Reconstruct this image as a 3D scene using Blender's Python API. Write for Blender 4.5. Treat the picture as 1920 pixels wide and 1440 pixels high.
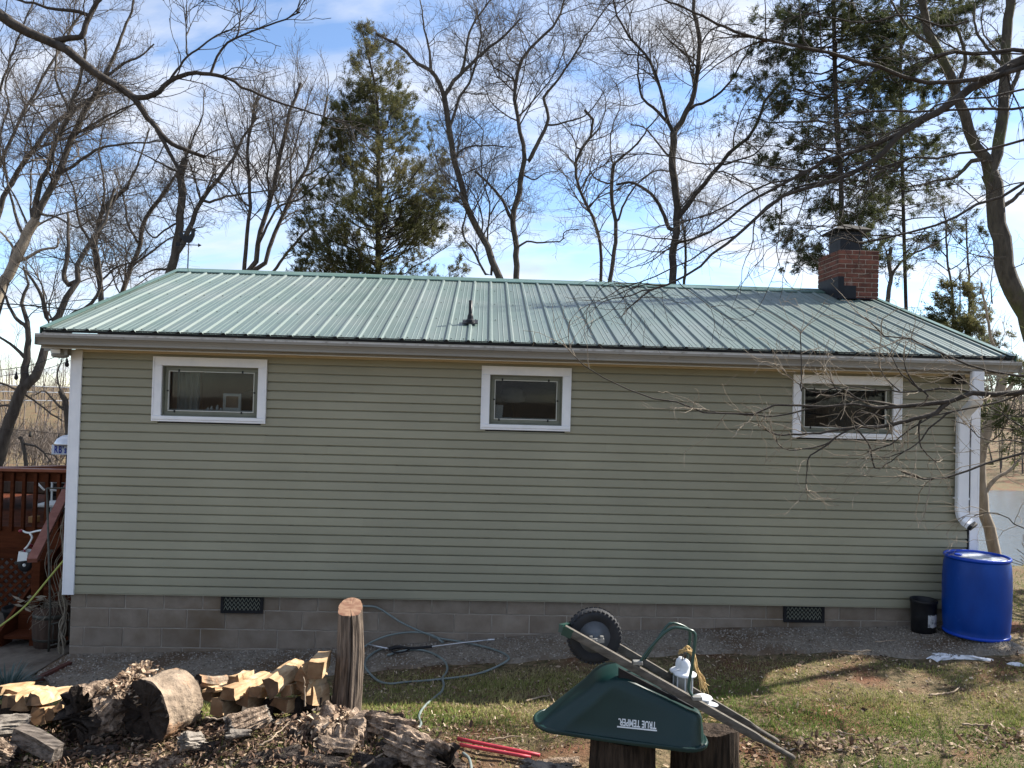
import bpy, math, random
import numpy as np
from mathutils import Vector, Matrix

for o in list(bpy.data.objects):
    bpy.data.objects.remove(o)
scene = bpy.context.scene
COL = scene.collection
rng = np.random.default_rng(7)
random.seed(7)

# ------------------------------------------------------------------ camera
CAM = np.array([4.34936, -8.35162, 2.77488])
YAW, PITCH, ROLL = (math.radians(a) for a in (2.08434, 1.06243, 1.54038))
FPX = 1443.0
_f = np.array([math.sin(YAW) * math.cos(PITCH), math.cos(YAW) * math.cos(PITCH), math.sin(PITCH)])
_r = np.array([math.cos(YAW), -math.sin(YAW), 0.0])
_u = np.cross(_r, _f)
_r, _u = _r * math.cos(ROLL) + _u * math.sin(ROLL), -_r * math.sin(ROLL) + _u * math.cos(ROLL)
cam_data = bpy.data.cameras.new('camera')
cam_data.sensor_width = 36.0
cam_data.lens = FPX / 1920 * 36.0
cam_data.clip_start = 0.05
cam_data.clip_end = 3000
cam = bpy.data.objects.new('camera', cam_data)
COL.objects.link(cam)
cam.matrix_world = Matrix(((_r[0], _u[0], -_f[0], CAM[0]), (_r[1], _u[1], -_f[1], CAM[1]),
                           (_r[2], _u[2], -_f[2], CAM[2]), (0, 0, 0, 1)))
scene.camera = cam

# ------------------------------------------------------------------ light
SUN_AZ, SUN_EL = math.radians(66), math.radians(40)      # azimuth clockwise from +y (behind the house) to +x
world = bpy.data.worlds.new('World')
scene.world = world
world.use_nodes = True
wn, wl = world.node_tree.nodes, world.node_tree.links
wn.clear()
w_out = wn.new('ShaderNodeOutputWorld')
w_bg = wn.new('ShaderNodeBackground')
w_bg.inputs['Strength'].default_value = 0.085
w_sky = wn.new('ShaderNodeTexSky')
w_sky.sky_type = 'NISHITA'
w_sky.sun_disc = False
w_sky.sun_elevation = SUN_EL
w_sky.sun_rotation = SUN_AZ
w_sky.air_density = 1.0
w_sky.altitude = 1500
w_sky.dust_density = 0.15
w_sky.ozone_density = 2.5
w_tc = wn.new('ShaderNodeTexCoord')
w_sep = wn.new('ShaderNodeSeparateXYZ')
wl.new(w_tc.outputs['Generated'], w_sep.inputs[0])


def wmath(op, a, b=None):
    n = wn.new('ShaderNodeMath')
    n.operation = op
    for i, v in enumerate((a, b)):
        if v is None:
            continue
        if isinstance(v, (int, float)):
            n.inputs[i].default_value = v
        else:
            wl.new(v, n.inputs[i])
    return n.outputs[0]


zz = wmath('ADD', wmath('MAXIMUM', w_sep.outputs[2], 0.0), 0.30)
w_comb = wn.new('ShaderNodeCombineXYZ')
wl.new(wmath('DIVIDE', w_sep.outputs[0], zz), w_comb.inputs[0])
wl.new(wmath('DIVIDE', w_sep.outputs[1], zz), w_comb.inputs[1])
w_map = wn.new('ShaderNodeMapping')
w_map.inputs['Location'].default_value = (7.7, 2.4, 0)
w_map.inputs['Rotation'].default_value = (0, 0, 0.35)
w_map.inputs['Scale'].default_value = (0.75, 1.5, 1)
wl.new(w_comb.outputs[0], w_map.inputs[0])
w_n1 = wn.new('ShaderNodeTexNoise')
w_n1.inputs['Scale'].default_value = 2.4
w_n1.inputs['Detail'].default_value = 7
w_n1.inputs['Roughness'].default_value = 0.56
w_n1.inputs['Distortion'].default_value = 0.35
wl.new(w_map.outputs[0], w_n1.inputs['Vector'])
w_ramp = wn.new('ShaderNodeValToRGB')
w_ramp.color_ramp.elements[0].position = 0.41
w_ramp.color_ramp.elements[0].color = (0, 0, 0, 1)
w_ramp.color_ramp.elements[1].position = 0.63
w_ramp.color_ramp.elements[1].color = (1, 1, 1, 1)
wl.new(w_n1.outputs['Fac'], w_ramp.inputs[0])
w_n2 = wn.new('ShaderNodeTexNoise')
w_n2.inputs['Scale'].default_value = 3.4
w_n2.inputs['Detail'].default_value = 6
wl.new(w_map.outputs[0], w_n2.inputs['Vector'])
w_r2 = wn.new('ShaderNodeValToRGB')
w_r2.color_ramp.elements[0].position = 0.3
w_r2.color_ramp.elements[0].color = (2.9, 3.15, 3.7, 1)
w_r2.color_ramp.elements[1].position = 0.68
w_r2.color_ramp.elements[1].color = (4.6, 4.7, 5.0, 1)
wl.new(w_n2.outputs['Fac'], w_r2.inputs[0])
w_mix = wn.new('ShaderNodeMix')
w_mix.data_type = 'RGBA'
wl.new(w_ramp.outputs[0], w_mix.inputs[0])
wl.new(w_sky.outputs[0], w_mix.inputs[6])
wl.new(w_r2.outputs[0], w_mix.inputs[7])
wl.new(w_mix.outputs[2], w_bg.inputs['Color'])
wl.new(w_bg.outputs[0], w_out.inputs[0])

sun_data = bpy.data.lights.new('sun', 'SUN')
sun_data.energy = 4.5
sun_data.angle = math.radians(0.6)
sun_data.color = (1.0, 0.94, 0.85)
sun = bpy.data.objects.new('sun', sun_data)
COL.objects.link(sun)
sdir = Vector((math.sin(SUN_AZ) * math.cos(SUN_EL), math.cos(SUN_AZ) * math.cos(SUN_EL), math.sin(SUN_EL)))
sun.rotation_euler = (-sdir).to_track_quat('-Z', 'Y').to_euler()
sun.location = sdir * 60

scene.view_settings.view_transform = 'Standard'
scene.view_settings.look = 'None'
scene.view_settings.exposure = 1.6
scene.view_settings.gamma = 1.0
scene.view_settings.use_curve_mapping = False
scene.render.engine = 'CYCLES'
scene.cycles.max_bounces = 6
scene.cycles.transparent_max_bounces = 8
scene.cycles.caustics_reflective = False
scene.cycles.caustics_refractive = False


# ------------------------------------------------------------------ helpers
def ray(x, y):
    return _f + (x - 960) / FPX * _r + (720 - y) / FPX * _u


def at(x, y, Y):
    """point of the photograph (1920x1440) at world depth y = Y"""
    d = ray(x, y)
    return CAM + d * ((Y - CAM[1]) / d[1])


def atz(x, y, Z):
    d = ray(x, y)
    return CAM + d * ((Z - CAM[2]) / d[2])


def smooth01(t):
    t = np.clip(t, 0, 1)
    return t * t * (3 - 2 * t)


def vnoise(x, y, seed=0):
    """smooth value noise, numpy, about -1..1"""
    x = np.asarray(x, float); y = np.asarray(y, float)
    xi = np.floor(x).astype(np.int64); yi = np.floor(y).astype(np.int64)
    fx = smooth01(x - xi); fy = smooth01(y - yi)

    def h(a, b):
        v = (a * 374761393 + b * 668265263 + seed * 1442695041) & 0x7fffffff
        v = ((v ^ (v >> 13)) * 1274126177) & 0x7fffffff
        return ((v ^ (v >> 16)) & 0xffff) / 32767.5 - 1
    return ((h(xi, yi) * (1 - fx) + h(xi + 1, yi) * fx) * (1 - fy)
            + (h(xi, yi + 1) * (1 - fx) + h(xi + 1, yi + 1) * fx) * fy)


def fbm(x, y, seed=0, oct=4):
    s = 0; a = 1; t = 0
    for k in range(oct):
        s = s + a * vnoise(x * 2 ** k, y * 2 ** k, seed + k * 17); t += a; a *= .5
    return s / t


WLOC = {}


def finish(o, parent, loc):
    COL.objects.link(o)
    o.location = loc
    WLOC[o.name] = Vector(loc)
    if parent is not None:
        o.parent = parent
        o.matrix_parent_inverse = Matrix.Translation(-WLOC[parent.name])
    return o


def tag(o, label=None, cat=None, group=None, kind=None):
    if label: o['label'] = label
    if cat: o['category'] = cat
    if group: o['group'] = group
    if kind: o['kind'] = kind
    return o


def empty(name, loc, label=None, cat=None, group=None):
    o = bpy.data.objects.new(name, None)
    o.empty_display_size = 0.1
    finish(o, None, Vector(loc))
    return tag(o, label, cat, group)


def raw_mesh(name, V, faces, mats, smooth=False, mi=None, tint=None):
    """V (N,3) array; faces: list of arrays (F,k) or a list of index lists"""
    me = bpy.data.meshes.new(name)
    V = np.asarray(V, np.float32)
    if isinstance(faces, np.ndarray): faces = [faces]
    if len(faces) and isinstance(faces[0], np.ndarray) and faces[0].ndim == 2:
        loops = np.concatenate([f.ravel() for f in faces]).astype(np.int32)
        tot = np.concatenate([np.full(len(f), f.shape[1]) for f in faces]).astype(np.int32)
    else:
        loops = np.array([i for f in faces for i in f], np.int32)
        tot = np.array([len(f) for f in faces], np.int32)
    start = np.concatenate([[0], np.cumsum(tot)[:-1]]).astype(np.int32)
    me.vertices.add(len(V)); me.vertices.foreach_set('co', V.ravel())
    me.loops.add(len(loops)); me.loops.foreach_set('vertex_index', loops)
    me.polygons.add(len(tot)); me.polygons.foreach_set('loop_start', start)
    me.polygons.foreach_set('loop_total', tot)
    me.polygons.foreach_set('use_smooth', np.full(len(tot), bool(smooth)))
    if mi is not None: me.polygons.foreach_set('material_index', np.asarray(mi, np.int32))
    if tint is not None:
        a = me.attributes.new('tint', 'FLOAT', 'POINT')
        a.data.foreach_set('value', np.asarray(tint, np.float32))
    me.update(calc_edges=True)
    for m in (mats if isinstance(mats, (list, tuple)) else [mats]): me.materials.append(m)
    return me


def obj(name, V, faces, mats, parent=None, smooth=False, mi=None, tint=None):
    V = np.asarray(V, float)
    lo, hi = V.min(0), V.max(0)
    base = np.array([(lo[0] + hi[0]) / 2, (lo[1] + hi[1]) / 2, lo[2]])
    me = raw_mesh(name, V - base, faces, mats, smooth, mi, tint)
    return finish(bpy.data.objects.new(name, me), parent, Vector(base))


def inst(name, me, loc, parent, rot=None):
    o = bpy.data.objects.new(name, me)
    finish(o, parent, Vector(loc))
    if rot is not None: o.rotation_euler = rot
    return o


class MB:
    """collects shapes, then links them as one mesh object"""
    def __init__(s): s.v = []; s.f = []; s.m = []; s.n = 0

    def add(s, V, F, m=0):
        s.v += [tuple(map(float, p)) for p in V]
        s.f += [[i + s.n for i in f] for f in F]
        s.m += [m] * len(F); s.n += len(V)
        return s

    def box(s, x0, x1, y0, y1, z0, z1, m=0):
        V = [(x, y, z) for z in (z0, z1) for y in (y0, y1) for x in (x0, x1)]
        return s.add(V, [[0, 2, 3, 1], [4, 5, 7, 6], [0, 1, 5, 4], [2, 6, 7, 3], [0, 4, 6, 2], [1, 3, 7, 5]], m)

    def bbox(s, x0, x1, y0, y1, z0, z1, b, m=0):
        """box with chamfered edges"""
        V = []
        for dx, dy, dz in [(0, b, b), (b, 0, b), (b, b, 0)]:
            for z in (z0 + dz, z1 - dz):
                for y in (y0 + dy, y1 - dy):
                    for x in (x0 + dx, x1 - dx): V.append((x, y, z))
        X = lambda i: i; Yv = lambda i: 8 + i; Z = lambda i: 16 + i
        F = [[X(0), X(4), X(6), X(2)], [X(1), X(3), X(7), X(5)], [Yv(0), Yv(1), Yv(5), Yv(4)], [Yv(2), Yv(6), Yv(7), Yv(3)],
             [Z(0), Z(2), Z(3), Z(1)], [Z(4), Z(5), Z(7), Z(6)]]
        for a, c in ((0, 4), (1, 5), (2, 6), (3, 7)): F.append([X(a), X(c), Yv(c), Yv(a)])
        for a, c in ((0, 2), (1, 3), (4, 6), (5, 7)): F.append([X(a), X(c), Z(c), Z(a)])
        for a, c in ((0, 1), (2, 3), (4, 5), (6, 7)): F.append([Yv(a), Yv(c), Z(c), Z(a)])
        for a in range(8): F.append([X(a), Yv(a), Z(a)])
        return s.add(V, F, m)

    def obox(s, p0, p1, w, h, up=(0, 0, 1), m=0):
        """box along p0-p1, width w (sideways) and height h (towards up)"""
        p0, p1 = np.array(p0, float), np.array(p1, float)
        t = (p1 - p0) / np.linalg.norm(p1 - p0)
        sd = np.cross(t, up); sd /= np.linalg.norm(sd); uu = np.cross(sd, t)
        V = [p + sd * a * w / 2 + uu * c * h / 2 for p in (p0, p1) for a, c in ((-1, -1), (1, -1), (1, 1), (-1, 1))]
        return s.add(V, [[0, 1, 2, 3], [7, 6, 5, 4], [0, 4, 5, 1], [1, 5, 6, 2], [2, 6, 7, 3], [3, 7, 4, 0]], m)

    def tube(s, P, R, k=8, m=0, cap=True):
        P = np.asarray(P, float); n = len(P)
        R = np.full(n, R) if np.isscalar(R) else np.asarray(R, float)
        T = np.gradient(P, axis=0); T /= np.linalg.norm(T, axis=1)[:, None] + 1e-12
        ref = np.array([0, 0, 1.0]) if abs(T[:, 2]).mean() < .7 else np.array([1.0, 0, 0])
        U = np.cross(T, ref); U /= np.linalg.norm(U, axis=1)[:, None] + 1e-12; W = np.cross(T, U)
        a = np.arange(k) / k * 2 * np.pi
        V = (P[:, None] + R[:, None, None] * (np.cos(a)[None, :, None] * U[:, None] + np.sin(a)[None, :, None] * W[:, None])).reshape(-1, 3)
        F = [[i * k + j, i * k + (j + 1) % k, (i + 1) * k + (j + 1) % k, (i + 1) * k + j] for i in range(n - 1) for j in range(k)]
        if cap: F += [list(range(k))[::-1], [(n - 1) * k + j for j in range(k)]]
        return s.add(V, F, m)

    def lathe(s, prof, c, k=24, m=0, axis='z'):
        """prof: list of (r, h)"""
        V = []; n = len(prof)
        for r, h in prof:
            for j in range(k):
                a = 2 * np.pi * j / k
                p = (r * math.cos(a), r * math.sin(a), h)
                if axis == 'y': p = (p[0], p[2], p[1])
                if axis == 'x': p = (p[2], p[0], p[1])
                V.append((c[0] + p[0], c[1] + p[1], c[2] + p[2]))
        F = [[i * k + j, i * k + (j + 1) % k, (i + 1) * k + (j + 1) % k, (i + 1) * k + j] for i in range(n - 1) for j in range(k)]
        if prof[0][0] > 1e-6: F.append(list(range(k))[::-1])
        if prof[-1][0] > 1e-6: F.append([(n - 1) * k + j for j in range(k)])
        return s.add(V, F, m)

    def prism(s, poly, x0, x1, m=0):
        """polygon in (y, z) extruded along x"""
        n = len(poly)
        V = [(x, y, z) for x in (x0, x1) for y, z in poly]
        F = [[j, (j + 1) % n, n + (j + 1) % n, n + j] for j in range(n)] + [list(range(n))[::-1], list(range(n, 2 * n))]
        return s.add(V, F, m)

    def build(s, name, mats, parent=None, smooth=False):
        return obj(name, s.v, s.f, mats, parent, smooth, s.m)


def tint_smooth_by_angle(o, deg=35):
    me = o.data
    me.polygons.foreach_set('use_smooth', np.ones(len(me.polygons), bool))
    try:
        me.set_sharp_from_angle(angle=math.radians(deg))
    except Exception:
        pass
    return o


def curve_pts(pts, n=40):
    """Catmull-Rom through the points, n samples"""
    P = np.asarray(pts, float)
    if len(P) == 2:
        t = np.linspace(0, 1, n)[:, None]; return P[0] * (1 - t) + P[1] * t
    Q = np.vstack([2 * P[0] - P[1], P, 2 * P[-1] - P[-2]])
    d = np.concatenate([[0], np.cumsum(np.linalg.norm(np.diff(P[:, :3], axis=0), axis=1) + 1e-9)])
    u = np.linspace(0, d[-1], n)
    i = np.clip(np.searchsorted(d, u, side='right') - 1, 0, len(P) - 2)
    t = ((u - d[i]) / (d[i + 1] - d[i]))[:, None]
    a, b, c, e = Q[i], Q[i + 1], Q[i + 2], Q[i + 3]
    return .5 * (2 * b + (c - a) * t + (2 * a - 5 * b + 4 * c - e) * t ** 2 + (3 * b - a - 3 * c + e) * t ** 3)


# ------------------------------------------------------------------ materials
def mat(name, c1, c2=None, rough=.6, scale=4, detail=5, lo=.35, hi=.65, bump=0, bscale=40, metal=0, spec=.2,
        stretch=(1, 1, 1), c3=None, s3=1.0, lo3=.5, hi3=.65, coat=0, tint=None, bstretch=None, backlit=0, bdist=.02, rvar=0, orand=0):
    m = bpy.data.materials.new(name)
    m.use_nodes = True
    nt = m.node_tree; N, L = nt.nodes, nt.links
    b = N['Principled BSDF']
    b.inputs['Roughness'].default_value = rough
    b.inputs['Metallic'].default_value = metal
    b.inputs['Specular IOR Level'].default_value = spec
    b.inputs['Coat Weight'].default_value = coat
    b.inputs['Coat Roughness'].default_value = .12
    geo = N.new('ShaderNodeNewGeometry')

    def noise(sc, st, det=detail):
        mp = N.new('ShaderNodeMapping'); mp.inputs['Scale'].default_value = st
        L.new(geo.outputs['Position'], mp.inputs[0])
        n = N.new('ShaderNodeTexNoise'); n.inputs['Scale'].default_value = sc; n.inputs['Detail'].default_value = det
        n.inputs['Roughness'].default_value = .6
        L.new(mp.outputs[0], n.inputs['Vector'])
        return n.outputs['Fac']

    def ramp(f, a, c, ca, cc):
        r = N.new('ShaderNodeValToRGB')
        r.color_ramp.elements[0].position = a; r.color_ramp.elements[1].position = c
        r.color_ramp.elements[0].color = (*ca, 1); r.color_ramp.elements[1].color = (*cc, 1)
        L.new(f, r.inputs[0]); return r.outputs[0]
    col = None
    if tint:
        at_ = N.new('ShaderNodeAttribute'); at_.attribute_name = 'tint'
        r = N.new('ShaderNodeValToRGB')
        while len(r.color_ramp.elements) < len(tint): r.color_ramp.elements.new(.5)
        for i, c in enumerate(tint):
            r.color_ramp.elements[i].position = i / (len(tint) - 1); r.color_ramp.elements[i].color = (*c, 1)
        L.new(at_.outputs['Fac'], r.inputs[0]); col = r.outputs[0]
    elif c2 is not None:
        col = ramp(noise(scale, stretch), lo, hi, c1, c2)
    if c3 is not None:
        mx = N.new('ShaderNodeMix'); mx.data_type = 'RGBA'
        L.new(ramp(noise(s3, (1, 1, 1)), lo3, hi3, (0, 0, 0), (1, 1, 1)), mx.inputs[0])
        if col is not None: L.new(col, mx.inputs[6])
        else: mx.inputs[6].default_value = (*c1, 1)
        mx.inputs[7].default_value = (*c3, 1)
        col = mx.outputs[2]
    if orand and col is not None:                 # each piece a slightly different tone
        oi = N.new('ShaderNodeObjectInfo'); mr_ = N.new('ShaderNodeMapRange')
        mr_.inputs['To Min'].default_value = 1 - orand; mr_.inputs['To Max'].default_value = 1 + orand
        L.new(oi.outputs['Random'], mr_.inputs['Value'])
        hs = N.new('ShaderNodeHueSaturation'); L.new(mr_.outputs[0], hs.inputs['Value']); L.new(col, hs.inputs['Color']); col = hs.outputs[0]
    if col is not None: L.new(col, b.inputs['Base Color'])
    else: b.inputs['Base Color'].default_value = (*c1, 1)
    if rvar:
        mr = N.new('ShaderNodeMapRange')
        mr.inputs['To Min'].default_value = rough - rvar; mr.inputs['To Max'].default_value = rough + rvar
        L.new(noise(scale * 1.7, stretch), mr.inputs['Value']); L.new(mr.outputs[0], b.inputs['Roughness'])
    if bump:
        bp = N.new('ShaderNodeBump'); bp.inputs['Strength'].default_value = bump; bp.inputs['Distance'].default_value = bdist
        L.new(noise(bscale, bstretch or stretch, 6), bp.inputs['Height'])
        L.new(bp.outputs[0], b.inputs['Normal'])
    if backlit:
        tr = N.new('ShaderNodeBsdfTranslucent')
        if col is not None: L.new(col, tr.inputs[0])
        else: tr.inputs[0].default_value = (*c1, 1)
        ms = N.new('ShaderNodeMixShader'); ms.inputs[0].default_value = backlit
        out = N['Material Output']
        L.new(b.outputs[0], ms.inputs[1]); L.new(tr.outputs[0], ms.inputs[2]); L.new(ms.outputs[0], out.inputs[0])
    return m


M = {}
M['siding'] = mat('sage_siding', (.262, .248, .176), (.302, .285, .205), rough=.5, scale=1.3, stretch=(.6, 1, 2), bump=.12, bscale=60, bstretch=(.12, 1, 1.6), bdist=.004, spec=.35, rvar=.08, orand=.035, c3=(.238, .226, .164), s3=.5, lo3=.42, hi3=.75)
M['white'] = mat('white_trim', (.72, .73, .76), (.80, .80, .82), rough=.4, scale=6, spec=.4)
M['gutter'] = mat('almond_gutter', (.22, .205, .18), (.27, .255, .225), rough=.45, scale=3, stretch=(.3, 1, 3), c3=(.13, .115, .10), s3=9, lo3=.62, hi3=.8)
M['lip'] = mat('gutter_lip', (.46, .445, .42), (.24, .225, .20), rough=.5, scale=14, lo=.5, hi=.7)
M['soffit'] = mat('tan_soffit', (.55, .49, .39), (.60, .54, .44), rough=.5, scale=3)
M['fascia'] = mat('fascia_board', (.34, .31, .27), (.30, .27, .23), rough=.6)
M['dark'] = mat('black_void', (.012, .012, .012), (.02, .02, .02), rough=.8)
M['roof'] = mat('green_roof_metal', (.085, .124, .110), (.105, .148, .134), rough=.40, scale=2.2, stretch=(3.2, .35, .35), c3=(.135, .162, .152), s3=1.0, lo3=.42, hi3=.78, coat=.12, spec=.6, rvar=.07, orand=.05)
M['roofcap'] = mat('green_trim_metal', (.075, .135, .112), (.095, .16, .135), rough=.34, scale=3, coat=.3)
M['screw'] = mat('screw_metal', (.035, .05, .045), rough=.5)
M['block'] = mat('concrete_block', (.195, .155, .118), (.258, .215, .170), rough=.9, scale=5, bump=.5, bscale=90, bdist=.006, c3=(.155, .115, .078), s3=1.1, lo3=.5, hi3=.7, orand=.10)
M['mortar'] = mat('mortar', (.40, .355, .30), (.25, .215, .175), rough=.95, scale=5, bump=.4, bscale=100, bdist=.004)
M['sash'] = mat('olive_sash_paint', (.15, .155, .12), (.175, .18, .14), rough=.45, scale=8)
M['bead'] = mat('pale_bead', (.55, .55, .50), rough=.4)
M['black'] = mat('black_paint', (.012, .012, .014), (.02, .02, .022), rough=.4, scale=8)
M['flash'] = mat('black_flashing', (.008, .009, .013), (.014, .016, .02), spec=.2, rough=.5, scale=4, bump=.3, bscale=8, bdist=.01)
M['brick'] = mat('red_brick', (.17, .065, .045), (.10, .042, .032), rough=.85, scale=11, bump=.5, bscale=70, bdist=.006, c3=(.30, .22, .18), s3=5.5, lo3=.60, hi3=.72, orand=.28)
M['bmortar'] = mat('brick_mortar', (.36, .28, .23), (.22, .165, .13), rough=.95, scale=9)
M['hood'] = mat('sooty_hood', (.008, .008, .008), (.016, .015, .013), spec=.15, rough=.7, scale=9)
M['deckwood'] = mat('red_deck_stain', (.095, .028, .012), (.06, .018, .008), rough=.8, spec=.05, scale=5, stretch=(1, 1, 5), bump=.2, bscale=40, bdist=.004, orand=.15)
M['deckrail'] = mat('orange_deck_stain', (.25, .085, .045), (.17, .05, .027), rough=.45, scale=6, stretch=(1, 4, 1))
M['stairrail'] = mat('faded_red_stain', (.27, .115, .085), (.20, .075, .055), rough=.6, scale=9, stretch=(1, 1, 3))
M['bark'] = mat('grey_bark', (.055, .046, .038), (.10, .087, .073), rough=.9, scale=7, stretch=(2, 2, .5), bump=.8, bscale=16, bdist=.03)
M['palebark'] = mat('pale_tan_bark', (.20, .165, .125), (.32, .27, .21), rough=.9, scale=5, stretch=(2, 2, .5), bump=.6, bscale=18, bdist=.02)
M['darkbark'] = mat('dark_bark', (.034, .029, .025), (.068, .058, .05), rough=.9, scale=9, stretch=(1.5, 1.5, .7), bump=.8, bscale=20, bdist=.02)
M['mossbark'] = mat('mossy_bark', (.045, .039, .032), (.085, .073, .058), rough=.9, scale=7, stretch=(2, 2, .5), bump=.9, bscale=14, bdist=.03, c3=(.07, .08, .03), s3=1.3, lo3=.5, hi3=.66)
M['twig'] = mat('twig_bark', (.065, .055, .047), (.115, .098, .083), rough=.85, scale=5)
M['fartwig'] = mat('far_twig_bark', (.12, .10, .088), (.165, .14, .12), rough=.9, scale=.3)
M['cedar'] = mat('cedar_needles', (0, 0, 0), rough=.7, tint=[(.046, .055, .022), (.078, .085, .034), (.118, .112, .044), (.16, .135, .052)], backlit=.45, spec=.2)
M['hemlock'] = mat('hemlock_needles', (0, 0, 0), rough=.7, tint=[(.030, .040, .018), (.05, .062, .026), (.075, .085, .036), (.11, .112, .05)], backlit=.42, spec=.2)


# ------------------------------------------------------------------ terrain
def wallz(x):
    return np.interp(x, [-6, -1, 0, 1, 2.9, 5.5, 7.6, 8.6, 9.2, 9.6, 11, 30], [-.16, -.12, -.085, -.05, .025, .236, .325, .335, .365, .43, .42, .36])


def ground(x, y):
    x = np.asarray(x, float); y = np.asarray(y, float)
    s = smooth01((-y - .9) / 1.7)
    base = wallz(x) * (1 - s) + (.30 + .012 * (x - 4)) * s
    base = base + .85 * smooth01((-y - 3.7) / 4.6)
    # leaf mound under the wood pile
    mound = np.exp(-((x - 2.9) / .95) ** 2 - ((y + 3.0) / .42) ** 2)
    base = base + .13 * mound + .05 * np.exp(-((x - 1.4) / 1.2) ** 2 - ((y + 3.1) / .5) ** 2)
    near = smooth01((-y - .7) / .6) * smooth01((9 + y) / 1)
    base = base + near * (.022 * fbm(x * 1.6, y * 1.6, 3) + .012 * fbm(x * 5, y * 5, 9, 3))
    # behind the house: land falls away left, and drops to the lake on the right
    back = smooth01((y - 2) / 9)
    lake = smooth01((x - 3) / 7) * smooth01((y - 3.2) / 6.5)
    far_l = -2.1 * smooth01((y - 6) / 50)
    z = base * (1 - back) + back * far_l
    z = z * (1 - lake) + lake * (-5.2)
    rise_l = smooth01((y - 60) / 110)
    z = z + 4.5 * rise_l * (1 - smooth01((x - 3) / 7))
    shore = smooth01((y - 50 - .05 * x) / 9)
    z = np.where(lake > .02, z + lake * (2.2 * shore + 9.5 * smooth01((y - 58) / 110)), z)
    # eastern bank
    z = z - 4.0 * smooth01((x - 13.2) / 8) * smooth01((y + 6) / 4) * (1 - lake)
    return z


def graded(a, b, lo, hi, fine):
    """coordinates from a to b, spacing fine inside lo..hi and growing outside"""
    mid = list(np.arange(lo, hi, fine))
    out = []; p = hi; st = fine
    while p < b: out.append(p); st *= 1.16; p += st
    out.append(b)
    inn = []; p = lo - fine; st = fine
    while p > a: inn.append(p); st *= 1.16; p -= st
    inn.append(a)
    return np.array(inn[::-1] + mid + out)


gx = graded(-700, 700, -1.6, 11.5, .07)
gy = graded(-300, 900, -5.2, .9, .07)
GX, GY = np.meshgrid(gx, gy)
GZ = ground(GX, GY)
# keep the yard below the house slab so that nothing pokes through
nx, ny = len(gx), len(gy)
idx = np.arange(nx * ny).reshape(ny, nx)
Fq = np.stack([idx[:-1, :-1], idx[:-1, 1:], idx[1:, 1:], idx[1:, :-1]], -1).reshape(-1, 4)
M['ground'] = mat('yard_soil_and_turf', (.060, .055, .024), (.19, .138, .080), rough=.95, scale=17, detail=9, lo=.36, hi=.66, bump=1.0, bscale=40, bdist=.03,
                  c3=(.135, .060, .034), s3=1.3, lo3=.50, hi3=.66)
g_ob = obj('ground', np.stack([GX, GY, GZ], -1).reshape(-1, 3), Fq, M['ground'], None, True)
tag(g_ob, kind='structure')

# lake
M['water'] = mat('lake_water', (.05, .06, .055), rough=.09, bump=.35, bscale=1.6, bstretch=(1, 2.5, 1), bdist=.12, spec=.6)
lk = obj('lake', [(2, 2, -4), (500, 2, -4), (500, 300, -4), (2, 300, -4)], [[0, 1, 2, 3]], M['water'])
tag(lk, kind='structure')

# ================================================================== HOUSE
W = 9.838
ZS, ZT = .60, 3.172            # bottom and top of the siding
EX0, EX1 = -.18, 10.01         # roof ends
YE, ZE = -.35, 3.348           # eave
YR, ZR = 3.11, 4.530           # ridge
SL = (ZR - ZE) / (YR - YE)
YB = 2 * YR - YE
house = empty('house', (W / 2, 3.1, -.1), 'single-storey sage green clapboard house with green metal roof and brick chimney', 'house')
WIN = [(.833, 2.03), (4.322, 5.294), (7.736, 8.95)]
WZ0, WZ1 = 2.431, 3.118
CW = .093
OPEN = [(a + CW, b - CW, WZ0 + .06, WZ1 - CW) for a, b in WIN]

# sheathing wall behind the boards, with real window openings
mb = MB()
mb.box(.01, W - .01, .006, .12, ZS - .01, OPEN[0][2])
mb.box(.01, W - .01, .006, .12, OPEN[0][3], ZT)
xs = [.01] + [v for o in OPEN for v in o[:2]] + [W - .01]
for i in range(0, len(xs), 2): mb.box(xs[i], xs[i + 1], .006, .12, OPEN[0][2], OPEN[0][3])
fw = mb.build('front_wall', M['black'], house)
# siding courses, each length of board a piece of its own
NC = 27
CH = (ZT - ZS) / NC
rj = random.Random(3)
for k in range(NC):
    z0 = ZS + k * CH; z1 = z0 + CH
    off = rj.uniform(.8, 3.5)
    joints = [.085]
    x = off
    while x < W - .5:
        joints.append(x); x += 3.66
    joints.append(W - .119)
    cuts = [(o[0] - .04, o[1] + .04) for o in OPEN if z1 > o[2] - .01 and z0 < o[3] + .01]
    for j in range(len(joints) - 1):
        segs = [(joints[j] - (.0 if j == 0 else .012), joints[j + 1])]
        for c0, c1 in cuts:
            ns = []
            for a, b in segs:
                if a < c0: ns.append((a, min(b, c0)))
                if b > c1: ns.append((max(a, c1), b))
            segs = ns
        dy = -.0016 * (j % 2) + rj.uniform(-.0006, .0006)
        for a, b in segs:
            if b - a < .03: continue
            dz = rj.uniform(-.0012, .0012)
            poly = [(-.0265 + dy, z0 + dz + .002), (-.0245 + dy, z0 + dz), (.005, z0 + dz), (.005, z1 + .003), (.003, z1 + .003),
                    (.003, z1 - .0140), (-.0205 + dy, z1 - .0150)]
            MB().prism(poly, a, b).build('siding_board', M['siding'], fw)
mb = MB()
mb.prism([(-.025, ZS - .012), (.004, ZS - .012), (.004, ZS - .002), (-.025, ZS - .002)], .085, W - .085)
mb.build('starter_strip', M['siding'], fw)

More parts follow.
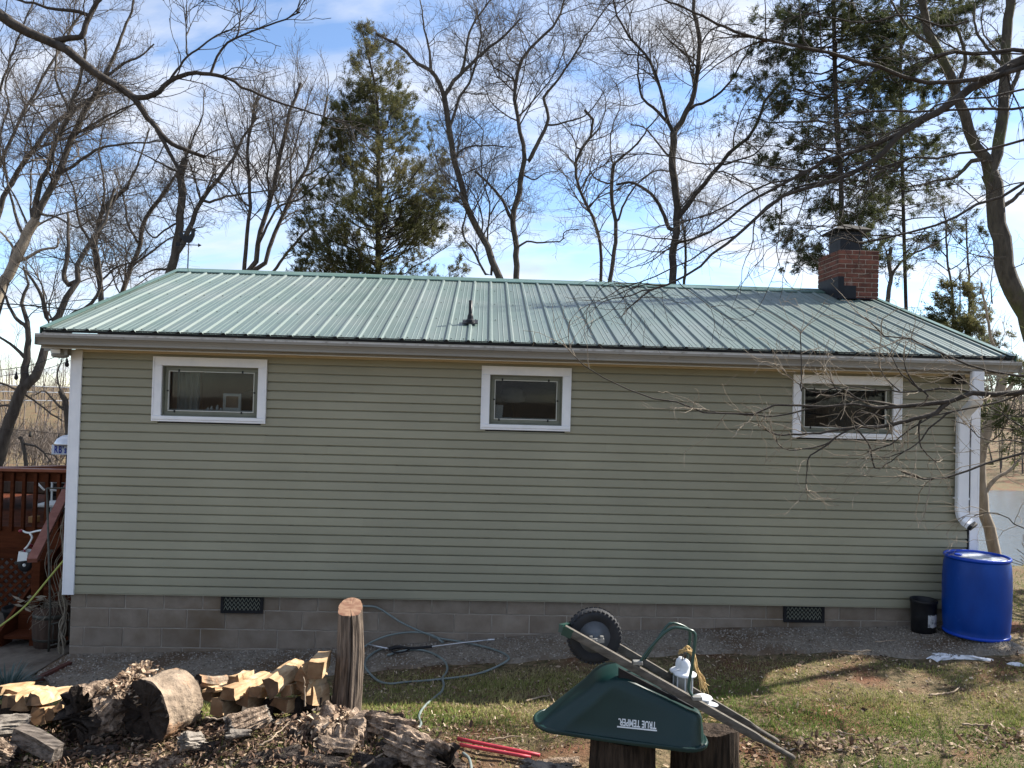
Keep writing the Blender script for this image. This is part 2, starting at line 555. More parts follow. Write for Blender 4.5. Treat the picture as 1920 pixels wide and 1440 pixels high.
# side and back walls with gables (courses joined: never faced by the photograph)
sw = MB()
for X, sg in ((0, -1), (W, 1)):
    for k in range(NC):
        z0 = ZS + k * CH
        for ya, yb in (((0., .7), (1.75, 6.22)) if sg < 0 and 1.3 < z0 < 2.7 else ((.0, 6.22),)):  # left wall cut open, an added gap that lights the room
            V = [(X + sg * .016, ya, z0), (X + sg * .016, yb, z0), (X + sg * .004, yb, z0 + CH), (X + sg * .004, ya, z0 + CH), (X, ya, z0), (X, yb, z0)]
            sw.add(V, [[0, 1, 2, 3], [0, 4, 5, 1]])
    sw.add([(X + sg * .004, 0, ZT), (X + sg * .004, 6.22, ZT), (X + sg * .004, YR, ZR - .06)], [[0, 1, 2]])
sw.box(.0, W, 6.2, 6.22, ZS, ZT)
sw.build('side_wall', M['siding'], house)
fd = MB()
fd.box(.02, .2, .2, 6.2, -2.5, ZS - .013)
fd.box(W - .2, W - .02, .2, 6.2, -2.5, ZS - .013)
fd.box(.02, W - .02, 6.02, 6.2, -2.5, ZS - .013)
fd.build('side_foundation', M['block'], house)

# concrete block foundation
fo = MB().box(.033, W - .025, .026, .2, -2.4, ZS - .012).build('foundation', M['mortar'], house)
bm_cache = {}
VENTS = [(1.611, 2.055), (7.70, 8.15)]
rb = random.Random(11)
tops = [.5865, .431, .2278, .0246]; bots = [.431, .2278, .0246, -.18]
offs = [.195, .034, .18, .40]
for r in range(4):
    xs = [.03]
    x = offs[r] if offs[r] > .08 else offs[r] + .4064
    while x < W - .06: xs.append(x); x += .4064
    xs.append(W - .022)
    for i in range(len(xs) - 1):
        a, b = xs[i] + .0065, xs[i + 1] - .0065
        parts = [(a, b)]
        if r == 0:
            for v0, v1 in VENTS:
                ns = []
                for p, q in parts:
                    if p < v0: ns.append((p, min(q, v0 - .004)))
                    if q > v1: ns.append((max(p, v1 + .004), q))
                parts = [(p, q) for p, q in ns if q - p > .02]
        for p, q in parts:
            d = rb.uniform(-.0015, .0015)
            h = (bots[r] + .006, tops[r] - .006)
            if float(wallz((p + q) / 2)) > h[1] + .06: continue
            MB().bbox(p, q, .019 + d, .1, h[0], h[1], .003).build('block', M['block'], fo)

# crawl-space vents with a diamond lattice
for v0, v1 in VENTS:
    vz0, vz1 = .405, .586
    v = MB()
    t = .028
    v.box(v0, v1, -.004, .03, vz0, vz0 + t); v.box(v0, v1, -.004, .03, vz1 - .016, vz1)
    v.box(v0, v0 + t, -.0035, .03, vz0 + t, vz1 - .016); v.box(v1 - t, v1, -.0035, .03, vz0 + t, vz1 - .016)
    vo = v.build('crawl_vent', M['black'], house)
    MB().box(v0 + t, v1 - t, .0165, .018, vz0 + t, vz1 - .016).build('vent_backing', M['dark'], vo)
    la = MB(); n = 9
    w_, h_ = (v1 - v0 - 2 * t), (vz1 - vz0 - t - .016)
    for rr in range(3):
        for i in range(n):
            xa = v0 + t + w_ * i / n; za = vz0 + t + h_ * rr / 3; dx = w_ / n; dz = h_ / 3
            la.obox((xa, .011, za), (xa + dx / 2, .011, za + dz), .006, .007, (0, 1, 0))
            la.obox((xa + dx / 2, .0095, za + dz), (xa + dx, .0095, za), .006, .007, (0, 1, 0))
    la.build('lattice', M['sash'], vo)

# corner trim
for a, b, n_ in ((-.012, .088, 0), (W - .100, W - .018, 1)):
    t = MB().bbox(a, b, -.042, -.020, ZS - .02, ZT - .004, .002)
    if n_ == 0: t.box(-.030, -.0125, -.042, .09, ZS - .02, ZT - .004)
    else: t.box(W - .0175, W + .0, -.042, .09, ZS - .02, ZT - .004)
    t.build('corner_trim', M['white'], house)

MB().box(W - .118, W - .1005, -.028, -.004, ZS - .01, ZT - .004).build('trim_shadow_line', M['dark'], house)  # dark strip paints in the shadow line between downspout and corner trim
# frieze + soffit + fascia
MB().box(-.13, W + .13, YE + .01, .0, 3.176, 3.19).build('soffit', M['soffit'], house)
sv = MB()
for i in range(60): sv.box(.2 + i * .165, .2 + i * .165 + .03, -.11, -.06, 3.1735, 3.1755)
tag(sv.build('soffit_perforation', M['dark'], house), kind='stuff')
MB().prism([(-.034, 3.148), (-.006, 3.148), (-.006, 3.1755), (-.034, 3.1755)], .09, W - .09).build('frieze_trim', M['soffit'], house)
MB().box(-.16, W + .15, YE - .002, YE + .018, 3.165, 3.318).build('fascia', M['fascia'], house)
MB().prism([(YE - .02, 3.158), (YE + .03, 3.158), (YE + .03, 3.1645), (YE - .02, 3.1645)], -.158, W + .148).build('drip_trim', M['soffit'], house)
# gable rake boards
rk = MB()
for X in (EX0 + .02, EX1 - .045):
    for sg in (1, -1):
        y0, y1 = (YE, YR) if sg == 1 else (YB, YR)
        V = [(X + dx, y, z + dz) for y, z in ((y0, ZE), (y1, ZR)) for dx in (0, .025) for dz in (-.17, -.026)]
        rk.add(V, [[0, 1, 5, 4], [2, 6, 7, 3], [0, 4, 6, 2], [1, 3, 7, 5], [0, 2, 3, 1], [4, 5, 7, 6]])
rk.build('rake_board', M['gutter'], house)
# gable-end soffit strips
gs = MB()
for x0, x1 in ((EX0 + .045, -.004), (W + .006, EX1 - .047)):
    for y0, y1 in ((YE + .02, YR), (YB - .02, YR)):
        z0 = ZE + SL * .02 - .05; z1 = ZR - .05
        gs.add([(x0, y0, z0), (x1, y0, z0), (x1, y1, z1), (x0, y1, z1)], [[0, 1, 2, 3]])
gs.build('gable_soffit', M['soffit'], house)

# gutter
G0, G1 = -.165, 9.995
gp = [(YE - .003, 3.318), (YE - .003, 3.186), (YE - .075, 3.186), (YE - .084, 3.193), (YE - .084, 3.212), (YE - .092, 3.232), (YE - .106, 3.252),
      (YE - .118, 3.262), (YE - .118, 3.285)]
gi = [(y + (.003 if i > 1 else .002), z + (.003 if i in (1, 2) else 0)) for i, (y, z) in enumerate(gp)][::-1]
gt = MB().prism(gp + gi, G0, G1)
gt.box(G0 - .003, G0, YE - .118, YE - .003, 3.186, 3.3)
gt.box(G1, G1 + .003, YE - .118, YE - .003, 3.186, 3.3)
gu = gt.build('gutter', M['gutter'], house)
MB().prism([(YE - .121, 3.2855), (YE - .1, 3.2855), (YE - .1, 3.301), (YE - .121, 3.301)], G0, G1).build('gutter_lip', M['lip'], gu)

# roof: front slope in 0.914 m ribbed sheets, each its own piece
rf = MB().prism([(YE + .03, ZE + SL * .03 - .034), (YR, ZR - .036), (YB - .03, ZE + SL * .03 - .034), (YB - .03, ZE + SL * .03 - .014), (YR, ZR - .014), (YE + .03, ZE + SL * .03 - .014)],
                EX0 + .01, EX1 - .01).build('roof', M['dark'], house)
nrm = np.array([-SL, 1.0]) / math.hypot(1, SL)          # (y, z) normal of the front slope
PITCH_R = .2286


def sheet(xa, xb, back=False, last=False):
    """cross-section along x, ribs every 9 inches"""
    xs, hs = [], []
    n = int(round((xb - xa) / PITCH_R))
    for i in range(n):
        c = xa + i * PITCH_R
        for dx, h in ((0, .019), (.011, .019), (.024, 0.0), (.083, 0), (.090, .0045), (.097, 0), (.134, 0), (.141, .0045), (.148, 0), (.2046, 0), (.2176, .019)):
            xs.append(c + dx); hs.append(h)
    xs += [xa + n * PITCH_R, xa + n * PITCH_R + .012, xa + n * PITCH_R + .025]; hs += [.020, .020, .001]
    xs = np.array(xs); hs = np.array(hs)
    if last: k = xs <= xb + 1e-6; xs, hs = xs[k], hs[k]
    rows = 6
    V = []
    for r in range(rows + 1):
        t = r / rows
        y = YE + (YR - .02 - YE) * t; z = ZE + (ZR - SL * .02 - ZE) * t
        bow = -.004 * math.sin(t * math.pi * 3 + xa)
        for x, h in zip(xs, hs):
            hh = h + bow * .5
            yy, z_ = y + nrm[0] * hh, z + nrm[1] * hh
            V.append((x, 2 * YR - yy if back else yy, z_))
    n = len(xs)
    F = [[r * n + i, r * n + i + 1, (r + 1) * n + i + 1, (r + 1) * n + i] for r in range(rows) for i in range(n - 1)]
    if back: F = [f[::-1] for f in F]
    return V, F


RX0 = EX0 + .012
for i in range(11):
    a = RX0 + i * 4 * PITCH_R
    b = a + 4 * PITCH_R
    last = i == 10
    if last: b = EX1 + .06
    for back in (False, True):
        V, F = sheet(a, b + (.1 if last else 0), back)
        V = np.array(V)
        if last: V[:, 0] = np.minimum(V[:, 0], EX1)
        o = obj('roof_panel', V, F, M['roof'], rf)
# screws in rows beside the ribs
sc = MB()
for i in range(44):
    for t in (.025, .28, .52, .76, .955):
        for dx in ((-.045, .05) if t < .05 else (.055,)):
            x = RX0 + i * PITCH_R + dx + random.uniform(-.006, .006)
            if x < EX0 + .02 or x > EX1 - .02: continue
            y = YE + (YR - YE) * t + random.uniform(-.012, .012); z = ZE + SL * (y - YE)
            c = np.array([x, y + nrm[0] * .004, z + nrm[1] * .004]); n3 = np.array([0, nrm[0], nrm[1]])
            a1 = np.array([1, 0, 0]); a2 = np.cross(n3, a1); R_ = .0105
            ring = [c + R_ * (math.cos(q) * a1 + math.sin(q) * a2) for q in np.arange(6) * math.pi / 3]
            sc.add(ring + [c + n3 * .007], [[j, (j + 1) % 6, 6] for j in range(6)])
tag(sc.build('screw', M['screw'], rf), kind='stuff')
# eave closure
MB().prism([(YE + .012, ZE - .02), (YE + .03, ZE - .02), (YE + .03, ZE + .016), (YE + .012, ZE + .013)], EX0 + .02, EX1 - .02).build('eave_closure', M['dark'], rf)
# ridge cap
h = .024
cap = [(YR - .21, ZR - SL * .21 + h - .012), (YR - .205, ZR - SL * .205 + h), (YR - .03, ZR - SL * .03 + h), (YR, ZR + h + .006), (YR + .03, ZR - SL * .03 + h), (YR + .205, ZR - SL * .205 + h), (YR + .21, ZR - SL * .21 + h - .012)]
cap2 = [(y, z - .003) for y, z in cap][::-1]
MB().prism(cap + cap2, EX0 - .01, 9.41).build('ridge_cap', M['roofcap'], rf)
# rake trim: a folded strip along each gable edge
for X, sg in ((EX0, -1), (EX1, 1)):
    rt = MB()
    for bk in (0, 1):
        y0, y1 = (YE, YR) if not bk else (YB, YR)
        prof = [(sg * .008, -.11), (sg * .008, .026), (-sg * .06, .026), (-sg * .06, .021), (sg * .003, .021), (sg * .003, -.11)]
        V = [(X + a, y, z + b) for y, z in ((y0, ZE), (y1, ZR)) for a, b in prof]
        rt.add(V, [[j, (j + 1) % 6, 6 + (j + 1) % 6, 6 + j] for j in range(6)] + [[5, 4, 3, 2, 1, 0], [6, 7, 8, 9, 10, 11]])
    rt.build('rake_trim', M['roofcap'], rf)
# plumbing vent with its rubber boot
vy = .40; vz = ZE + SL * (vy - YE); vx = 4.173
vp = MB().lathe([(.021, vz - .05), (.021, vz + .27), (.016, vz + .27), (.016, vz + .1)], (vx, vy, 0), 14)
vpo = vp.build('vent_pipe', M['black'], rf, True)
bt = MB().lathe([(.058, vz + .02), (.052, vz + .045), (.036, vz + .06), (.032, vz + .095), (.023, vz + .12)], (vx, vy, 0), 16)
V = [(vx + a, vy + b, vz + SL * b + .024 + c) for c in (0, .008) for a, b in ((-.085, -.08), (.085, -.08), (.085, .08), (-.085, .08))]
bt.add(V, [[4, 5, 6, 7], [0, 1, 5, 4], [1, 2, 6, 5], [2, 3, 7, 6], [3, 0, 4, 7]])
bt.build('pipe_boot', M['black'], vpo)

# chimney
CX0, CX1, CY0, CY1, CZ1 = 9.40, 9.985, 2.50, 3.19, 5.04
ch = MB().box(CX0 + .006, CX1 - .006, CY0 + .006, CY1 - .006, 2.0, CZ1 - .004).build('chimney', M['bmortar'], house)
bh = .0667
brick_me = {}
rk_ = random.Random(5)
nc = 13
for k in range(nc):
    z0 = CZ1 - (k + 1) * bh + .006; z1 = CZ1 - k * bh - .006
    for face in range(4):
        L0 = (CX1 - CX0) if face in (0, 2) else (CY1 - CY0)
        nb = 3
        u = 0
        cuts = [0, .1] if (k + face) % 2 else [0]
        x = cuts[-1] + L0 / nb
        while x < L0 - .06: cuts.append(x); x += L0 / nb
        cuts.append(L0)
        for a, b in zip(cuts[:-1], cuts[1:]):
            a2, b2 = a + (.007 if a > 0 else .0), b - (.007 if b < L0 else .0)
            pr = rk_.uniform(-.002, .003)
            e = .001 if face in (1, 3) else 0
            if face == 0: bx = (CX0 + a2, CX0 + b2, CY0 - pr, CY0 + .03)
            elif face == 2: bx = (CX0 + a2, CX0 + b2, CY1 - .03, CY1 + pr)
            elif face == 1: bx = (CX0 - pr - .001, CX0 + .03, max(CY0 + .031, CY0 + a2), min(CY1 - .031, CY0 + b2))
            else: bx = (CX1 - .03, CX1 + pr + .001, max(CY0 + .031, CY0 + a2), min(CY1 - .031, CY0 + b2))
            if bx[1] - bx[0] < .012 or bx[3] - bx[2] < .012: continue
            MB().bbox(*bx, z0 + rk_.uniform(-.001, .001), z1, .003).build('brick', M['brick'], ch)
# black flashing on the left side and front-left corner
fl = MB()
z_r = lambda y: ZE + SL * (y - YE)
fl.add([(CX0 - .012, CY0 - .012, z_r(CY0) - .03), (CX0 - .012, CY1 - .05, z_r(CY1) - .02), (CX0 - .012, CY1 - .05, z_r(CY1) + .10), (CX0 - .012, CY0 - .012, z_r(CY0) + .36 - .03)],
       [[0, 3, 2, 1]])
fl.box(CX0 - .0125, CX0 + .075, CY0 - .0135, CY0 - .0085, z_r(CY0) - .03, z_r(CY0) + .33)
fl.box(CX0 + .0755, CX0 + .25, CY0 - .0155, CY0 - .0105, z_r(CY0) - .03, z_r(CY0) + .20)
fl.add([(CX0 - .06, CY0 - .07, z_r(CY0 - .07) + .028), (CX1 - .1, CY0 - .07, z_r(CY0 - .07) + .028), (CX1 - .1, CY0 - .006, z_r(CY0) + .03), (CX0 - .06, CY0 - .006, z_r(CY0) + .03)], [[0, 1, 2, 3]])
fl.build('flashing', M['flash'], ch)
# flue with hood
fx0, fx1, fy0, fy1 = 9.475, 9.80, 2.63, 3.0
MB().box(fx0, fx1, fy0, fy1, CZ1 - .002, CZ1 + .315).build('flue', M['flash'], ch)
hc = ((fx0 + fx1) / 2, (fy0 + fy1) / 2)
hd = MB()
ring = lambda q, z: [(hc[0] - q, hc[1] - q, z), (hc[0] + q, hc[1] - q, z), (hc[0] + q, hc[1] + q, z), (hc[0] - q, hc[1] + q, z)]
V = ring(.27, CZ1 + .306) + ring(.275, CZ1 + .316) + ring(.16, CZ1 + .385) + ring(.05, CZ1 + .43)
F = [[i * 4 + j, i * 4 + (j + 1) % 4, (i + 1) * 4 + (j + 1) % 4, (i + 1) * 4 + j] for i in range(3) for j in range(4)] + [[3, 2, 1, 0], [12, 13, 14, 15]]
hd.add(V, F)
hd.build('chimney_hood', M['hood'], ch)
MB().box(CX0 + .02, CX1 - .02, CY0 + .02, CY1 - .02, CZ1 - .003, CZ1 + .001).build('mortar_crown', M['mortar'], ch)

# windows
M['glass'] = bpy.data.materials.new('window_glass'); M['glass'].use_nodes = True
nt = M['glass'].node_tree; nt.nodes.clear()
o_ = nt.nodes.new('ShaderNodeOutputMaterial'); g_ = nt.nodes.new('ShaderNodeBsdfGlossy'); g_.inputs['Roughness'].default_value = .03
t_ = nt.nodes.new('ShaderNodeBsdfTransparent'); t_.inputs[0].default_value = (.80, .82, .80, 1)
fr = nt.nodes.new('ShaderNodeFresnel'); fr.inputs[0].default_value = 1.36
ms = nt.nodes.new('ShaderNodeMixShader')
nt.links.new(fr.outputs[0], ms.inputs[0]); nt.links.new(t_.outputs[0], ms.inputs[1]); nt.links.new(g_.outputs[0], ms.inputs[2]); nt.links.new(ms.outputs[0], o_.inputs[0])
M['screen'] = bpy.data.materials.new('insect_screen'); M['screen'].use_nodes = True
nt = M['screen'].node_tree; nt.nodes.clear()
o_ = nt.nodes.new('ShaderNodeOutputMaterial'); g_ = nt.nodes.new('ShaderNodeBsdfDiffuse'); g_.inputs[0].default_value = (.035, .035, .035, 1)
t_ = nt.nodes.new('ShaderNodeBsdfTransparent'); ms = nt.nodes.new('ShaderNodeMixShader'); ms.inputs[0].default_value = .25
nt.links.new(t_.outputs[0], ms.inputs[1]); nt.links.new(g_.outputs[0], ms.inputs[2]); nt.links.new(ms.outputs[0], o_.inputs[0])
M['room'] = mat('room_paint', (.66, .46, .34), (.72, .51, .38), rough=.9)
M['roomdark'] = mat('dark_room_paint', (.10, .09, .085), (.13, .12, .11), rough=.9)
M['cloth'] = mat('grey_curtain', (.28, .29, .30), (.36, .37, .38), rough=.9, scale=9, stretch=(4, 4, .5))
wlab = ['wide window with brown interior and framed picture', 'small window with dark interior and white card', 'wide window behind bare branches']
for wi, (a, b) in enumerate(WIN):
    oa, ob, oz0, oz1 = OPEN[wi]
    y0, y1 = -.046, -.012
    c = MB()
    # casing, mitred look: top, sides, sill
    c.bbox(a, b, y0, y1, oz1, WZ1, .003)
    c.bbox(a, oa, y0 + .0006, y1, WZ0 + .0595, oz1 - .0005, .003)
    c.bbox(ob, b, y0 + .0006, y1, WZ0 + .0595, oz1 - .0005, .003)
    wo = c.build('window', M['white'], house)
    wo['label'] = wlab[wi]
    s = MB().bbox(a + .004, b - .004, y0 - .010, y1, WZ0 + .022, WZ0 + .059, .003)
    s.bbox(a, b, y0 - .002, y1, WZ0, WZ0 + .0215, .003)
    s.build('sill', M['white'], wo)
    # outer back-band
    e = MB()
    e.box(a, b, y0 - .008, y0 - .0002, WZ1 - .014, WZ1); e.box(a, a + .013, y0 - .008, y0 - .0002, WZ0 + .0005, WZ1 - .0145); e.box(b - .013, b, y0 - .008, y0 - .0002, WZ0 + .0005, WZ1 - .0145)
    e.build('back_band', M['white'], wo)
    # reveal + sash
    sf = .052; ys = .012
    r_ = MB()
    r_.box(oa, ob, -.011, .10, oz1 - .012, oz1); r_.box(oa, ob, -.011, .10, oz0, oz0 + .012)
    r_.box(oa, oa + .012, -.011, .10, oz0 + .0125, oz1 - .0125); r_.box(ob - .012, ob, -.011, .10, oz0 + .0125, oz1 - .0125)
    q = .0125
    r_.bbox(oa + q, ob - q, ys, ys + .035, oz1 - sf, oz1 - q, .003); r_.bbox(oa + q, ob - q, ys, ys + .035, oz0 + q, oz0 + sf, .003)
    r_.bbox(oa + q, oa + sf, ys + .0006, ys + .035, oz0 + sf + .0002, oz1 - sf - .0002, .003); r_.bbox(ob - sf, ob - q, ys + .0006, ys + .035, oz0 + sf + .0002, oz1 - sf - .0002, .003)
    r_.build('sash', M['sash'], wo)
    bd = MB(); q0, q1, w0, w1 = oa + sf, ob - sf, oz0 + sf, oz1 - sf; t = .008
    bd.box(q0, q1, ys - .004, ys + .02, w1 - t, w1); bd.box(q0, q1, ys - .004, ys + .02, w0, w0 + t)
    bd.box(q0, q0 + t, ys - .004, ys + .02, w0 + t + .0003, w1 - t - .0003); bd.box(q1 - t, q1, ys - .004, ys + .02, w0 + t + .0003, w1 - t - .0003)
    bd.build('screen_bead', M['bead'], wo)
    MB().add([(q0, ys + .014, w0), (q1, ys + .014, w0), (q1, ys + .014, w1), (q0, ys + .014, w1)], [[0, 1, 2, 3]]).build('insect_screen', M['screen'], wo)
    MB().box(q0, q1, ys + .040, ys + .044, w0, w1).build('pane', M['glass'], wo)
    for fx, fz in ((.12, w1 + .004), (.86, w1 + .004), (.08, w0 - .004), (.86, w0 - .004)):
        x = q0 + (q1 - q0) * fx
        MB().bbox(x - .009, x + .009, ys - .009, ys - .0005, fz - .012, fz + .012, .003).build('clip', M['black'], wo)
    for x in (q0 - .004, q1 + .004):
        z = (w0 + w1) / 2
        MB().bbox(x - .010, x + .010, ys - .009, ys - .0005, z - .008, z + .008, .003).build('clip', M['black'], wo)

# rooms behind the windows
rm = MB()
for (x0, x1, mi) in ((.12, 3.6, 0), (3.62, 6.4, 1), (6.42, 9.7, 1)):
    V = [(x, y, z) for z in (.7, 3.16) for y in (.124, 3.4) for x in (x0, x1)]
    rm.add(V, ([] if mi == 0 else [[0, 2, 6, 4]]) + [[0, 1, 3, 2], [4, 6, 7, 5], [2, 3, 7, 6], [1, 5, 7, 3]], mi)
    if mi == 0:                       # left room: opening added in its side wall to let daylight in
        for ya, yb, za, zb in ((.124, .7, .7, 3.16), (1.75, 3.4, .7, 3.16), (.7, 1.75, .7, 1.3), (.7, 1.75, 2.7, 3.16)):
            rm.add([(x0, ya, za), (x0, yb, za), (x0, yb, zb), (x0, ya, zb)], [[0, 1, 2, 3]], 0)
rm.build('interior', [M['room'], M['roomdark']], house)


def drape(name, x0, x1, y, z0, z1, m, n=40, amp=.025, par=None, waves=9):
    xs = np.linspace(x0, x1, n)
    V = [(x, y + amp * math.sin((x - x0) / (x1 - x0) * waves * 2 * math.pi) + .3 * amp * math.sin(31 * x), z) for z in (z0, z1) for x in xs]
    V += [(a, b + .004, c) for a, b, c in V]
    F = [[i, i + 1, n + i + 1, n + i] for i in range(n - 1)] + [[2 * n + i, 3 * n + i, 3 * n + i + 1, 2 * n + i + 1] for i in range(n - 1)]
    return obj(name, V, F, m, par, True)


# furnishings seen dimly through the glass
tag(drape('curtain', 1.00, 1.24, .20, 2.2, 3.1, M['cloth'], waves=4), 'grey gathered curtain hanging at the edge of the brown window', 'curtain')
M['tanwood'] = mat('tan_wood', (.42, .28, .16), (.34, .22, .12), rough=.5, scale=6, stretch=(1, 1, 6))
hb = MB(); n = 20
pts = [(1.30, 2.2), (2.02, 2.2)] + [(2.02 - .72 * i / n, 2.66 + .16 * math.sin(math.pi * (i / n) ** .8)) for i in range(n + 1)]
hb.add([(x, .95, z) for x, z in pts] + [(x, 1.0, z) for x, z in pts], [list(range(len(pts))), list(range(len(pts), 2 * len(pts)))[::-1]] +
       [[i, len(pts) + i, len(pts) + (i + 1) % len(pts), (i + 1) % len(pts)] for i in range(len(pts))])
M['brownfab'] = mat('brown_panel', (.11, .075, .06), (.15, .10, .08), rough=.8, scale=5)
tag(hb.build('headboard', M['brownfab']), 'brown arched headboard inside the room behind the wide window', 'headboard')
M['picture'] = mat('faded_print', (.30, .20, .15), (.42, .30, .22), rough=.6, scale=14)
pf = empty('picture_frame', (1.60, .19, 2.60), 'pale framed picture standing on the inner sill of the brown window', 'picture frame')
f = MB(); px0, px1, pz0, pz1 = 1.505, 1.70, 2.56, 2.745
f.bbox(px0, px1, .17, .19, pz1 - .03, pz1, .003); f.bbox(px0, px1, .17, .19, pz0, pz0 + .03, .003)
f.bbox(px0, px0 + .03, .1705, .19, pz0 + .0302, pz1 - .0302, .003); f.bbox(px1 - .03, px1, .1705, .19, pz0 + .0302, pz1 - .0302, .003)
f.build('frame', M['white'], pf)
MB().box(px0 + .03, px1 - .03, .178, .186, pz0 + .03, pz1 - .03).build('print', M['picture'], pf)
MB().box(.93, 1.93, .124, .25, 2.53, 2.56).build('inner_sill', M['white'], house)
fg = MB()
for i, (x, h_) in enumerate(((1.34, .02), (1.38, .035), (1.44, .05), (1.48, .02))):
    fg.lathe([(.016, 2.561), (.018, 2.561 + h_ * .6), (.009, 2.561 + h_), (0, 2.561 + h_ + .012)], (x, .19, 0), 10)
tag(fg.build('trinket', M['white'], None, True), 'small row of pale trinkets on the inner sill beside the framed picture', 'ornament')
cd = MB(); cd.obox((4.49, .165, 2.56), (4.50, .185, 2.70), .14, .004, (0, -1, .1))
tag(cd.build('card', M['white']), 'white card leaning inside the lower corner of the small middle window', 'card')
sh = MB().box(4.46, 5.16, .124, .24, 2.53, 2.5595); sh.build('inner_sill', M['white'], house)
bw = MB(); bw.lathe([(.05, 2.72), (.13, 2.74), (.15, 2.80), (.12, 2.87), (.06, 2.90), (0, 2.905)], (4.70, .75, 0), 20)
tag(bw.build('lamp_shade', M['cloth'], None, True), 'pale rounded lampshade seen dimly in the small middle window', 'lamp shade')
bs = MB(); bs.lathe([(.11, 2.2), (.11, 2.23), (.02, 2.26), (.02, 2.735)], (4.70, .75, 0), 12); tb_ = MB(); tb_.box(4.45, 4.95, .6, .95, 2.14, 2.199); tb_.box(4.5, 4.9, .65, .9, .7, 2.1385)
lb = bs.build('lamp_base', M['black'], bpy.data.objects['lamp_shade'], True)
tag(tb_.build('cabinet', M['brownfab']), 'tall dark cabinet inside the room under the pale lampshade', 'cabinet')
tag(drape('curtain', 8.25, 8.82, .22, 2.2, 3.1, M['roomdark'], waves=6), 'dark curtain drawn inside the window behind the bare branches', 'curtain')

# downspout
M['spout'] = mat('white_spout', (.74, .75, .78), (.66, .67, .70), rough=.35, scale=3, stretch=(2, 2, .4), c3=(.45, .45, .44), s3=12, lo3=.66, hi3=.8)


def rect_tube(pts, wx, wy, k=None):
    """rectangular pipe swept along pts (x, y, z); section wx wide, wy deep with softened corners"""
    P = np.asarray(pts, float); n = len(P)
    b = .012
    sec = [(-wx / 2 + b, -wy / 2), (wx / 2 - b, -wy / 2), (wx / 2, -wy / 2 + b), (wx / 2, wy / 2 - b), (wx / 2 - b, wy / 2), (-wx / 2 + b, wy / 2), (-wx / 2, wy / 2 - b), (-wx / 2, -wy / 2 + b)]
    T = np.gradient(P, axis=0); T /= np.linalg.norm(T, axis=1)[:, None]
    V = []
    for p, t in zip(P, T):
        sx = np.array([1, 0, 0]) - t * t[0]; sx /= np.linalg.norm(sx); sy = np.cross(t, sx)
        if sy[1] < 0: sy = -sy
        V += [p + sx * a + sy * c for a, c in sec]
    F = [[i * 8 + j, i * 8 + (j + 1) % 8, (i + 1) * 8 + (j + 1) % 8, (i + 1) * 8 + j] for i in range(n - 1) for j in range(8)]
    return V, F


xs_, xt_ = 9.618, 9.552
pts = [(xt_, -.41, 3.19), (xt_, -.41, 2.98), (xt_ + .004, -.40, 2.915), (xt_ + .016, -.365, 2.865), (xs_ - .012, -.14, 2.755), (xs_, -.092, 2.70), (xs_, -.078, 2.63), (xs_, -.078, 1.74), (xs_, -.080, 1.675),
       (xs_ + .006, -.095, 1.615), (xs_ + .026, -.125, 1.565), (xs_ + .055, -.16, 1.535)]
V, F = rect_tube(pts, .128, .07)
ds = obj('downspout', V, F, M['spout'], house)
V, F = rect_tube([(xs_ + .045, -.148, 1.544), (xs_ + .074, -.183, 1.514)], .118, .062)
obj('spout_outlet', V, F + [list(range(8, 16))], M['black'], ds)
MB().box(xs_ - .067, xs_ + .067, -.116, -.02, 2.35, 2.37).build('spout_strap', M['spout'], ds)
MB().box(xs_ - .067, xs_ + .067, -.116, -.02, 1.80, 1.82).build('spout_strap', M['spout'], ds)

# flood lights under the eaves
M['greymetal'] = mat('grey_metal', (.20, .20, .19), (.28, .28, .27), rough=.4, metal=.3, scale=12)
M['lens'] = mat('pale_lens', (.75, .76, .76), rough=.15)
flt = MB()
c = at(113, 661, -.15)
flt.lathe([(.0, .055), (.04, .05), (.075, .02), (.085, -.02), (.08, -.045), (.05, -.055), (0, -.058)], c, 18)
flt.box(c[0] + .05, c[0] + .1, c[1] - .05, c[1] + .03, c[2] - .03, c[2] + .1)
flt.box(c[0] - .15, c[0] - .07, c[1] - .03, c[1] + .05, c[2] + .015, c[2] + .06)
fo_ = flt.build('flood_light', M['greymetal'], house)
MB().bbox(c[0] - .055, c[0] + .045, c[1] - .088, c[1] - .078, c[2] - .012, c[2] + .030, .004).build('lens', M['lens'], fo_)
c = at(1795, 712, -.06)
MB().lathe([(.05, .07), (.06, .03), (.075, -.03), (.07, -.05), (0, -.055)], (c[0], c[1] - .03, c[2]), 16).build('flood_light', M['black'], house)

# rooster weathervane at the left end of the ridge
wv0 = at(352, 505, YR); wvt = at(352, 447, YR)
wv = empty('weathervane', (wv0[0], YR, ZR + .02), 'black rooster weathervane on a thin rod at the left end of the ridge', 'weathervane')
MB().tube([(wv0[0], YR, ZR + .02), (wv0[0], YR, wvt[2])], .009, 8).build('rod', M['black'], wv, True)
za = at(352, 459, YR)[2]; xa, xb = at(334, 459, YR)[0], at(378, 459, YR)[0]
ar = MB().tube([(xa, YR, za), (xb - .03, YR, za)], .007, 6)
ar.add([(xb - .05, YR - .006, za - .028), (xb, YR - .006, za), (xb - .05, YR - .006, za + .028), (xb - .05, YR + .006, za - .028), (xb, YR + .006, za), (xb - .05, YR + .006, za + .028)], [[0, 1, 2], [5, 4, 3], [0, 3, 4, 1], [1, 4, 5, 2], [2, 5, 3, 0]])
ar.box(xa - .035, xa + .03, YR - .005, YR + .005, za - .03, za + .03)
ar.build('arrow', M['black'], wv)
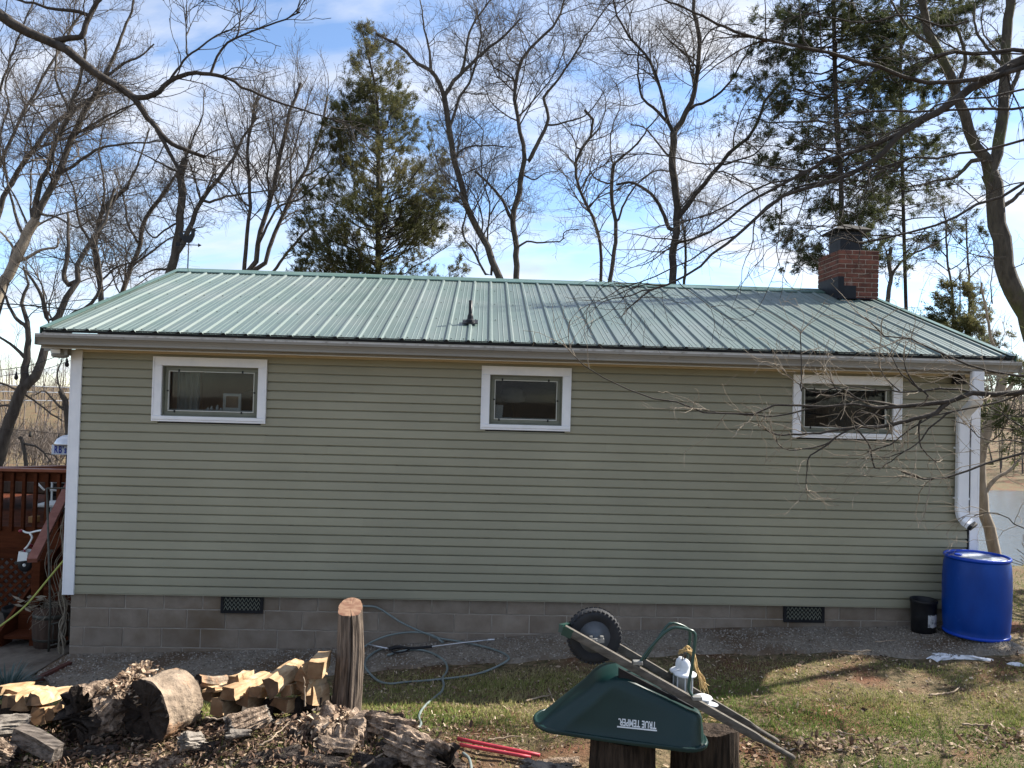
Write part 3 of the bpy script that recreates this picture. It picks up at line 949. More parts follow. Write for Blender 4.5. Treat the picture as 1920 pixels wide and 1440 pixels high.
prof = [(-.10, .0), (-.16, .09), (-.10, .12), (-.07, .06), (-.01, .05), (.03, .09), (.04, .15), (.065, .175), (.085, .155), (.11, .145), (.085, .125), (.085, .06), (.05, -.02), (.01, -.05), (-.05, -.04)]
q = [(wv0[0] + a, za + .075 + b) for a, b in prof]; n = len(q)
MB().add([(x, YR - .008, z) for x, z in q] + [(x, YR + .008, z) for x, z in q], [list(range(n)), list(range(n, 2 * n))[::-1]] + [[(i + 1) % n, i, n + i, n + (i + 1) % n] for i in range(n)]).build('rooster', M['black'], wv)

# ================================================================== TREES
def unit(v): return v / (np.linalg.norm(v, axis=-1, keepdims=True) + 1e-12)


class Grow:
    """polylines in batches of equal length; each batch becomes tubes of one mesh"""
    def __init__(s, seed): s.r = np.random.default_rng(seed); s.b = []

    def add(s, P, R, k): s.b.append((P, R, k))

    def spawn(s, P, R, count, t=(.2, 1.0), ang=(28, 62), ln=(.35, .6), up=.25, wig=.16, n=5, rmax=.55, rmin=.0018, side=None, lmin=.12, lmax=9, taper=.25, gravity=0, rl=.009):
        r = s.r; Mn, m, _ = P.shape
        seg = np.linalg.norm(np.diff(P, axis=1), axis=2); L = seg.sum(1)
        if np.isscalar(count): cnt = np.full(Mn, int(count))
        else: cnt = np.asarray(count, int)
        pi = np.repeat(np.arange(Mn), cnt); C = len(pi)
        if C == 0: return None
        tt = r.uniform(*t, C)
        u = tt * (m - 1); i0 = np.minimum(u.astype(int), m - 2); fr = (u - i0)[:, None]
        st = P[pi, i0] * (1 - fr) + P[pi, i0 + 1] * fr
        T = unit(P[pi, i0 + 1] - P[pi, i0])
        rad = R[pi, i0] * (1 - fr[:, 0]) + R[pi, i0 + 1] * fr[:, 0]
        rv = r.normal(size=(C, 3)); rv[:, 1] *= .8
        pv = unit(rv - T * (rv * T).sum(1, keepdims=True))
        a = np.radians(r.uniform(*ang, C))[:, None]
        d = unit(np.cos(a) * T + np.sin(a) * pv + np.array([0, 0, up]))
        ll = np.clip(L[pi] * r.uniform(*ln, C) * (1.15 - .65 * tt), lmin, lmax)
        Q = np.zeros((C, n, 3)); Q[:, 0] = st
        step = (ll / (n - 1))[:, None]
        for j in range(1, n):
            d = unit(d + r.normal(size=(C, 3)) * wig + np.array([0, 0, up * .25 - gravity]))
            Q[:, j] = Q[:, j - 1] + d * step
        r0 = np.maximum(np.minimum(rad * rmax, ll * rl + .0012), rmin)
        RR = r0[:, None] * np.linspace(1, taper, n)[None]
        return Q, np.maximum(RR, rmin * .7)

    def mesh(s, name, m, parent, batches=None):
        Vs, Fs = [], []; off = 0
        for P, R, k in (batches or s.b):
            Mn, n, _ = P.shape
            T = np.gradient(P, axis=1); T = unit(T)
            ref = np.where((np.abs(T[:, :, 2]).mean(1) < .75)[:, None], np.array([[0, 0, 1.0]]), np.array([[1.0, .2, 0]]))[:, None]
            U = unit(np.cross(T, ref)); Wv = np.cross(T, U)
            a = np.arange(k) / k * 2 * np.pi
            V = P[:, :, None] + R[:, :, None, None] * (np.cos(a)[:, None] * U[:, :, None] + np.sin(a)[:, None] * Wv[:, :, None])
            Vs.append(V.reshape(-1, 3))
            b = (np.arange(Mn) * n * k)[:, None, None] + (np.arange(n - 1) * k)[None, :, None] + np.arange(k)[None, None]
            b2 = (np.arange(Mn) * n * k)[:, None, None] + (np.arange(n - 1) * k)[None, :, None] + ((np.arange(k) + 1) % k)[None, None]
            Fs.append((np.stack([b, b2, b2 + k, b + k], -1) + off).reshape(-1, 4)); off += Mn * n * k
        return obj(name, np.concatenate(Vs), np.concatenate(Fs), m, parent, True)



def trace(lines, Y, dy=.12, seed=0, n=14, base=None, ws=1.0, yfar=None):
    """traced limbs: [(w0, w1, [(px, py), ...]), ...] in photograph pixels at depth Y; side limbs drift in depth and start on an earlier limb.
    returns (K, n, 3), (K, n)"""
    r = np.random.default_rng(seed)
    P, R = [], []
    flat_px, flat_w = [], []
    for li, (w0, w1, pts) in enumerate(lines):
        q = curve_pts(np.array(pts, float), n)
        u = np.linspace(0, 1, n)
        Y0 = Y; snap = None
        if li and flat_px:
            fp = np.concatenate(flat_px); fw_ = np.concatenate(flat_w)
            j = np.argmin(((fp - q[0]) ** 2).sum(1))
            if ((fp[j] - q[0]) ** 2).sum() < 30 ** 2: Y0 = fw_[j, 1]; snap = fw_[j]
        Lw = np.linalg.norm(np.diff(q, axis=0), axis=1).sum() / FPX * (Y - CAM[1])
        drift = (r.choice([-1, 1]) * r.uniform(.4, 1) * dy * Lw) if li else 0
        yo = (lambda x: 0) if yfar is None else (lambda x: (yfar - Y) * float(smooth01((x - 1930) / 260)))   # the trunk stands further back than the boughs
        W3 = np.array([at(x, y, Y + yo(x) if yfar is not None else Y0 + drift * t) for (x, y), t in zip(q, u)])
        if li == 0 and base is not None and abs(base) > 0: pass
        jit = Lw * .004
        W3[1:] += r.normal(size=(n - 1, 3)) * jit
        if snap is not None: W3[0] = snap
        flat_px.append(q); flat_w.append(W3)
        P.append(W3); R.append(ws * (w0 + (w1 - w0) * u ** .8) / 2 / FPX * (W3[:, 1] - CAM[1]))
    return np.array(P), np.array(R)


def root_to_ground(P, R, n, lean=None):
    """extend the first limb down to the terrain"""
    p = P[0, 0]; d = unit(P[0, 0] - P[0, 2]); d[2] = -abs(d[2])
    z = float(ground(p[0], p[1]))
    if p[2] - z < .05: return None
    k = 8; out = [p]
    for i in range(1, k):
        t = i / (k - 1)
        dd = d * (1 - t) + np.array([0, 0, -1]) * t
        h_ = (p[2] - z + .3) / (k - 1)
        out.append(out[-1] + np.array([dd[0] / max(.5, -dd[2]) * h_, dd[1] / max(.5, -dd[2]) * h_, -h_]))
    out = np.array(out)
    r0 = R[0, 0]
    return out[None], (r0 * np.linspace(1, 1.35, k))[None]


def bare_tree(label, lines, Y, seed, dens=1.0, m='bark', dy=.14, twig=(10, 7, 4), up=.25, ln1=(.25, .6), group='bare trees behind the house', cat='tree', root=True, wig=.2,
              yfar=None, l1m=2.6, mtw=None, per1=None, fine=None, t1=(.25, 1.0), name='bare_tree', gravity=0, ws=.6):
    g = Grow(seed)
    P, R = trace(lines, Y, dy, seed, yfar=yfar, ws=ws * (.8 if Y > 5 else .92 if Y > 0 else 1.0))
    if fine is None: fine = .00016 * (Y - CAM[1])
    base = P[0, 0].copy()
    tb = [(P, R, 8)]
    if root:
        q = root_to_ground(P, R, 8)
        if q is not None: tb.append((q[0], q[1], 9)); base = q[0][0, -1].copy(); base[2] += .3
    t = empty(name, base, label, cat, group)
    L = np.linalg.norm(np.diff(P, axis=1), axis=2).sum(1)
    c1 = np.maximum(3, (L * twig[0] * dens * .42)).astype(int)
    b1 = g.spawn(P, R, c1, t=t1, ang=(30, 75), ln=ln1, up=up * .6, wig=wig, n=8, rmax=.5, rmin=fine * 1.6, lmin=.5, lmax=l1m, gravity=gravity)
    tips = g.spawn(P, R, 4, t=(.86, 1.0), ang=(5, 45), ln=(.25, .55), up=up * .6, wig=wig, n=8, rmax=.9, rmin=fine * 1.6, lmin=.4, lmax=l1m, gravity=gravity)
    P1 = np.concatenate([b1[0], tips[0]]); R1 = np.concatenate([b1[1], tips[1]])
    ln = lambda Q: np.linalg.norm(np.diff(Q, axis=1), axis=2).sum(1)
    n2 = np.maximum(2, ln(P1) / l1m * twig[1] * 2.1 * dens + g.r.uniform(-.5, .5, len(P1))).astype(int)
    b2 = g.spawn(P1, R1, n2, t=(.12, 1.0), ang=(28, 70), ln=(.35, .7), up=up * .45, wig=wig * 1.15, n=6, rmin=fine * 1.2, lmin=.2, lmax=l1m * .6, gravity=gravity)
    n3 = np.maximum(1 if twig[2] > 1 else 0, 0 if twig[2] < .01 else ln(b2[0]) / l1m * twig[2] * 4.2 * dens + g.r.uniform(-.5, .5, len(b2[0]))).astype(int)
    b3 = g.spawn(b2[0], b2[1], n3, t=(.12, 1.0), ang=(25, 70), ln=(.4, .75), up=up * .45, wig=wig, n=4, rmin=fine, lmin=.14, lmax=l1m * .33, gravity=gravity)
    g.mesh('trunk', M[m], t, tb)
    g.mesh('crown', M[mtw or 'twig'], t, [(P1, R1, 5), (b2[0], b2[1], 4)] + ([(b3[0], b3[1], 3)] if b3 else []))
    return t


def sprays(centers, dirs, size, r, name, m, parent, per=4, tint0=None, flat=0.0, width=.2, spread=.7):
    """leaf sprays: narrow kite-shaped faces around each centre"""
    C = len(centers)
    ci = np.repeat(np.arange(C), per); K = len(ci)
    d = unit(dirs[ci] + r.normal(size=(K, 3)) * spread * np.array([1, 1, 1 - flat]))
    s_ = unit(np.cross(d, r.normal(size=(K, 3)) * np.array([1 - flat, 1 - flat, 1]) + np.array([0, 0, flat])))
    L = size * r.uniform(.55, 1.35, K)[:, None]
    p = centers[ci] + r.normal(size=(K, 3)) * size * .35
    w = L * width * r.uniform(.7, 1.3, K)[:, None]
    nn = np.cross(d, s_)
    V = np.stack([p + s_ * w * .9, p + d * L + nn * w * .4, p - s_ * w * .9], 1).reshape(-1, 3)
    F = np.arange(K * 3).reshape(K, 3)
    t = (tint0[ci] if tint0 is not None else r.uniform(0, 1, K)) + r.normal(size=K) * .13
    return obj(name, V, F, m, parent, False, None, np.repeat(np.clip(t, 0, 1), 3))


S1 = lambda ox, oy, k: (lambda pts: [(ox + a / k, oy + b / k) for a, b in pts])
A = S1(0, 0, 2.769); B = S1(540, 0, 2.572); Cc = S1(1000, 0, 2.571); D = S1(1380, 0, 2.572)

# --- cedar behind the roof
def conifer(label, name, base_xy, px_axis, Y, half_w, y_top, y_bot, seed, m, nbr=150, nspray=11000, size=.16, droop=0.0, upc=.35, trunk_w=(9, 2), group=None, bark='darkbark', per=4, flat=0, width=.2, tilt=(.05, .5), start=.0, patchy=.5):
    r = np.random.default_rng(seed)
    ax = np.array([at(x, y, Y) for x, y in curve_pts(np.array(px_axis, float), 24)])
    sc = (Y - CAM[1]) / FPX
    z = float(ground(ax[-1, 0], ax[-1, 1]))
    if ax[-1, 2] > z:
        ext = np.linspace(ax[-1], [ax[-1, 0], ax[-1, 1], z - .2], 8)[1:]
        ax = np.vstack([ax, ext])
    t = empty(name, (ax[-1, 0], ax[-1, 1], z), label, 'tree', group)
    zz_ = ax[:, 2]
    rad = np.interp(zz_, [zz_.min(), zz_.max()], [trunk_w[0] / 2 * sc * 1.2, trunk_w[1] / 2 * sc])
    g = Grow(seed)
    g.mesh('trunk', M[bark], t, [(ax[None], rad[None], 9)])
    # limbs
    zt, zb = at(960, y_top, Y)[2], at(960, y_bot, Y)[2]
    f = r.uniform(start, 1, nbr) ** 1.0            # 0 top .. 1 bottom
    zl = zt + (zb - zt) * f
    o = np.argsort(ax[:, 2]); st = np.stack([np.interp(zl, ax[o, 2], ax[o, i]) for i in range(3)], 1)
    az = r.uniform(0, 2 * np.pi, nbr)
    hw = half_w(f, az, r)
    el = r.uniform(*tilt, nbr)
    n = 8
    P = np.zeros((nbr, n, 3)); u = np.linspace(0, 1, n)
    for j in range(n):
        P[:, j, 0] = st[:, 0] + np.cos(az) * hw * u[j]
        P[:, j, 1] = st[:, 1] + np.sin(az) * hw * u[j]
        P[:, j, 2] = st[:, 2] + hw * (np.tan(el) * u[j] - droop * u[j] ** 2 + upc * u[j] ** 2)
    P[:, 1:] += r.normal(size=(nbr, n - 1, 3)) * hw[:, None, None] * .025
    R = np.maximum(.012 * hw[:, None] * np.linspace(1, .2, n)[None], .003)
    b1 = g.spawn(P, R, 7, t=(.25, 1), ang=(25, 55), ln=(.25, .5), up=upc * .5 - droop * .3, wig=.12, n=5, rmin=.002, lmin=.12)
    b2 = g.spawn(b1[0], b1[1], 4, t=(.2, 1), ang=(20, 55), ln=(.35, .6), up=upc * .5 - droop * .3, wig=.12, n=4, rmin=.0018, lmin=.08)
    g.mesh('limbs', M[bark], t, [(P, R, 5), (b1[0], b1[1], 3), (b2[0], b2[1], 3)])
    # foliage on the outer twigs, in clumps
    cand = np.concatenate([b2[0][:, k] for k in (1, 2, 3)] + [b1[0][:, 3], b1[0][:, 4]])
    dr = np.concatenate([unit(b2[0][:, 3] - b2[0][:, 0])] * 3 + [unit(b1[0][:, 4] - b1[0][:, 2])] * 2)
    cn = fbm(cand[:, 0] * 1.5 + cand[:, 1] * 1.1, cand[:, 2] * 1.5, seed, 3)
    w = np.clip(.5 + patchy * cn * 2.2, .02, 1)
    h1 = np.repeat(hw, 7); h2 = np.repeat(h1, 4)
    w = w * np.concatenate([h2] * 3 + [h1] * 2) ** 1.2
    keep = r.choice(len(cand), nspray, p=w / w.sum())
    tn = .5 + .55 * fbm(cand[keep, 0] * 1.2 - cand[keep, 1], cand[keep, 2] * 1.2, seed + 5, 3)
    sprays(cand[keep], unit(dr[keep] + np.array([0, 0, upc * .8 - droop * .5])), size, r, 'crown', m, t, per, tn, flat, width)
    return t


def cedar_w(f, az, r):
    base = np.interp(f, [0, .07, .19, .34, .48, .64, .78, 1], [.16, .46, .95, 1.2, 1.5, 1.95, 2.25, 2.5])
    return base * r.uniform(.72, 1.06, len(f))


conifer('tall pointed cedar, olive green, rising behind the roof', 'cedar_tree', None, [(680, 60), (706, 180), (709, 300), (709, 430), (709, 540)], 13.0, cedar_w, 62, 620, 21, M['cedar'],
        nbr=260, nspray=42000, size=.068, upc=.35, trunk_w=(16, 3), per=5, patchy=.42, width=.12)

# --- tall bare trees rising behind the ridge (traced limb by limb)
bare_tree('tall bare tree with a crooked leaning trunk, just right of the cedar', [
    (36, 26, B([(1045, 1400), (1000, 1290), (950, 1170), (880, 1030), (830, 860), (800, 760), (780, 620), (750, 470)])),
    (24, 12, B([(750, 470), (735, 410), (690, 340), (630, 310), (560, 240), (500, 200), (420, 160)])),
    (14, 5, B([(690, 330), (680, 230), (660, 150), (645, 40), (630, -30)])),
    (20, 9, B([(755, 455), (820, 370), (890, 300), (960, 240), (1040, 180), (1120, 90)])),
    (15, 6, B([(840, 350), (860, 230), (890, 120), (950, 40), (1000, -40)])),
    (15, 7, B([(790, 610), (820, 480), (880, 390), (910, 280), (930, 150), (905, 40)])),
    (11, 4, B([(805, 745), (870, 710), (960, 700), (1090, 712)])),
    (13, 7, B([(1000, 1290), (960, 1330), (900, 1220), (840, 1120), (860, 1030), (855, 960)])),
    (9, 4, B([(950, 1170), (975, 990), (940, 880), (930, 760), (940, 640), (880, 560)])),
    (8, 3, B([(960, 1060), (1040, 930), (1120, 850), (1200, 800)])),
], 10.5, 31, ws=0.5, dens=1.15, twig=(11, 8, 5))
bare_tree('tall bare tree with a straight forking trunk, second right of the cedar', [
    (30, 26, B([(1097, 1420), (1100, 1200), (1085, 1060), (1110, 930), (1130, 840)])),
    (24, 10, B([(1130, 840), (1145, 740), (1110, 600), (1095, 460), (1100, 380), (1125, 290), (1200, 200), (1290, 110), (1340, 0)])),
    (22, 14, B([(1150, 800), (1190, 720), (1240, 620), (1255, 560), (1230, 470)])),
    (13, 5, B([(1230, 470), (1310, 370), (1400, 230), (1480, 110), (1560, 0)])),
    (11, 4, B([(1245, 610), (1330, 590), (1430, 560), (1500, 480), (1530, 430)])),
    (18, 9, B([(1075, 1060), (1030, 960), (960, 880), (900, 825)])),
    (10, 4, B([(1100, 390), (1040, 350), (990, 320), (960, 250)])),
    (11, 4, B([(1115, 1200), (1150, 1165), (1230, 1170), (1320, 1160), (1330, 1120), (1400, 1105)])),
    (8, 3, B([(1145, 850), (1190, 865), (1240, 835), (1310, 825)])),
    (8, 3, B([(1120, 560), (1170, 500), (1220, 440), (1300, 330), (1330, 200), (1300, 80)])),
], 11.0, 32, ws=0.5, dens=1.15, twig=(11, 8, 5))
bare_tree('slender bare tree with a snaking trunk behind the middle of the roof', [
    (15, 12, Cc([(323, 1400), (325, 1200), (300, 1090), (250, 980), (205, 860), (210, 740), (265, 680), (285, 580), (240, 530)])),
    (8, 3, Cc([(265, 680), (320, 610), (350, 500), (330, 430)])),
    (7, 3, Cc([(215, 730), (190, 660), (140, 600), (100, 560)])),
    (7, 3, Cc([(235, 900), (280, 830), (340, 800), (400, 830)])),
], 14, 33, ws=0.55, dens=.7, twig=(12, 8, 5))
bare_tree('slender bare tree forking low, left of the big dark trunk', [
    (20, 16, Cc([(362, 1400), (385, 1250), (400, 1120), (380, 980), (375, 890), (390, 790)])),
    (12, 5, Cc([(390, 790), (450, 740), (510, 680), (560, 610), (620, 540)])),
    (11, 5, Cc([(405, 1090), (430, 1000), (460, 940), (520, 870), (600, 820), (650, 830)])),
    (9, 3, Cc([(375, 890), (300, 860), (270, 800), (290, 720)])),
    (8, 3, Cc([(385, 810), (370, 690), (390, 590), (420, 500), (400, 400)])),
], 13.2, 34, ws=0.55, dens=.7, twig=(12, 8, 5))
bare_tree('big bare tree with a dark forked trunk rising left of the chimney', [
    (30, 28, Cc([(675, 1420), (675, 1200), (690, 1080), (690, 960), (675, 840), (670, 720), (680, 640)])),
    (24, 14, Cc([(680, 640), (740, 540), (775, 440), (795, 340), (800, 200), (775, 60), (780, -60)])),
    (16, 6, Cc([(665, 650), (640, 530), (590, 380), (540, 260), (460, 180), (400, 60), (380, -40)])),
    (13, 5, Cc([(650, 600), (590, 530), (530, 480), (510, 400), (505, 280), (520, 180)])),
    (12, 5, Cc([(750, 520), (830, 490), (910, 440), (970, 360), (1010, 290), (1060, 210)])),
    (22, 9, Cc([(710, 1040), (790, 930), (880, 820), (950, 730), (1050, 650), (1100, 540), (1120, 480), (1200, 400)])),
    (9, 4, Cc([(900, 800), (990, 770), (1070, 740), (1150, 640)])),
    (17, 9, Cc([(660, 1130), (620, 1010), (550, 920), (470, 880), (400, 890)])),
    (13, 8, Cc([(725, 1400), (735, 1240), (730, 1110)])),
    (9, 4, Cc([(655, 760), (600, 690), (540, 620), (470, 600)])),
    (8, 3, Cc([(790, 330), (730, 260), (650, 190), (590, 120)])),
    (8, 3, Cc([(805, 220), (850, 150), (930, 120), (1010, 120)])),
], 11.5, 35, ws=0.62, dens=1.1, twig=(11, 8, 5), m='darkbark')
bare_tree('thin grey bare tree growing just right of the chimney', [
    (16, 12, S1(1400, 380, 3.692)([(970, 760), (985, 600), (1000, 520), (985, 400), (1000, 310)])),
    (10, 4, S1(1400, 380, 3.692)([(1000, 510), (1050, 430), (1130, 370), (1230, 320), (1330, 270), (1420, 200)])),
    (6, 3, S1(1400, 380, 3.692)([(985, 400), (960, 320), (920, 260)])),
    (6, 3, S1(1400, 380, 3.692)([(1100, 390), (1170, 330), (1180, 250)])),
], 9.0, 36, ws=0.7, dens=1.0, twig=(9, 6, 4))

# --- the left side
bare_tree('bare tree with a fork low over the roof and a short horizontal stub, left', [
    (30, 22, A([(870, 1470), (915, 1300), (930, 1150), (945, 1000), (935, 920), (965, 820)])),
    (20, 7, A([(915, 1330), (980, 1200), (1040, 1050), (1130, 940), (1210, 820), (1260, 720), (1330, 600)])),
    (10, 4, A([(1060, 1060), (1180, 1020), (1300, 1000), (1440, 985)])),
    (8, 3, A([(965, 830), (1000, 720), (1050, 600), (1060, 480)])),
    (8, 3, A([(945, 900), (860, 860), (760, 810), (650, 760)])),
    (8, 4, A([(930, 1150), (860, 1190), (790, 1230), (720, 1120)])),
    (9, 4, A([(890, 1400), (800, 1400), (720, 1440)])),
    (7, 3, A([(1130, 940), (1180, 980), (1260, 1060)])),
], 11.0, 41, ws=0.7, dens=1.05, twig=(11, 8, 5), group='bare trees left of the cedar')
bare_tree('clump of many upright bare stems just left of the cedar', [
    (17, 10, A([(1265, 1440), (1280, 1240), (1300, 1060), (1290, 900), (1290, 700), (1340, 500)])),
    (22, 12, A([(1320, 1440), (1350, 1200), (1410, 1020), (1450, 820), (1490, 640), (1560, 430)])),
    (19, 9, A([(1360, 1440), (1430, 1200), (1520, 1010), (1580, 900), (1660, 700), (1700, 500)])),
    (14, 6, A([(1395, 1440), (1480, 1330), (1560, 1230), (1680, 1130)])),
    (12, 4, A([(1340, 1260), (1400, 1150), (1440, 1080), (1560, 1030), (1660, 940), (1770, 840)])),
    (9, 4, A([(1290, 1080), (1230, 1000), (1200, 900), (1240, 760)])),
    (9, 4, A([(1400, 1030), (1390, 860), (1420, 700), (1400, 520)])),
    (9, 4, A([(1520, 1020), (1510, 850), (1560, 650), (1620, 450)])),
    (8, 3, A([(1290, 900), (1220, 760), (1180, 640), (1150, 500)])),
], 14.0, 42, ws=0.58, dens=.95, twig=(11, 8, 5), up=.45, group='bare trees left of the cedar', m='twig', ln1=(.25, .5), l1m=3.2, name='tree_clump')
bare_tree('tall bare tree leaning right with a pale trunk, far left', [
    (22, 14, A([(20, 1480), (90, 1310), (160, 1170), (220, 1060), (310, 900), (370, 750), (430, 580), (540, 410)])),
    (11, 5, A([(540, 410), (600, 270), (640, 160), (680, 60), (700, -60)])),
    (16, 7, A([(160, 1170), (190, 1040), (250, 860), (300, 720), (360, 560), (440, 330), (450, 200)])),
    (10, 4, A([(310, 910), (420, 830), (520, 770), (640, 745), (760, 740), (850, 730)])),
    (9, 4, A([(380, 700), (480, 650), (580, 590), (700, 540)])),
    (8, 4, A([(540, 410), (640, 330), (720, 300), (800, 230)])),
    (9, 4, A([(130, 1240), (80, 1120), (50, 1000), (30, 880), (-20, 780)])),
    (8, 3, A([(360, 560), (300, 450), (290, 330), (320, 200), (420, 80)])),
    (8, 3, A([(200, 1110), (300, 1130), (400, 1180), (480, 1130)])),
], 9.5, 43, ws=.85, dens=.95, twig=(11, 8, 5), m='bark', group='bare trees left of the cedar')
bare_tree('bare tree of thin leaning limbs at the far left edge', [
    (18, 11, A([(-60, 1250), (10, 1050), (90, 900), (180, 770), (240, 690), (330, 600), (420, 550), (560, 480)])),
    (12, 6, A([(-80, 1000), (0, 850), (60, 720), (140, 560), (240, 380), (330, 230), (420, 60)])),
    (10, 4, A([(180, 770), (270, 740), (380, 700), (520, 640), (690, 545)])),
    (9, 4, A([(-40, 600), (20, 400), (70, 250), (130, 120), (180, -20)])),
    (8, 4, A([(0, 850), (0, 700), (40, 560), (30, 420), (90, 300)])),
], 12.5, 44, ws=0.75, dens=.95, twig=(11, 8, 5), group='bare trees left of the cedar')
T3 = S1(0, 420, 3.0)
bare_tree('dark leaning bare tree behind the deck, forking low beside the eave', [
    (36, 30, T3([(-40, 1400), (0, 1290), (50, 1120), (90, 1010), (130, 920)])),
    (26, 5, T3([(130, 920), (145, 800), (158, 650), (150, 540), (125, 430), (160, 330), (130, 240)])),
    (30, 7, T3([(135, 930), (200, 850), (240, 780), (255, 690), (300, 570), (360, 450), (420, 330), (450, 220), (520, 70), (600, -60), (640, -200)])),
    (16, 7, T3([(400, 370), (360, 290), (380, 180), (385, 60), (380, -60)])),
    (14, 6, T3([(330, 520), (270, 540), (230, 400), (180, 310), (130, 250)])),
    (12, 5, T3([(150, 760), (90, 700), (20, 650), (-40, 620)])),
    (12, 5, T3([(160, 580), (100, 540), (50, 460), (30, 400), (-10, 330)])),
    (13, 6, T3([(300, 580), (420, 500), (520, 440), (570, 330), (550, 180), (520, 60)])),
    (9, 4, T3([(80, 1030), (20, 1020), (-30, 1040)])),
    (7, 4, T3([(-20, 890), (40, 905), (110, 940), (200, 1000), (280, 1060), (345, 1105)])),
], 6.5, 45, ws=0.8, dens=1.1, twig=(8, 6, 4), m='bark', group='bare trees left of the cedar')
bare_tree('old bare tree at the far left edge with a thick leaning trunk', [
    (30, 26, T3([(-80, 560), (-20, 420), (10, 340), (60, 260), (110, 160), (150, 60), (200, -20)])),
    (11, 5, T3([(80, 220), (170, 180), (250, 140), (320, 130), (330, 80)])),
    (9, 4, T3([(100, 180), (60, 110), (20, 60), (-20, 20)])),
], 7.4, 46, ws=0.85, dens=.8, twig=(8, 6, 4), m='palebark', group='bare trees left of the cedar')
bare_tree('broken snag with pale splintered limbs beside the sign', [
    (20, 15, T3([(395, 1330), (385, 1180), (375, 1070), (370, 1000), (340, 940)])),
    (8, 3, T3([(370, 1010), (330, 900), (325, 830), (350, 760)])),
    (9, 3, T3([(375, 1060), (310, 1000), (250, 940), (200, 960)])),
    (6, 3, T3([(380, 1080), (420, 1000), (440, 940)])),
], 8.5, 47, ws=0.8, dens=.9, twig=(8, 6, 4), m='bark', group='bare trees left of the cedar')
bare_tree('stumpy pale snag standing on the grass beyond the deck rail', [
    (12, 10, T3([(150, 1400), (140, 1300), (125, 1220), (110, 1200)])),
    (7, 3, T3([(140, 1240), (200, 1250), (250, 1290), (285, 1340)])),
    (5, 2, T3([(250, 1290), (300, 1300), (330, 1330)])),
], 9.5, 48, ws=0.8, dens=.8, twig=(6, 5, 3), m='bark', group='bare trees left of the cedar', name='tree_snag')

bare_tree('slim bare tree with a wavy trunk between the leaning trees at left', [
    (15, 11, [(188, 640), (190, 560), (184, 510), (177, 458), (186, 420), (195, 395), (215, 370), (238, 350)]),
    (7, 3, [(238, 350), (262, 300), (280, 240)]),
    (8, 3, [(180, 470), (150, 420), (140, 360), (118, 300), (110, 240)]),
    (7, 3, [(192, 400), (196, 340), (186, 280), (200, 220)]),
    (6, 3, [(186, 530), (220, 500), (252, 490), (280, 462)]),
], 13.0, 71, ws=.9, dens=1.1, twig=(11, 8, 5), group='bare trees left of the cedar')
bare_tree('slender bare tree leaning right just left of the roof peak', [
    (14, 10, [(222, 640), (230, 545), (246, 505), (260, 470), (268, 420), (290, 385), (315, 352)]),
    (7, 3, [(315, 352), (345, 300), (360, 250)]),
    (7, 3, [(262, 460), (240, 420), (232, 370), (215, 320)]),
    (6, 3, [(250, 498), (300, 460), (330, 440), (380, 425)]),
], 14.5, 72, ws=.9, dens=1.1, twig=(11, 8, 5), group='bare trees left of the cedar')
# --- the right side
bare_tree('mossy dark tree with a thick forked trunk right of the chimney', [
    (44, 36, D([(1440, 1640), (1389, 1480), (1330, 1380), (1290, 1230), (1260, 1050), (1245, 900), (1225, 830)])),
    (26, 16, D([(1225, 830), (1180, 740), (1120, 620), (1080, 500), (1040, 370), (980, 260), (925, 140), (890, 0), (880, -60)])),
    (26, 20, D([(1245, 820), (1275, 640), (1290, 500), (1300, 300), (1315, 140), (1320, -40)])),
    (13, 6, D([(1290, 520), (1360, 350), (1400, 240), (1440, 160)])),
    (11, 6, D([(1060, 430), (1100, 330), (1100, 240), (1060, 130)])),
    (12, 5, D([(1275, 1000), (1340, 960), (1400, 900), (1460, 880)])),
    (11, 4, D([(1150, 760), (1060, 850), (960, 870), (880, 900)])),
    (9, 4, D([(960, 220), (860, 160), (780, 60), (740, -30)])),
    (9, 4, D([(1300, 330), (1230, 250), (1160, 150), (1150, 20)])),
], 4.6, 51, ws=0.9, dens=.9, twig=(8, 7, 4), m='mossbark', group='trees right of the chimney')


def hem_w(f, az, r):
    base = np.interp(f, [0, .25, .5, .7, .85, 1], [1.8, 2.2, 2.5, 2.1, 1.9, 1.1])
    return base * r.uniform(.45, 1.05, len(f))


conifer('dark hemlock with drooping layered sprays behind the chimney', 'hemlock_tree', None, [(1560, -120), (1564, 60), (1568, 218), (1576, 311), (1578, 416), (1580, 560)], 9.5, hem_w, -60, 500, 52, M['hemlock'],
        nbr=150, nspray=38000, size=.071, droop=.12, upc=.05, trunk_w=(12, 7), per=4, flat=.35, patchy=.75, tilt=(-.05, .25), group='trees right of the chimney', width=.12)
conifer('dark evergreen crown filling the upper right above the mossy fork', 'hemlock_tree', None, [(1690, -200), (1690, 40), (1688, 160), (1692, 330), (1700, 620)], 11.5, hem_w, -150, 470, 54, M['hemlock'],
        nbr=140, nspray=30000, size=.074, droop=.12, upc=.05, trunk_w=(7, 5), per=4, flat=.35, patchy=.75, tilt=(-.05, .25), group='trees right of the chimney', width=.12)


def low_w(f, az, r):
    return np.interp(f, [0, .3, 1], [.25, .8, 1.3]) * r.uniform(.5, 1.05, len(f))


conifer('small olive cedar low between the chimney and the mossy trunk', 'cedar_tree', None, [(1800, 505), (1800, 600), (1798, 720)], 9.5, low_w, 505, 720, 53, M['cedar'],
        nbr=90, nspray=8000, size=.08, width=.13, upc=.2, trunk_w=(6, 2), per=5, group='trees right of the chimney', patchy=.6)
def shade_tree_w(f, az, r):
    return np.interp(f, [0, .3, .7, 1], [.8, 1.8, 2.2, 2.0]) * r.uniform(.5, 1.05, len(f))


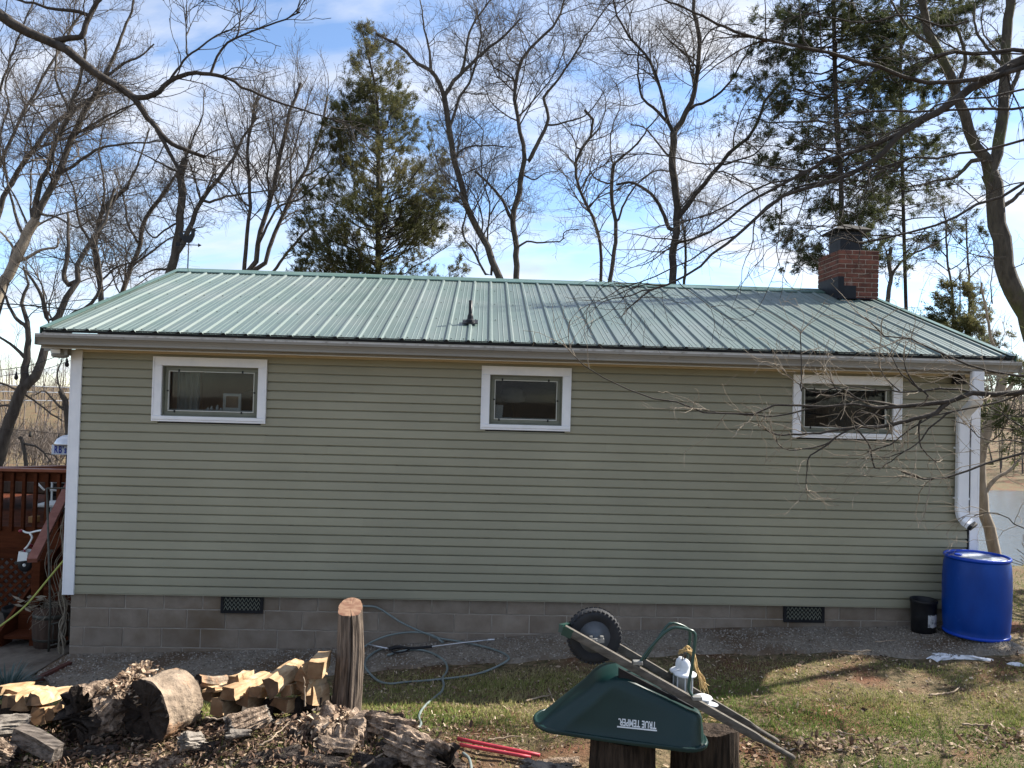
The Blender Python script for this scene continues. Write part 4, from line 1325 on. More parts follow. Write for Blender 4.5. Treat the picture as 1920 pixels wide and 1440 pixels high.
conifer('dark evergreen added past the right edge of the frame to shade the barrel', 'hemlock_tree', None, [(2196, 60), (2192, 300), (2190, 560), (2188, 760), (2186, 900)], 1.0, shade_tree_w, 540, 870, 58, M['hemlock'],
        nbr=60, nspray=6500, size=.085, droop=.12, upc=.05, trunk_w=(24, 10), per=4, flat=.35, patchy=.75, tilt=(-.05, .25), group='trees right of the chimney', width=.13)  # invented tree, added to throw shade over the barrel
bare_tree('thin bare sapling between the chimney and the mossy trunk', [
    (9, 5, S1(1400, 380, 3.692)([(1430, 800), (1410, 540), (1385, 300), (1380, 160), (1360, 40)])),
    (5, 2, S1(1400, 380, 3.692)([(1400, 470), (1480, 420), (1560, 330)])),
    (5, 2, S1(1400, 380, 3.692)([(1390, 380), (1320, 310), (1260, 280)])),
], 10.5, 55, ws=0.7, dens=1.0, twig=(9, 6, 4), group='trees right of the chimney')
bare_tree('thin dark sapling closest to the left of the mossy trunk', [
    (8, 5, S1(1400, 380, 3.692)([(1545, 800), (1535, 500), (1525, 300), (1520, 120)])),
    (5, 2, S1(1400, 380, 3.692)([(1540, 520), (1620, 450), (1700, 400)])),
    (5, 2, S1(1400, 380, 3.692)([(1700, 700), (1690, 560), (1710, 420)])),
], 10.8, 56, ws=0.7, dens=1.0, twig=(9, 6, 4), group='trees right of the chimney')
bare_tree('pale tan leaning tree on the lake bank beside the downspout', [
    (30, 24, [(1868, 1050), (1856, 1000), (1843, 950), (1838, 890), (1843, 830), (1864, 770), (1879, 710), (1884, 660)]),
    (13, 6, [(1848, 918), (1870, 895), (1895, 880), (1925, 845)]),
    (14, 7, [(1866, 765), (1890, 730), (1925, 690), (1960, 640)]),
    (9, 5, [(1882, 690), (1860, 640), (1850, 590), (1840, 530)]),
], 7.0, 57, ws=0.9, dens=1.0, twig=(8, 6, 4), m='palebark', group='trees right of the chimney')

# --- branches of two trees whose trunks stand out of frame
bare_tree('dark bare limb hanging across the upper left corner', [
    (40, 34, [(-420, 420), (-330, 150), (-200, 20)]),
    (30, 15, [(-200, 20), (-80, 0)] + A([(0, 70), (120, 160), (290, 235), (430, 330), (560, 410), (700, 515)])),
    (14, 8, A([(700, 515), (760, 600), (810, 660), (870, 730), (940, 770), (1065, 815)])),
    (9, 7, A([(805, 655), (840, 720), (890, 810), (940, 905)])),
    (14, 10, A([(285, 225), (330, 200), (420, 190), (445, 130), (480, 60), (520, -20)])),
    (9, 4, A([(450, 70), (340, 50), (250, 40), (120, 5), (0, -20)])),
    (13, 8, A([(715, 515), (820, 480), (870, 430), (920, 400), (1020, 380), (1170, 400)])),
    (7, 3, A([(1170, 400), (1280, 460), (1400, 515), (1540, 560), (1772, 640)])),
    (6, 3, A([(880, 410), (930, 350), (980, 290), (1100, 200), (1180, 160)])),
    (6, 3, A([(1100, 380), (1130, 290), (1200, 210), (1320, 160), (1450, 110), (1560, 60)])),
    (4, 2, A([(1235, 185), (1245, 110), (1250, 60)])),
    (4, 2, A([(970, 290), (965, 110)])),
], -2.3, 61, ws=0.85, dens=.9, twig=(5, 2, 1), dy=.08, m='darkbark', mtw='darkbark', group='overhanging trees', l1m=.55, fine=.0022, ln1=(.1, .25), t1=(.45, 1))
M5 = S1(1440, 640, 3.43); M7 = S1(1400, 380, 3.692); M6 = S1(780, 520, 4.5)
bare_tree('dark bare limbs arching over the chimney from the upper right edge', [
    (60, 46, [(2420, 620), (2330, 260), (2200, 60)]),
    (34, 26, [(2330, 260), (2120, 130), (2010, 100)] + D([(1389, 280), (1250, 360)])),
    (26, 12, D([(1250, 360), (1130, 430), (1000, 520), (900, 580), (800, 640), (740, 710), (640, 790), (560, 840)])),
    (12, 5, D([(560, 840), (400, 890), (230, 950), (100, 1050), (0, 1140), (-110, 1220), (-240, 1330), (-420, 1395)])),
    (12, 5, D([(790, 650), (640, 700), (500, 750), (300, 850), (100, 950), (0, 1030), (-120, 1110), (-300, 1180)])),
    (15, 10, [(2200, 60), (2060, 110), (1960, 110)] + D([(1389, 245), (1180, 250), (960, 270)])),
    (15, 7, [(1960, 110)] + D([(1200, 385), (1100, 380), (1000, 405), (900, 400), (760, 350), (600, 300), (480, 255), (300, 225), (140, 195), (0, 150)])),
    (8, 4, Cc([(1000, 155), (900, 120), (760, 50), (640, 0), (500, -10)])),
    (12, 5, [(2150, 200), (2020, 300), (1950, 335)] + D([(1389, 890), (1250, 960), (1100, 1020), (960, 1080), (800, 1130), (600, 1180)])),
    (10, 5, [(2150, 150), (2000, 240)] + D([(1389, 670), (1240, 710), (1100, 740), (850, 770), (640, 830)])),
    (10, 5, [(2150, 150), (2000, 190)] + D([(1389, 520), (1150, 520), (900, 545), (700, 525), (520, 560)])),
    (6, 3, Cc([(1440, 870), (1250, 910), (1150, 980), (1000, 1120), (850, 1190), (740, 1260), (560, 1350), (420, 1390)])),
    (5, 3, Cc([(1380, 830), (1130, 800), (960, 780), (840, 795), (700, 770), (560, 740), (400, 740)])),
    (6, 3, Cc([(1300, 850), (1100, 900), (950, 980), (820, 1040), (700, 1080)])),
    (5, 2, D([(820, 770), (660, 850), (520, 1000), (380, 1110), (200, 1150)])),
    (6, 3, D([(1389, 430), (1200, 470), (1000, 500), (820, 610), (560, 720), (330, 700)])),
    (5, 2, D([(330, 215), (310, 80), (300, -20)])),
    (6, 3, D([(1120, 100), (1040, 130), (930, 110), (800, 70), (640, 110), (480, 90), (330, 70), (200, 120)])),
], -4.2, 62, ws=0.72, dens=1.0, twig=(6, 2.2, 1.2), dy=.06, m='darkbark', mtw='darkbark', group='overhanging trees', l1m=.62, fine=.0014, ln1=(.12, .36), t1=(.3, 1), up=.05, gravity=.04)
bare_tree('low bare branches reaching across the right window', [
    (60, 50, [(2300, 1250), (2260, 1000), (2220, 800), (2200, 600)]),
    (22, 9, [(2215, 780), (2060, 735)] + M5([(1646, 325), (1300, 355), (1130, 385), (900, 405), (700, 415)])),
    (7, 2, M5([(700, 415), (500, 400), (350, 425), (200, 425), (0, 425)]) + [(1400, 779), (1330, 775), (1260, 755), (1158, 722), (1102, 693), (1064, 651)]),
    (12, 8, M5([(1150, 385), (1080, 460), (900, 510), (750, 545), (550, 555)])),
    (7, 4, M5([(560, 555), (440, 570), (320, 590), (200, 595), (50, 600), (-20, 560)])),
    (5, 2, M5([(560, 550), (450, 610), (380, 660), (260, 690), (150, 700), (70, 670), (50, 610)])),
    (5, 2, M5([(440, 620), (330, 700), (260, 750), (250, 850), (245, 960)])),
    (10, 4, [(2200, 800), (2050, 800)] + M5([(1646, 720), (1450, 765), (1300, 820), (1100, 880), (950, 880), (870, 830)])),
    (9, 3, [(2200, 720), (2050, 690)] + M5([(1646, 215), (1400, 200), (1250, 150), (1060, 50), (960, 10)]) + M7([(1230, 1000), (1120, 940), (900, 900), (830, 800)])),
    (7, 3, [(2200, 750)] + M5([(1646, 330), (1480, 390), (1340, 430), (1150, 470), (1000, 500), (880, 600), (740, 690), (640, 720)])),
    (6, 2, M5([(1300, 310), (1150, 310), (1000, 310), (850, 325), (700, 315), (560, 290), (470, 310)])),
    (5, 2, M5([(1060, 370), (930, 270), (850, 200), (800, 100), (780, 60)])),
    (5, 2, M5([(980, 320), (900, 210), (870, 110)])),
    (5, 2, M5([(780, 400), (560, 370), (460, 330), (400, 240)])),
    (4, 2, M5([(860, 330), (760, 240), (720, 170)])),
    (5, 2, M5([(970, 500), (975, 640), (1000, 700), (1080, 780)])),
    (5, 2, M5([(1180, 440), (1040, 560), (960, 660), (800, 740), (690, 740)])),
    (5, 2, M5([(560, 560), (640, 640), (700, 800), (740, 780), (840, 690)][:2] + [(690, 815), (760, 790), (900, 690)])),
    (4, 2, M5([(590, 390), (700, 330), (480, 290)][:1] + [(520, 330), (440, 300), (300, 330), (180, 260), (90, 180)])),
    (4, 2, M5([(210, 350), (215, 200), (212, 40), (208, -60)])),
    (5, 2, M5([(350, 425), (240, 440), (120, 470), (0, 480), (-200, 470), (-430, 440)])),
    (5, 2, M5([(640, 560), (560, 480), (600, 460), (700, 470), (790, 520)])),
    (6, 2, [(2150, 900)] + M5([(1646, 560), (1540, 470), (1430, 440), (1350, 300), (1290, 260)])),
    (6, 2, [(2150, 950)] + M5([(1646, 650), (1500, 660), (1380, 630), (1290, 540), (1180, 510)])),
    (5, 2, [(2100, 1020)] + M5([(1646, 1200), (1560, 1150), (1430, 1100), (1330, 1120)])),
], -1.35, 63, yfar=-4.2, ws=0.8, dens=.9, twig=(2.6, 1.0, 0), dy=.05, m='darkbark', mtw='palebark', group='overhanging trees', l1m=.55, fine=.0019, ln1=(.08, .26), t1=(.25, 1), up=.03, wig=.24)  # pale twig colour stands in for sunlight on the branch tops

# --- far woods: one mass on each side, past counting
def woods(name, xy, hmin, hmax, seed, m, nb=9, nt=5):
    r = np.random.default_rng(seed); g = Grow(seed)
    x, y = xy; n = len(x); z = ground(x, y)
    h_ = r.uniform(hmin, hmax, n)
    P = np.zeros((n, 6, 3)); lean = r.normal(size=(n, 2)) * .08
    for j in range(6):
        u = j / 5
        P[:, j, 0] = x + lean[:, 0] * h_ * u; P[:, j, 1] = y + lean[:, 1] * h_ * u; P[:, j, 2] = z - .2 + h_ * u
    R = (.012 * h_)[:, None] * np.linspace(1, .25, 6)[None]
    b1 = g.spawn(P, R, nb, t=(.25, .98), ang=(22, 55), ln=(.25, .5), up=.35, wig=.14, n=4, rmin=.014, lmin=.6)
    b2 = g.spawn(b1[0], b1[1], nt, t=(.2, 1), ang=(20, 55), ln=(.35, .7), up=.3, wig=.14, n=3, rmin=.010, lmin=.4)
    o = g.mesh(name, m, None, [(P, R, 4), (b1[0], b1[1], 3), (b2[0], b2[1], 3)])
    return tag(o, kind='stuff')


rw = np.random.default_rng(90)
n = 560
yy = 66 + 120 * rw.uniform(0, 1, n) ** 1.2; xx = rw.uniform(-1.0, 0.12, n) * (yy + 8) * .8
o = woods('far_woods', (xx, yy), 4.0, 7.5, 91, M['fartwig'], 7, 3)
tag(o, 'grey-brown bare woods on the hillside beyond the deck', 'woods')
n = 330
yy = 62 + 70 * rw.uniform(0, 1, n) ** 1.5; xx = 4 + (yy + 8) * rw.uniform(.30, .95, n)
o = woods('far_woods', (xx, yy), 6.5, 10.5, 92, M['fartwig'], 7, 4)
tag(o, 'grey bare woods lining the far shore of the lake', 'woods')
# brush on the slope beyond the deck
n = 400
yy = rw.uniform(16, 62, n); xx = 4.35 - (yy + 8.35) * rw.uniform(.52, .80, n)
o = woods('brush', (xx, yy), .7, 1.9, 93, M['fartwig'], 7, 3)
tag(o, 'tangled pale brush on the slope beyond the deck rail', 'brush')
n = 60
yy = rw.uniform(4.5, 7.5, n); xx = 10.3 + rw.uniform(0, 3.8, n) + (yy - 4) * .35
o = woods('brush', (xx, yy), .35, 1.1, 94, M['twig'], 5, 4)
tag(o, 'thin bare brush along the lake bank right of the barrel', 'brush')

# ================================================================== YARD
M['gravel'] = mat('grey_gravel_path', (.165, .140, .110), (.27, .235, .19), rough=.95, scale=30, bump=.9, bscale=70, bdist=.02, c3=(.125, .088, .058), s3=1.2, lo3=.46, hi3=.62)
M['concrete'] = mat('stained_concrete', (.12, .10, .08), (.17, .145, .115), rough=.9, scale=4, bump=.4, bscale=60, bdist=.006, c3=(.07, .055, .042), s3=1.8, lo3=.5, hi3=.64)
# gravel walk along the wall
nxp, nyp = 220, 16
V = []
for j in range(nyp):
    for i in range(nxp):
        x = .02 + (9.75 - .02) * i / (nxp - 1)
        yf = np.interp(x, [0, .4, 1.2, 2.4, 3.4, 5, 7, 8.2, 9.0, 9.75], [-.55, -.95, -1.05, -.92, -.70, -.74, -.78, -.85, -1.02, -1.05]) + .03 * math.sin(5 * x) + .02 * math.sin(13 * x)
        y = .015 + (yf - .015) * j / (nyp - 1)
        z = float(ground(x, y)) + .028 + .006 * float(fbm(x * 7, y * 7, 5, 2)) - (.05 if j == nyp - 1 else 0)
        V.append((x, y, z))
I = np.arange(nxp * nyp).reshape(nyp, nxp)
tag(obj('path', V, np.stack([I[:-1, :-1], I[1:, :-1], I[1:, 1:], I[:-1, 1:]], -1).reshape(-1, 4), M['gravel'], None, True), kind='structure')
# concrete pad left of the house
V = []
n1, n2 = 40, 40
for j in range(n2):
    for i in range(n1):
        x = -5 + (.0 + 5) * i / (n1 - 1) - .004; y = -1.15 + 6.0 * j / (n2 - 1)
        yy = y + .35 * smooth01((-x - .2) / .6) * (j == 0) - .0
        V.append((x, yy, float(ground(x, yy)) + .022))
I = np.arange(n1 * n2).reshape(n2, n1)
tag(obj('patio', V, np.stack([I[:-1, :-1], I[:-1, 1:], I[1:, 1:], I[1:, :-1]], -1).reshape(-1, 4), M['concrete'], None, True), kind='structure')
# red edging strip between pad and path
M['rededge'] = mat('dark_red_edging', (.10, .035, .025), (.06, .028, .022), rough=.8, scale=9)
e0, e1 = atz(46, 1272, .02), atz(132, 1243, -.04)
ed = MB()
for i in range(5):
    a = e0 + (e1 - e0) * i / 5; b = e0 + (e1 - e0) * (i + .94) / 5
    za, zb = float(ground(a[0], a[1])), float(ground(b[0], b[1]))
    ed.obox((a[0], a[1], za + .02), (b[0], b[1], zb + .02), .05, .07)
tag(ed.build('path_edging', M['rededge']), 'dark red edging strip where the gravel path meets the concrete pad', 'edging')


def scatter(n, xr, yr, r, mask=None):
    x = r.uniform(*xr, n); y = r.uniform(*yr, n)
    if mask is not None:
        k = r.uniform(0, 1, n) < mask(x, y); x, y = x[k], y[k]
    return x, y


def yedge(x): return np.interp(x, [0, .4, 1.2, 2.4, 3.4, 5, 7, 8.2, 9.0, 9.75], [-.55, -.95, -1.05, -.92, -.70, -.74, -.78, -.85, -1.02, -1.05])


# pebbles on the path
r = np.random.default_rng(3)
x, y = scatter(12000, (.05, 9.7), (-1.05, -.02), r, lambda x, y: (y > yedge(x) + .02) * 1.0)
n = len(x); z = ground(x, y) + .030
s = r.uniform(.005, .014, n)
T = np.array([(1, 0, 0), (-.4, .9, 0), (-.6, -.8, 0), (.1, .1, .9), (.3, -.7, .4)])
ang = r.uniform(0, 6.28, n)
ca, sa = np.cos(ang)[:, None], np.sin(ang)[:, None]
V = np.stack([(T[:, 0] * ca - T[:, 1] * sa) * s[:, None] + x[:, None], (T[:, 0] * sa + T[:, 1] * ca) * s[:, None] + y[:, None], T[:, 2] * s[:, None] * .9 + z[:, None] - .002], -1).reshape(-1, 3)
F = np.array([[0, 4, 3], [0, 3, 1], [1, 3, 2], [2, 3, 4], [2, 4, 0]])
F = (F[None] + (np.arange(n) * 5)[:, None, None]).reshape(-1, 3)
M['pebble'] = mat('pebble', (0, 0, 0), rough=.9, tint=[(.08, .068, .055), (.19, .168, .14), (.30, .27, .23), (.42, .385, .33)])
tag(obj('gravel', V, F, M['pebble'], None, False, None, np.repeat(np.clip(r.normal(.42, .22, n), 0, 1), 5)), kind='stuff')


# grass
def lawn(x, y):
    """grass cover 0..1"""
    v = .68 + 1.0 * fbm(x * .9 + 3, y * 1.3, 41, 4)
    v = v * smooth01((yedge(x) - .05 - y) / .25)
    v = v * (1 - .85 * np.exp(-((x - 2.3) / 1.7) ** 2 - ((y + 3.1) / .65) ** 2))
    v = v * (1 - .8 * np.exp(-((x - 6.6) / 1.5) ** 2 - ((y + 2.95) / .16) ** 2))
    return np.clip(v, 0.0, 1)


def grass(name, n, xr, yr, seed, hmul=1.0, extra=None):
    r = np.random.default_rng(seed)
    x, y = scatter(n, xr, yr, r, extra or (lambda x, y: lawn(x, y) ** 1.3))
    n = len(x); z = ground(x, y)
    tuft = .6 + .7 * np.clip(fbm(x * 2.2, y * 2.2, 77, 3) + .3, 0, 1)
    L = r.uniform(.022, .060, n) * tuft * hmul
    a = r.uniform(0, 6.28, n); lean = r.uniform(.2, 1.1, n)
    d = np.stack([np.cos(a) * np.sin(lean), np.sin(a) * np.sin(lean), np.cos(lean)], 1)
    sd = np.stack([-np.sin(a), np.cos(a), 0 * a], 1)
    w = r.uniform(.0020, .0040, n)[:, None] * hmul ** .5
    p = np.stack([x, y, z - .003], 1)
    V = np.stack([p - sd * w, p + sd * w, p + d * L[:, None] * .6 + sd * w * .8, p + d * L[:, None] + np.array([0, 0, -1]) * L[:, None] * .12 * lean[:, None]], 1).reshape(-1, 3)
    F = np.arange(n * 4).reshape(n, 4)
    dry = .45 + .9 * fbm(x * .8 - 5, y * 1.1 + 2, 55, 4)
    t = np.clip(dry + r.normal(size=n) * .22, 0, 1)
    return tag(obj(name, V, F, M['grass'], None, False, None, np.repeat(t, 4)), kind='stuff')


M['grass'] = mat('winter_grass', (0, 0, 0), rough=.8, tint=[(.105, .165, .034), (.17, .215, .05), (.27, .26, .09), (.38, .32, .165)], backlit=.3, spec=.2)
grass('grass', 340000, (-1.4, 11.4), (-4.6, -.75), 61)
grass('grass', 26000, (9.9, 14.5), (-1.2, 4.2), 62, 1.3, lambda x, y: np.clip(.75 + fbm(x, y, 3, 3), 0, 1))

# leaf litter
LEAF = np.array([(-1, 0, 0), (-.35, .42, .12), (.35, .36, .15), (1, .04, .12), (.3, -.38, .2), (-.4, -.36, .1), (0, 0, -.02)])
LEAF2 = np.array([(-1, 0, .1), (-.3, .36, .35), (.4, .25, .30), (1, -.1, .5), (.35, -.40, .02), (-.35, -.30, .05), (0, .02, .05)])
LF = np.array([[0, 1, 6], [1, 2, 6], [2, 3, 6], [3, 4, 6], [4, 5, 6], [5, 0, 6]])


def leaves(name, n, xr, yr, seed, mask, size=(.014, .036), lift=.0, parent=None, zf=None, tmean=.5):
    r = np.random.default_rng(seed)
    x, y = scatter(n, xr, yr, r, mask); n = len(x)
    z = (ground(x, y) if zf is None else zf(x, y)) + .006 + lift * r.uniform(0, 1, n) ** 2
    s = r.uniform(*size, n) * np.where(r.uniform(0, 1, n) < .12, 1.5, 1)
    base = np.where((r.uniform(0, 1, n) < .5)[:, None, None], LEAF[None], LEAF2[None]) * np.array([1, 1, 1])
    base = base * np.stack([np.ones(n), r.uniform(.55, 1.2, n), r.uniform(.3, 2.2, n) * r.choice([-1, 1], n)], 1)[:, None]
    # random rotation: small tilt and any heading
    a = r.uniform(0, 6.28, n); tx = r.normal(size=n) * .42; ty = r.normal(size=n) * .42
    def rot(P, ang, i, j):
        Q = P.copy(); c, s_ = np.cos(ang)[:, None], np.sin(ang)[:, None]
        Q[..., i] = P[..., i] * c - P[..., j] * s_; Q[..., j] = P[..., i] * s_ + P[..., j] * c
        return Q
    P = rot(rot(rot(base, tx, 1, 2), ty, 0, 2), a, 0, 1) * s[:, None, None]
    P[..., 2] -= P[..., 2].min(1)[:, None] * .8
    V = (P + np.stack([x, y, z], 1)[:, None]).reshape(-1, 3)
    F = (LF[None] + (np.arange(n) * 7)[:, None, None]).reshape(-1, 3)
    t = np.repeat(np.clip(r.normal(tmean, .24, n), 0, 1), 7)
    return tag(obj(name, V, F, M['leaf'], parent, False, None, t), kind='stuff')


M['leaf'] = mat('dead_leaf', (0, 0, 0), rough=.75, tint=[(.045, .026, .018), (.12, .070, .044), (.23, .155, .10), (.42, .32, .22), (.66, .55, .42)], backlit=.15, spec=.3)


def lmask(x, y):
    v = .18 + .55 * np.clip(fbm(x * 1.1 + 9, y * 1.4, 71, 4) * 1.6, 0, 1)
    v += .85 * np.exp(-((x - 4.35) / .75) ** 2 - ((y + 2.55) / .40) ** 2)          # drift beside the wheelbarrow
    v += 1.0 * np.exp(-((x - 6.85) / .65) ** 2 - ((y + 2.92) / .11) ** 2) + .9 * np.exp(-((x - 8.35) / .4) ** 2 - ((y + 2.8) / .13) ** 2)
    v += .75 * np.exp(-((x - 6.2) / 1.6) ** 2 - ((y + 1.35) / .18) ** 2)
    v += 1.6 * np.exp(-((x - 8.3) / 1.5) ** 2 - ((y + .5) / .4) ** 2) + .5 * np.exp(-((x - 5.9) / 1.2) ** 2 - ((y + .2) / .2) ** 2)
    v += .5 * np.exp(-((x - 6.5) / 2.5) ** 2 - ((y + 3.4) / .22) ** 2)
    return np.clip(v * .55, 0, 1) * np.where(y > yedge(x), .45, 1)


leaves('leaf_litter', 64000, (-1.4, 11.4), (-4.6, -.1), 81, lmask, (.009, .022))


def pmask(x, y):
    return np.clip(1.15 * np.exp(-((x - 2.4) / 1.45) ** 4 - ((y + 3.1) / .62) ** 4), 0, 1)


leaves('leaf_litter', 17000, (.6, 4.6), (-4.3, -2.3), 82, pmask, (.010, .026), .05, None, None, .27)
def rmask(x, y): return np.exp(-((x - 6.85) / .55) ** 2 - ((y + 2.92) / .10) ** 2) + .8 * np.exp(-((x - 8.4) / .4) ** 2 - ((y + 2.8) / .12) ** 2)
leaves('leaf_litter', 5000, (5.5, 9.5), (-3.3, -2.5), 83, rmask, (.012, .032), .07, None, None, .42)
# mulch crumbs and shredded bark between the logs
r = np.random.default_rng(5)
x, y = scatter(9000, (.7, 4.7), (-4.1, -2.4), r, pmask); n = len(x)
P0 = np.stack([x, y, ground(x, y) + .008 + .03 * r.uniform(0, 1, n) ** 2], 1)
d = unit(r.normal(size=(n, 3)) * np.array([1, 1, .35])); L = r.uniform(.012, .05, n)[:, None]; sd = unit(np.cross(d, r.normal(size=(n, 3)))); w = r.uniform(.002, .007, n)[:, None]
V = np.stack([P0 - d * L * .5 - sd * w, P0 - d * L * .5 + sd * w, P0 + d * L * .5 + sd * w * .6, P0 + d * L * .5 - sd * w * .6], 1).reshape(-1, 3)
M['chips'] = mat('wood_chips', (0, 0, 0), rough=.9, tint=[(.035, .024, .018), (.09, .062, .045), (.20, .15, .11), (.42, .34, .26)])
tag(obj('mulch', V, np.arange(n * 4).reshape(n, 4), M['chips'], None, False, None, np.repeat(np.clip(r.normal(.28, .25, n), 0, 1), 4)), kind='stuff')

# ------------------------------------------------------------------ deck
dk = empty('deck', (-2.0, 3.0, -.12), 'red-brown timber deck with picket railing, lattice skirt and stairs', 'deck')
DY = 1.65
p = at(60, 884, DY); zt = p[2]; q = at(60, 983, DY); zfl = 1.0
fr_ = MB(); fr_.box(-4.6, -.15, DY, DY + .04, .70, .98)
fr_.build('rim_board', M['deckwood'], dk)
for i in range(30):
    MB().box(-4.6, -.15, DY + .045 + i * .143, DY + .045 + i * .143 + .135, .945, .979).build('deck_board', M['deckwood'], dk)
for i in range(29):
    x = -.28 - i * .143
    if x < -4.5: break
    MB().bbox(x - .02, x + .02, DY - .043, DY - .001, .93, zt - .02, .003).build('baluster', M['deckwood'], dk)
MB().box(-4.6, -.15, DY - .005, DY + .035, zt - .13, zt - .0005).build('top_rail', M['deckwood'], dk)
MB().bbox(-4.6, -.12, DY - .06, DY + .085, zt, zt + .036, .004).build('hand_rail', M['deckrail'], dk)
MB().obox((-2.0, DY + .09, zt + .012), (-.28, DY + 1.15, zt + .012), .14, .034).build('hand_rail', M['deckrail'], dk)
MB().obox((-2.0, DY + .09, zt - .06), (-.28, DY + 1.15, zt - .06), .035, .10).build('top_rail', M['deckwood'], dk)
for x in (-2.6, -.95):
    MB().bbox(x - .045, x + .045, DY - .046, DY + .044, -.15, .699, .004).build('deck_post', M['deckwood'], dk)
MB().box(-4.6, -1.1, DY - .02, DY + .0, .58, .72).build('skirt_rail', M['deckwood'], dk)
la = MB(); sp = .115
for i in range(60):
    x0 = -5.2 + i * sp
    for sgn, yy_ in ((1, DY + .012), (-1, DY + .022)):
        a = np.array([x0, -.1]); 
        pts2 = [(x0, -.12), (x0 + sgn * .70, .58)]
        if sgn == -1: pts2 = [(x0 + .7, -.12), (x0, .58)]
        (xa, za), (xb, zb) = pts2
        lo_, hi_ = -4.6, -1.0
        def clipx(xa, za, xb, zb):
            if xa > xb: xa, za, xb, zb = xb, zb, xa, za
            if xb < lo_ or xa > hi_: return None
            if xa < lo_: t = (lo_ - xa) / (xb - xa); xa, za = lo_, za + (zb - za) * t
            if xb > hi_: t = (hi_ - xa) / (xb - xa); xb, zb = hi_, za + (zb - za) * t
            return xa, za, xb, zb
        c = clipx(xa, za, xb, zb)
        if c is None or abs(c[2] - c[0]) < .02: continue
        MB().obox((c[0], yy_, c[1]), (c[2], yy_, c[3]), .008, .038, (0, 0, 1)).build('lattice_slat', M['deckwood'], dk)
# stairs beside the house wall
sx0, sx1 = -.86, -.06
for k in range(5):
    z = .98 - .19 * (k + 1); y = DY - .27 * (k + 1)
    MB().bbox(sx0 + .04, sx1, y, y + .29, z - .035, z, .004).build('stair_tread', M['deckwood'], dk)
    MB().box(sx0 + .04, sx1, y + .262, y + .28, z, z + .154).build('stair_riser', M['deckwood'], dk)
n0 = at(62, 1046, .35); n1 = at(128, 905, DY)
MB().obox((sx0, DY, .80), (sx0, .30, -.06), .035, .26).build('stringer', M['deckwood'], dk)
MB().bbox(n0[0] - .0, n0[0] + .09, .33, .42, -.14, n0[2] - .03, .004).build('newel_post', M['deckwood'], dk)
MB().obox((n0[0] + .03, .28, n0[2] - .015), (n1[0] + .02, DY + .02, n1[2]), .10, .05).build('stair_rail', M['stairrail'], dk)

M['barrelwood'] = mat('old_barrel_wood', (.055, .035, .025), (.085, .055, .04), rough=.8, scale=8, stretch=(3, 3, .4), bump=.4, bscale=20)
# sign with a metal dome beyond the deck
M['signwhite'] = mat('sign_white', (.62, .66, .72), rough=.5)
M['blue'] = mat('sign_blue', (.03, .05, .30), rough=.5)
M['tin'] = mat('galvanised_tin', (.55, .56, .58), (.65, .66, .68), rough=.35, metal=.7, scale=9)


def lettering(name, text, size, origin, xdir, ydir, m, parent, extr=.0015, sx=1.0, bold=0.0, spacing=1.0):
    cu = bpy.data.curves.new('lettering', 'FONT'); cu.body = text; cu.size = size; cu.extrude = extr; cu.align_x = 'CENTER'; cu.align_y = 'CENTER'
    cu.offset = bold; cu.space_character = spacing
    cu.resolution_u = 3
    tmp = bpy.data.objects.new('lettering_tmp', cu); COL.objects.link(tmp)
    dg = bpy.context.evaluated_depsgraph_get()
    me0 = bpy.data.meshes.new_from_object(tmp.evaluated_get(dg))
    co = np.zeros(len(me0.vertices) * 3); me0.vertices.foreach_get('co', co); co = co.reshape(-1, 3)
    F = [list(p.vertices) for p in me0.polygons]
    bpy.data.objects.remove(tmp)
    x_, y_ = unit(np.array(xdir, float)), unit(np.array(ydir, float)); z_ = np.cross(x_, y_)
    Wd = np.array(origin) + co[:, :1] * sx * x_ + co[:, 1:2] * y_ + co[:, 2:3] * z_
    o = obj(name, Wd, F, m, parent)
    return o


SY = 2.6
s0 = at(97, 852, SY); s1 = at(170, 835, SY)
sg = empty('sign', (s0[0] + .3, SY, .9), 'white name sign with blue letters under a tin dome beyond the deck rail', 'sign')
MB().bbox(s0[0], s0[0] + .80, SY - .01, SY + .01, s0[2], s0[2] + .135, .003).build('sign_board', M['signwhite'], sg)
lettering('lettering', "RB's BO", .14, (s0[0] + .205, SY - .0135, s0[2] + .067), (1, 0, 0), (0, 0, 1), M['blue'], sg, .0012, .60, .004, 1.2)
dc = (s0[0] + .215, SY + .03)
MB().lathe([(.185, s0[2] + .13), (.18, s0[2] + .165), (.15, s0[2] + .22), (.09, s0[2] + .262), (.03, s0[2] + .275), (0, s0[2] + .277)], (dc[0], dc[1], 0), 24).build('dome', M['tin'], sg, True)
MB().box(dc[0] - .03, dc[0] + .03, SY + .011, SY + .06, .98, s0[2] + .129).build('sign_post', M['bark'], sg)

# chair and kettle-shaped things on the deck behind the railing
M['whiteplastic'] = mat('white_plastic', (.72, .74, .72), (.80, .82, .80), rough=.35)
chc = at(100, 915, 2.4)
wc = empty('patio_chair', (chc[0], 2.4, .98), 'white metal patio chair seen through the deck pickets', 'chair')
MB().tube([(chc[0] - .22, 2.35, chc[2] + .10), (chc[0] - .1, 2.35, chc[2] - .02), (chc[0] + .15, 2.35, chc[2] - .03), (chc[0] + .28, 2.36, chc[2] + .02)], .014).build('arm', M['whiteplastic'], wc, True)
MB().tube([(chc[0] - .26, 2.7, chc[2] + .16), (chc[0] - .12, 2.72, chc[2] + .2), (chc[0] + .1, 2.72, chc[2] + .19), (chc[0] + .24, 2.7, chc[2] + .1)], .014).build('backrest', M['whiteplastic'], wc, True)
MB().bbox(chc[0] - .22, chc[0] + .26, 2.36, 2.78, chc[2] - .26, chc[2] - .22, .01).build('seat', M['whiteplastic'], wc)
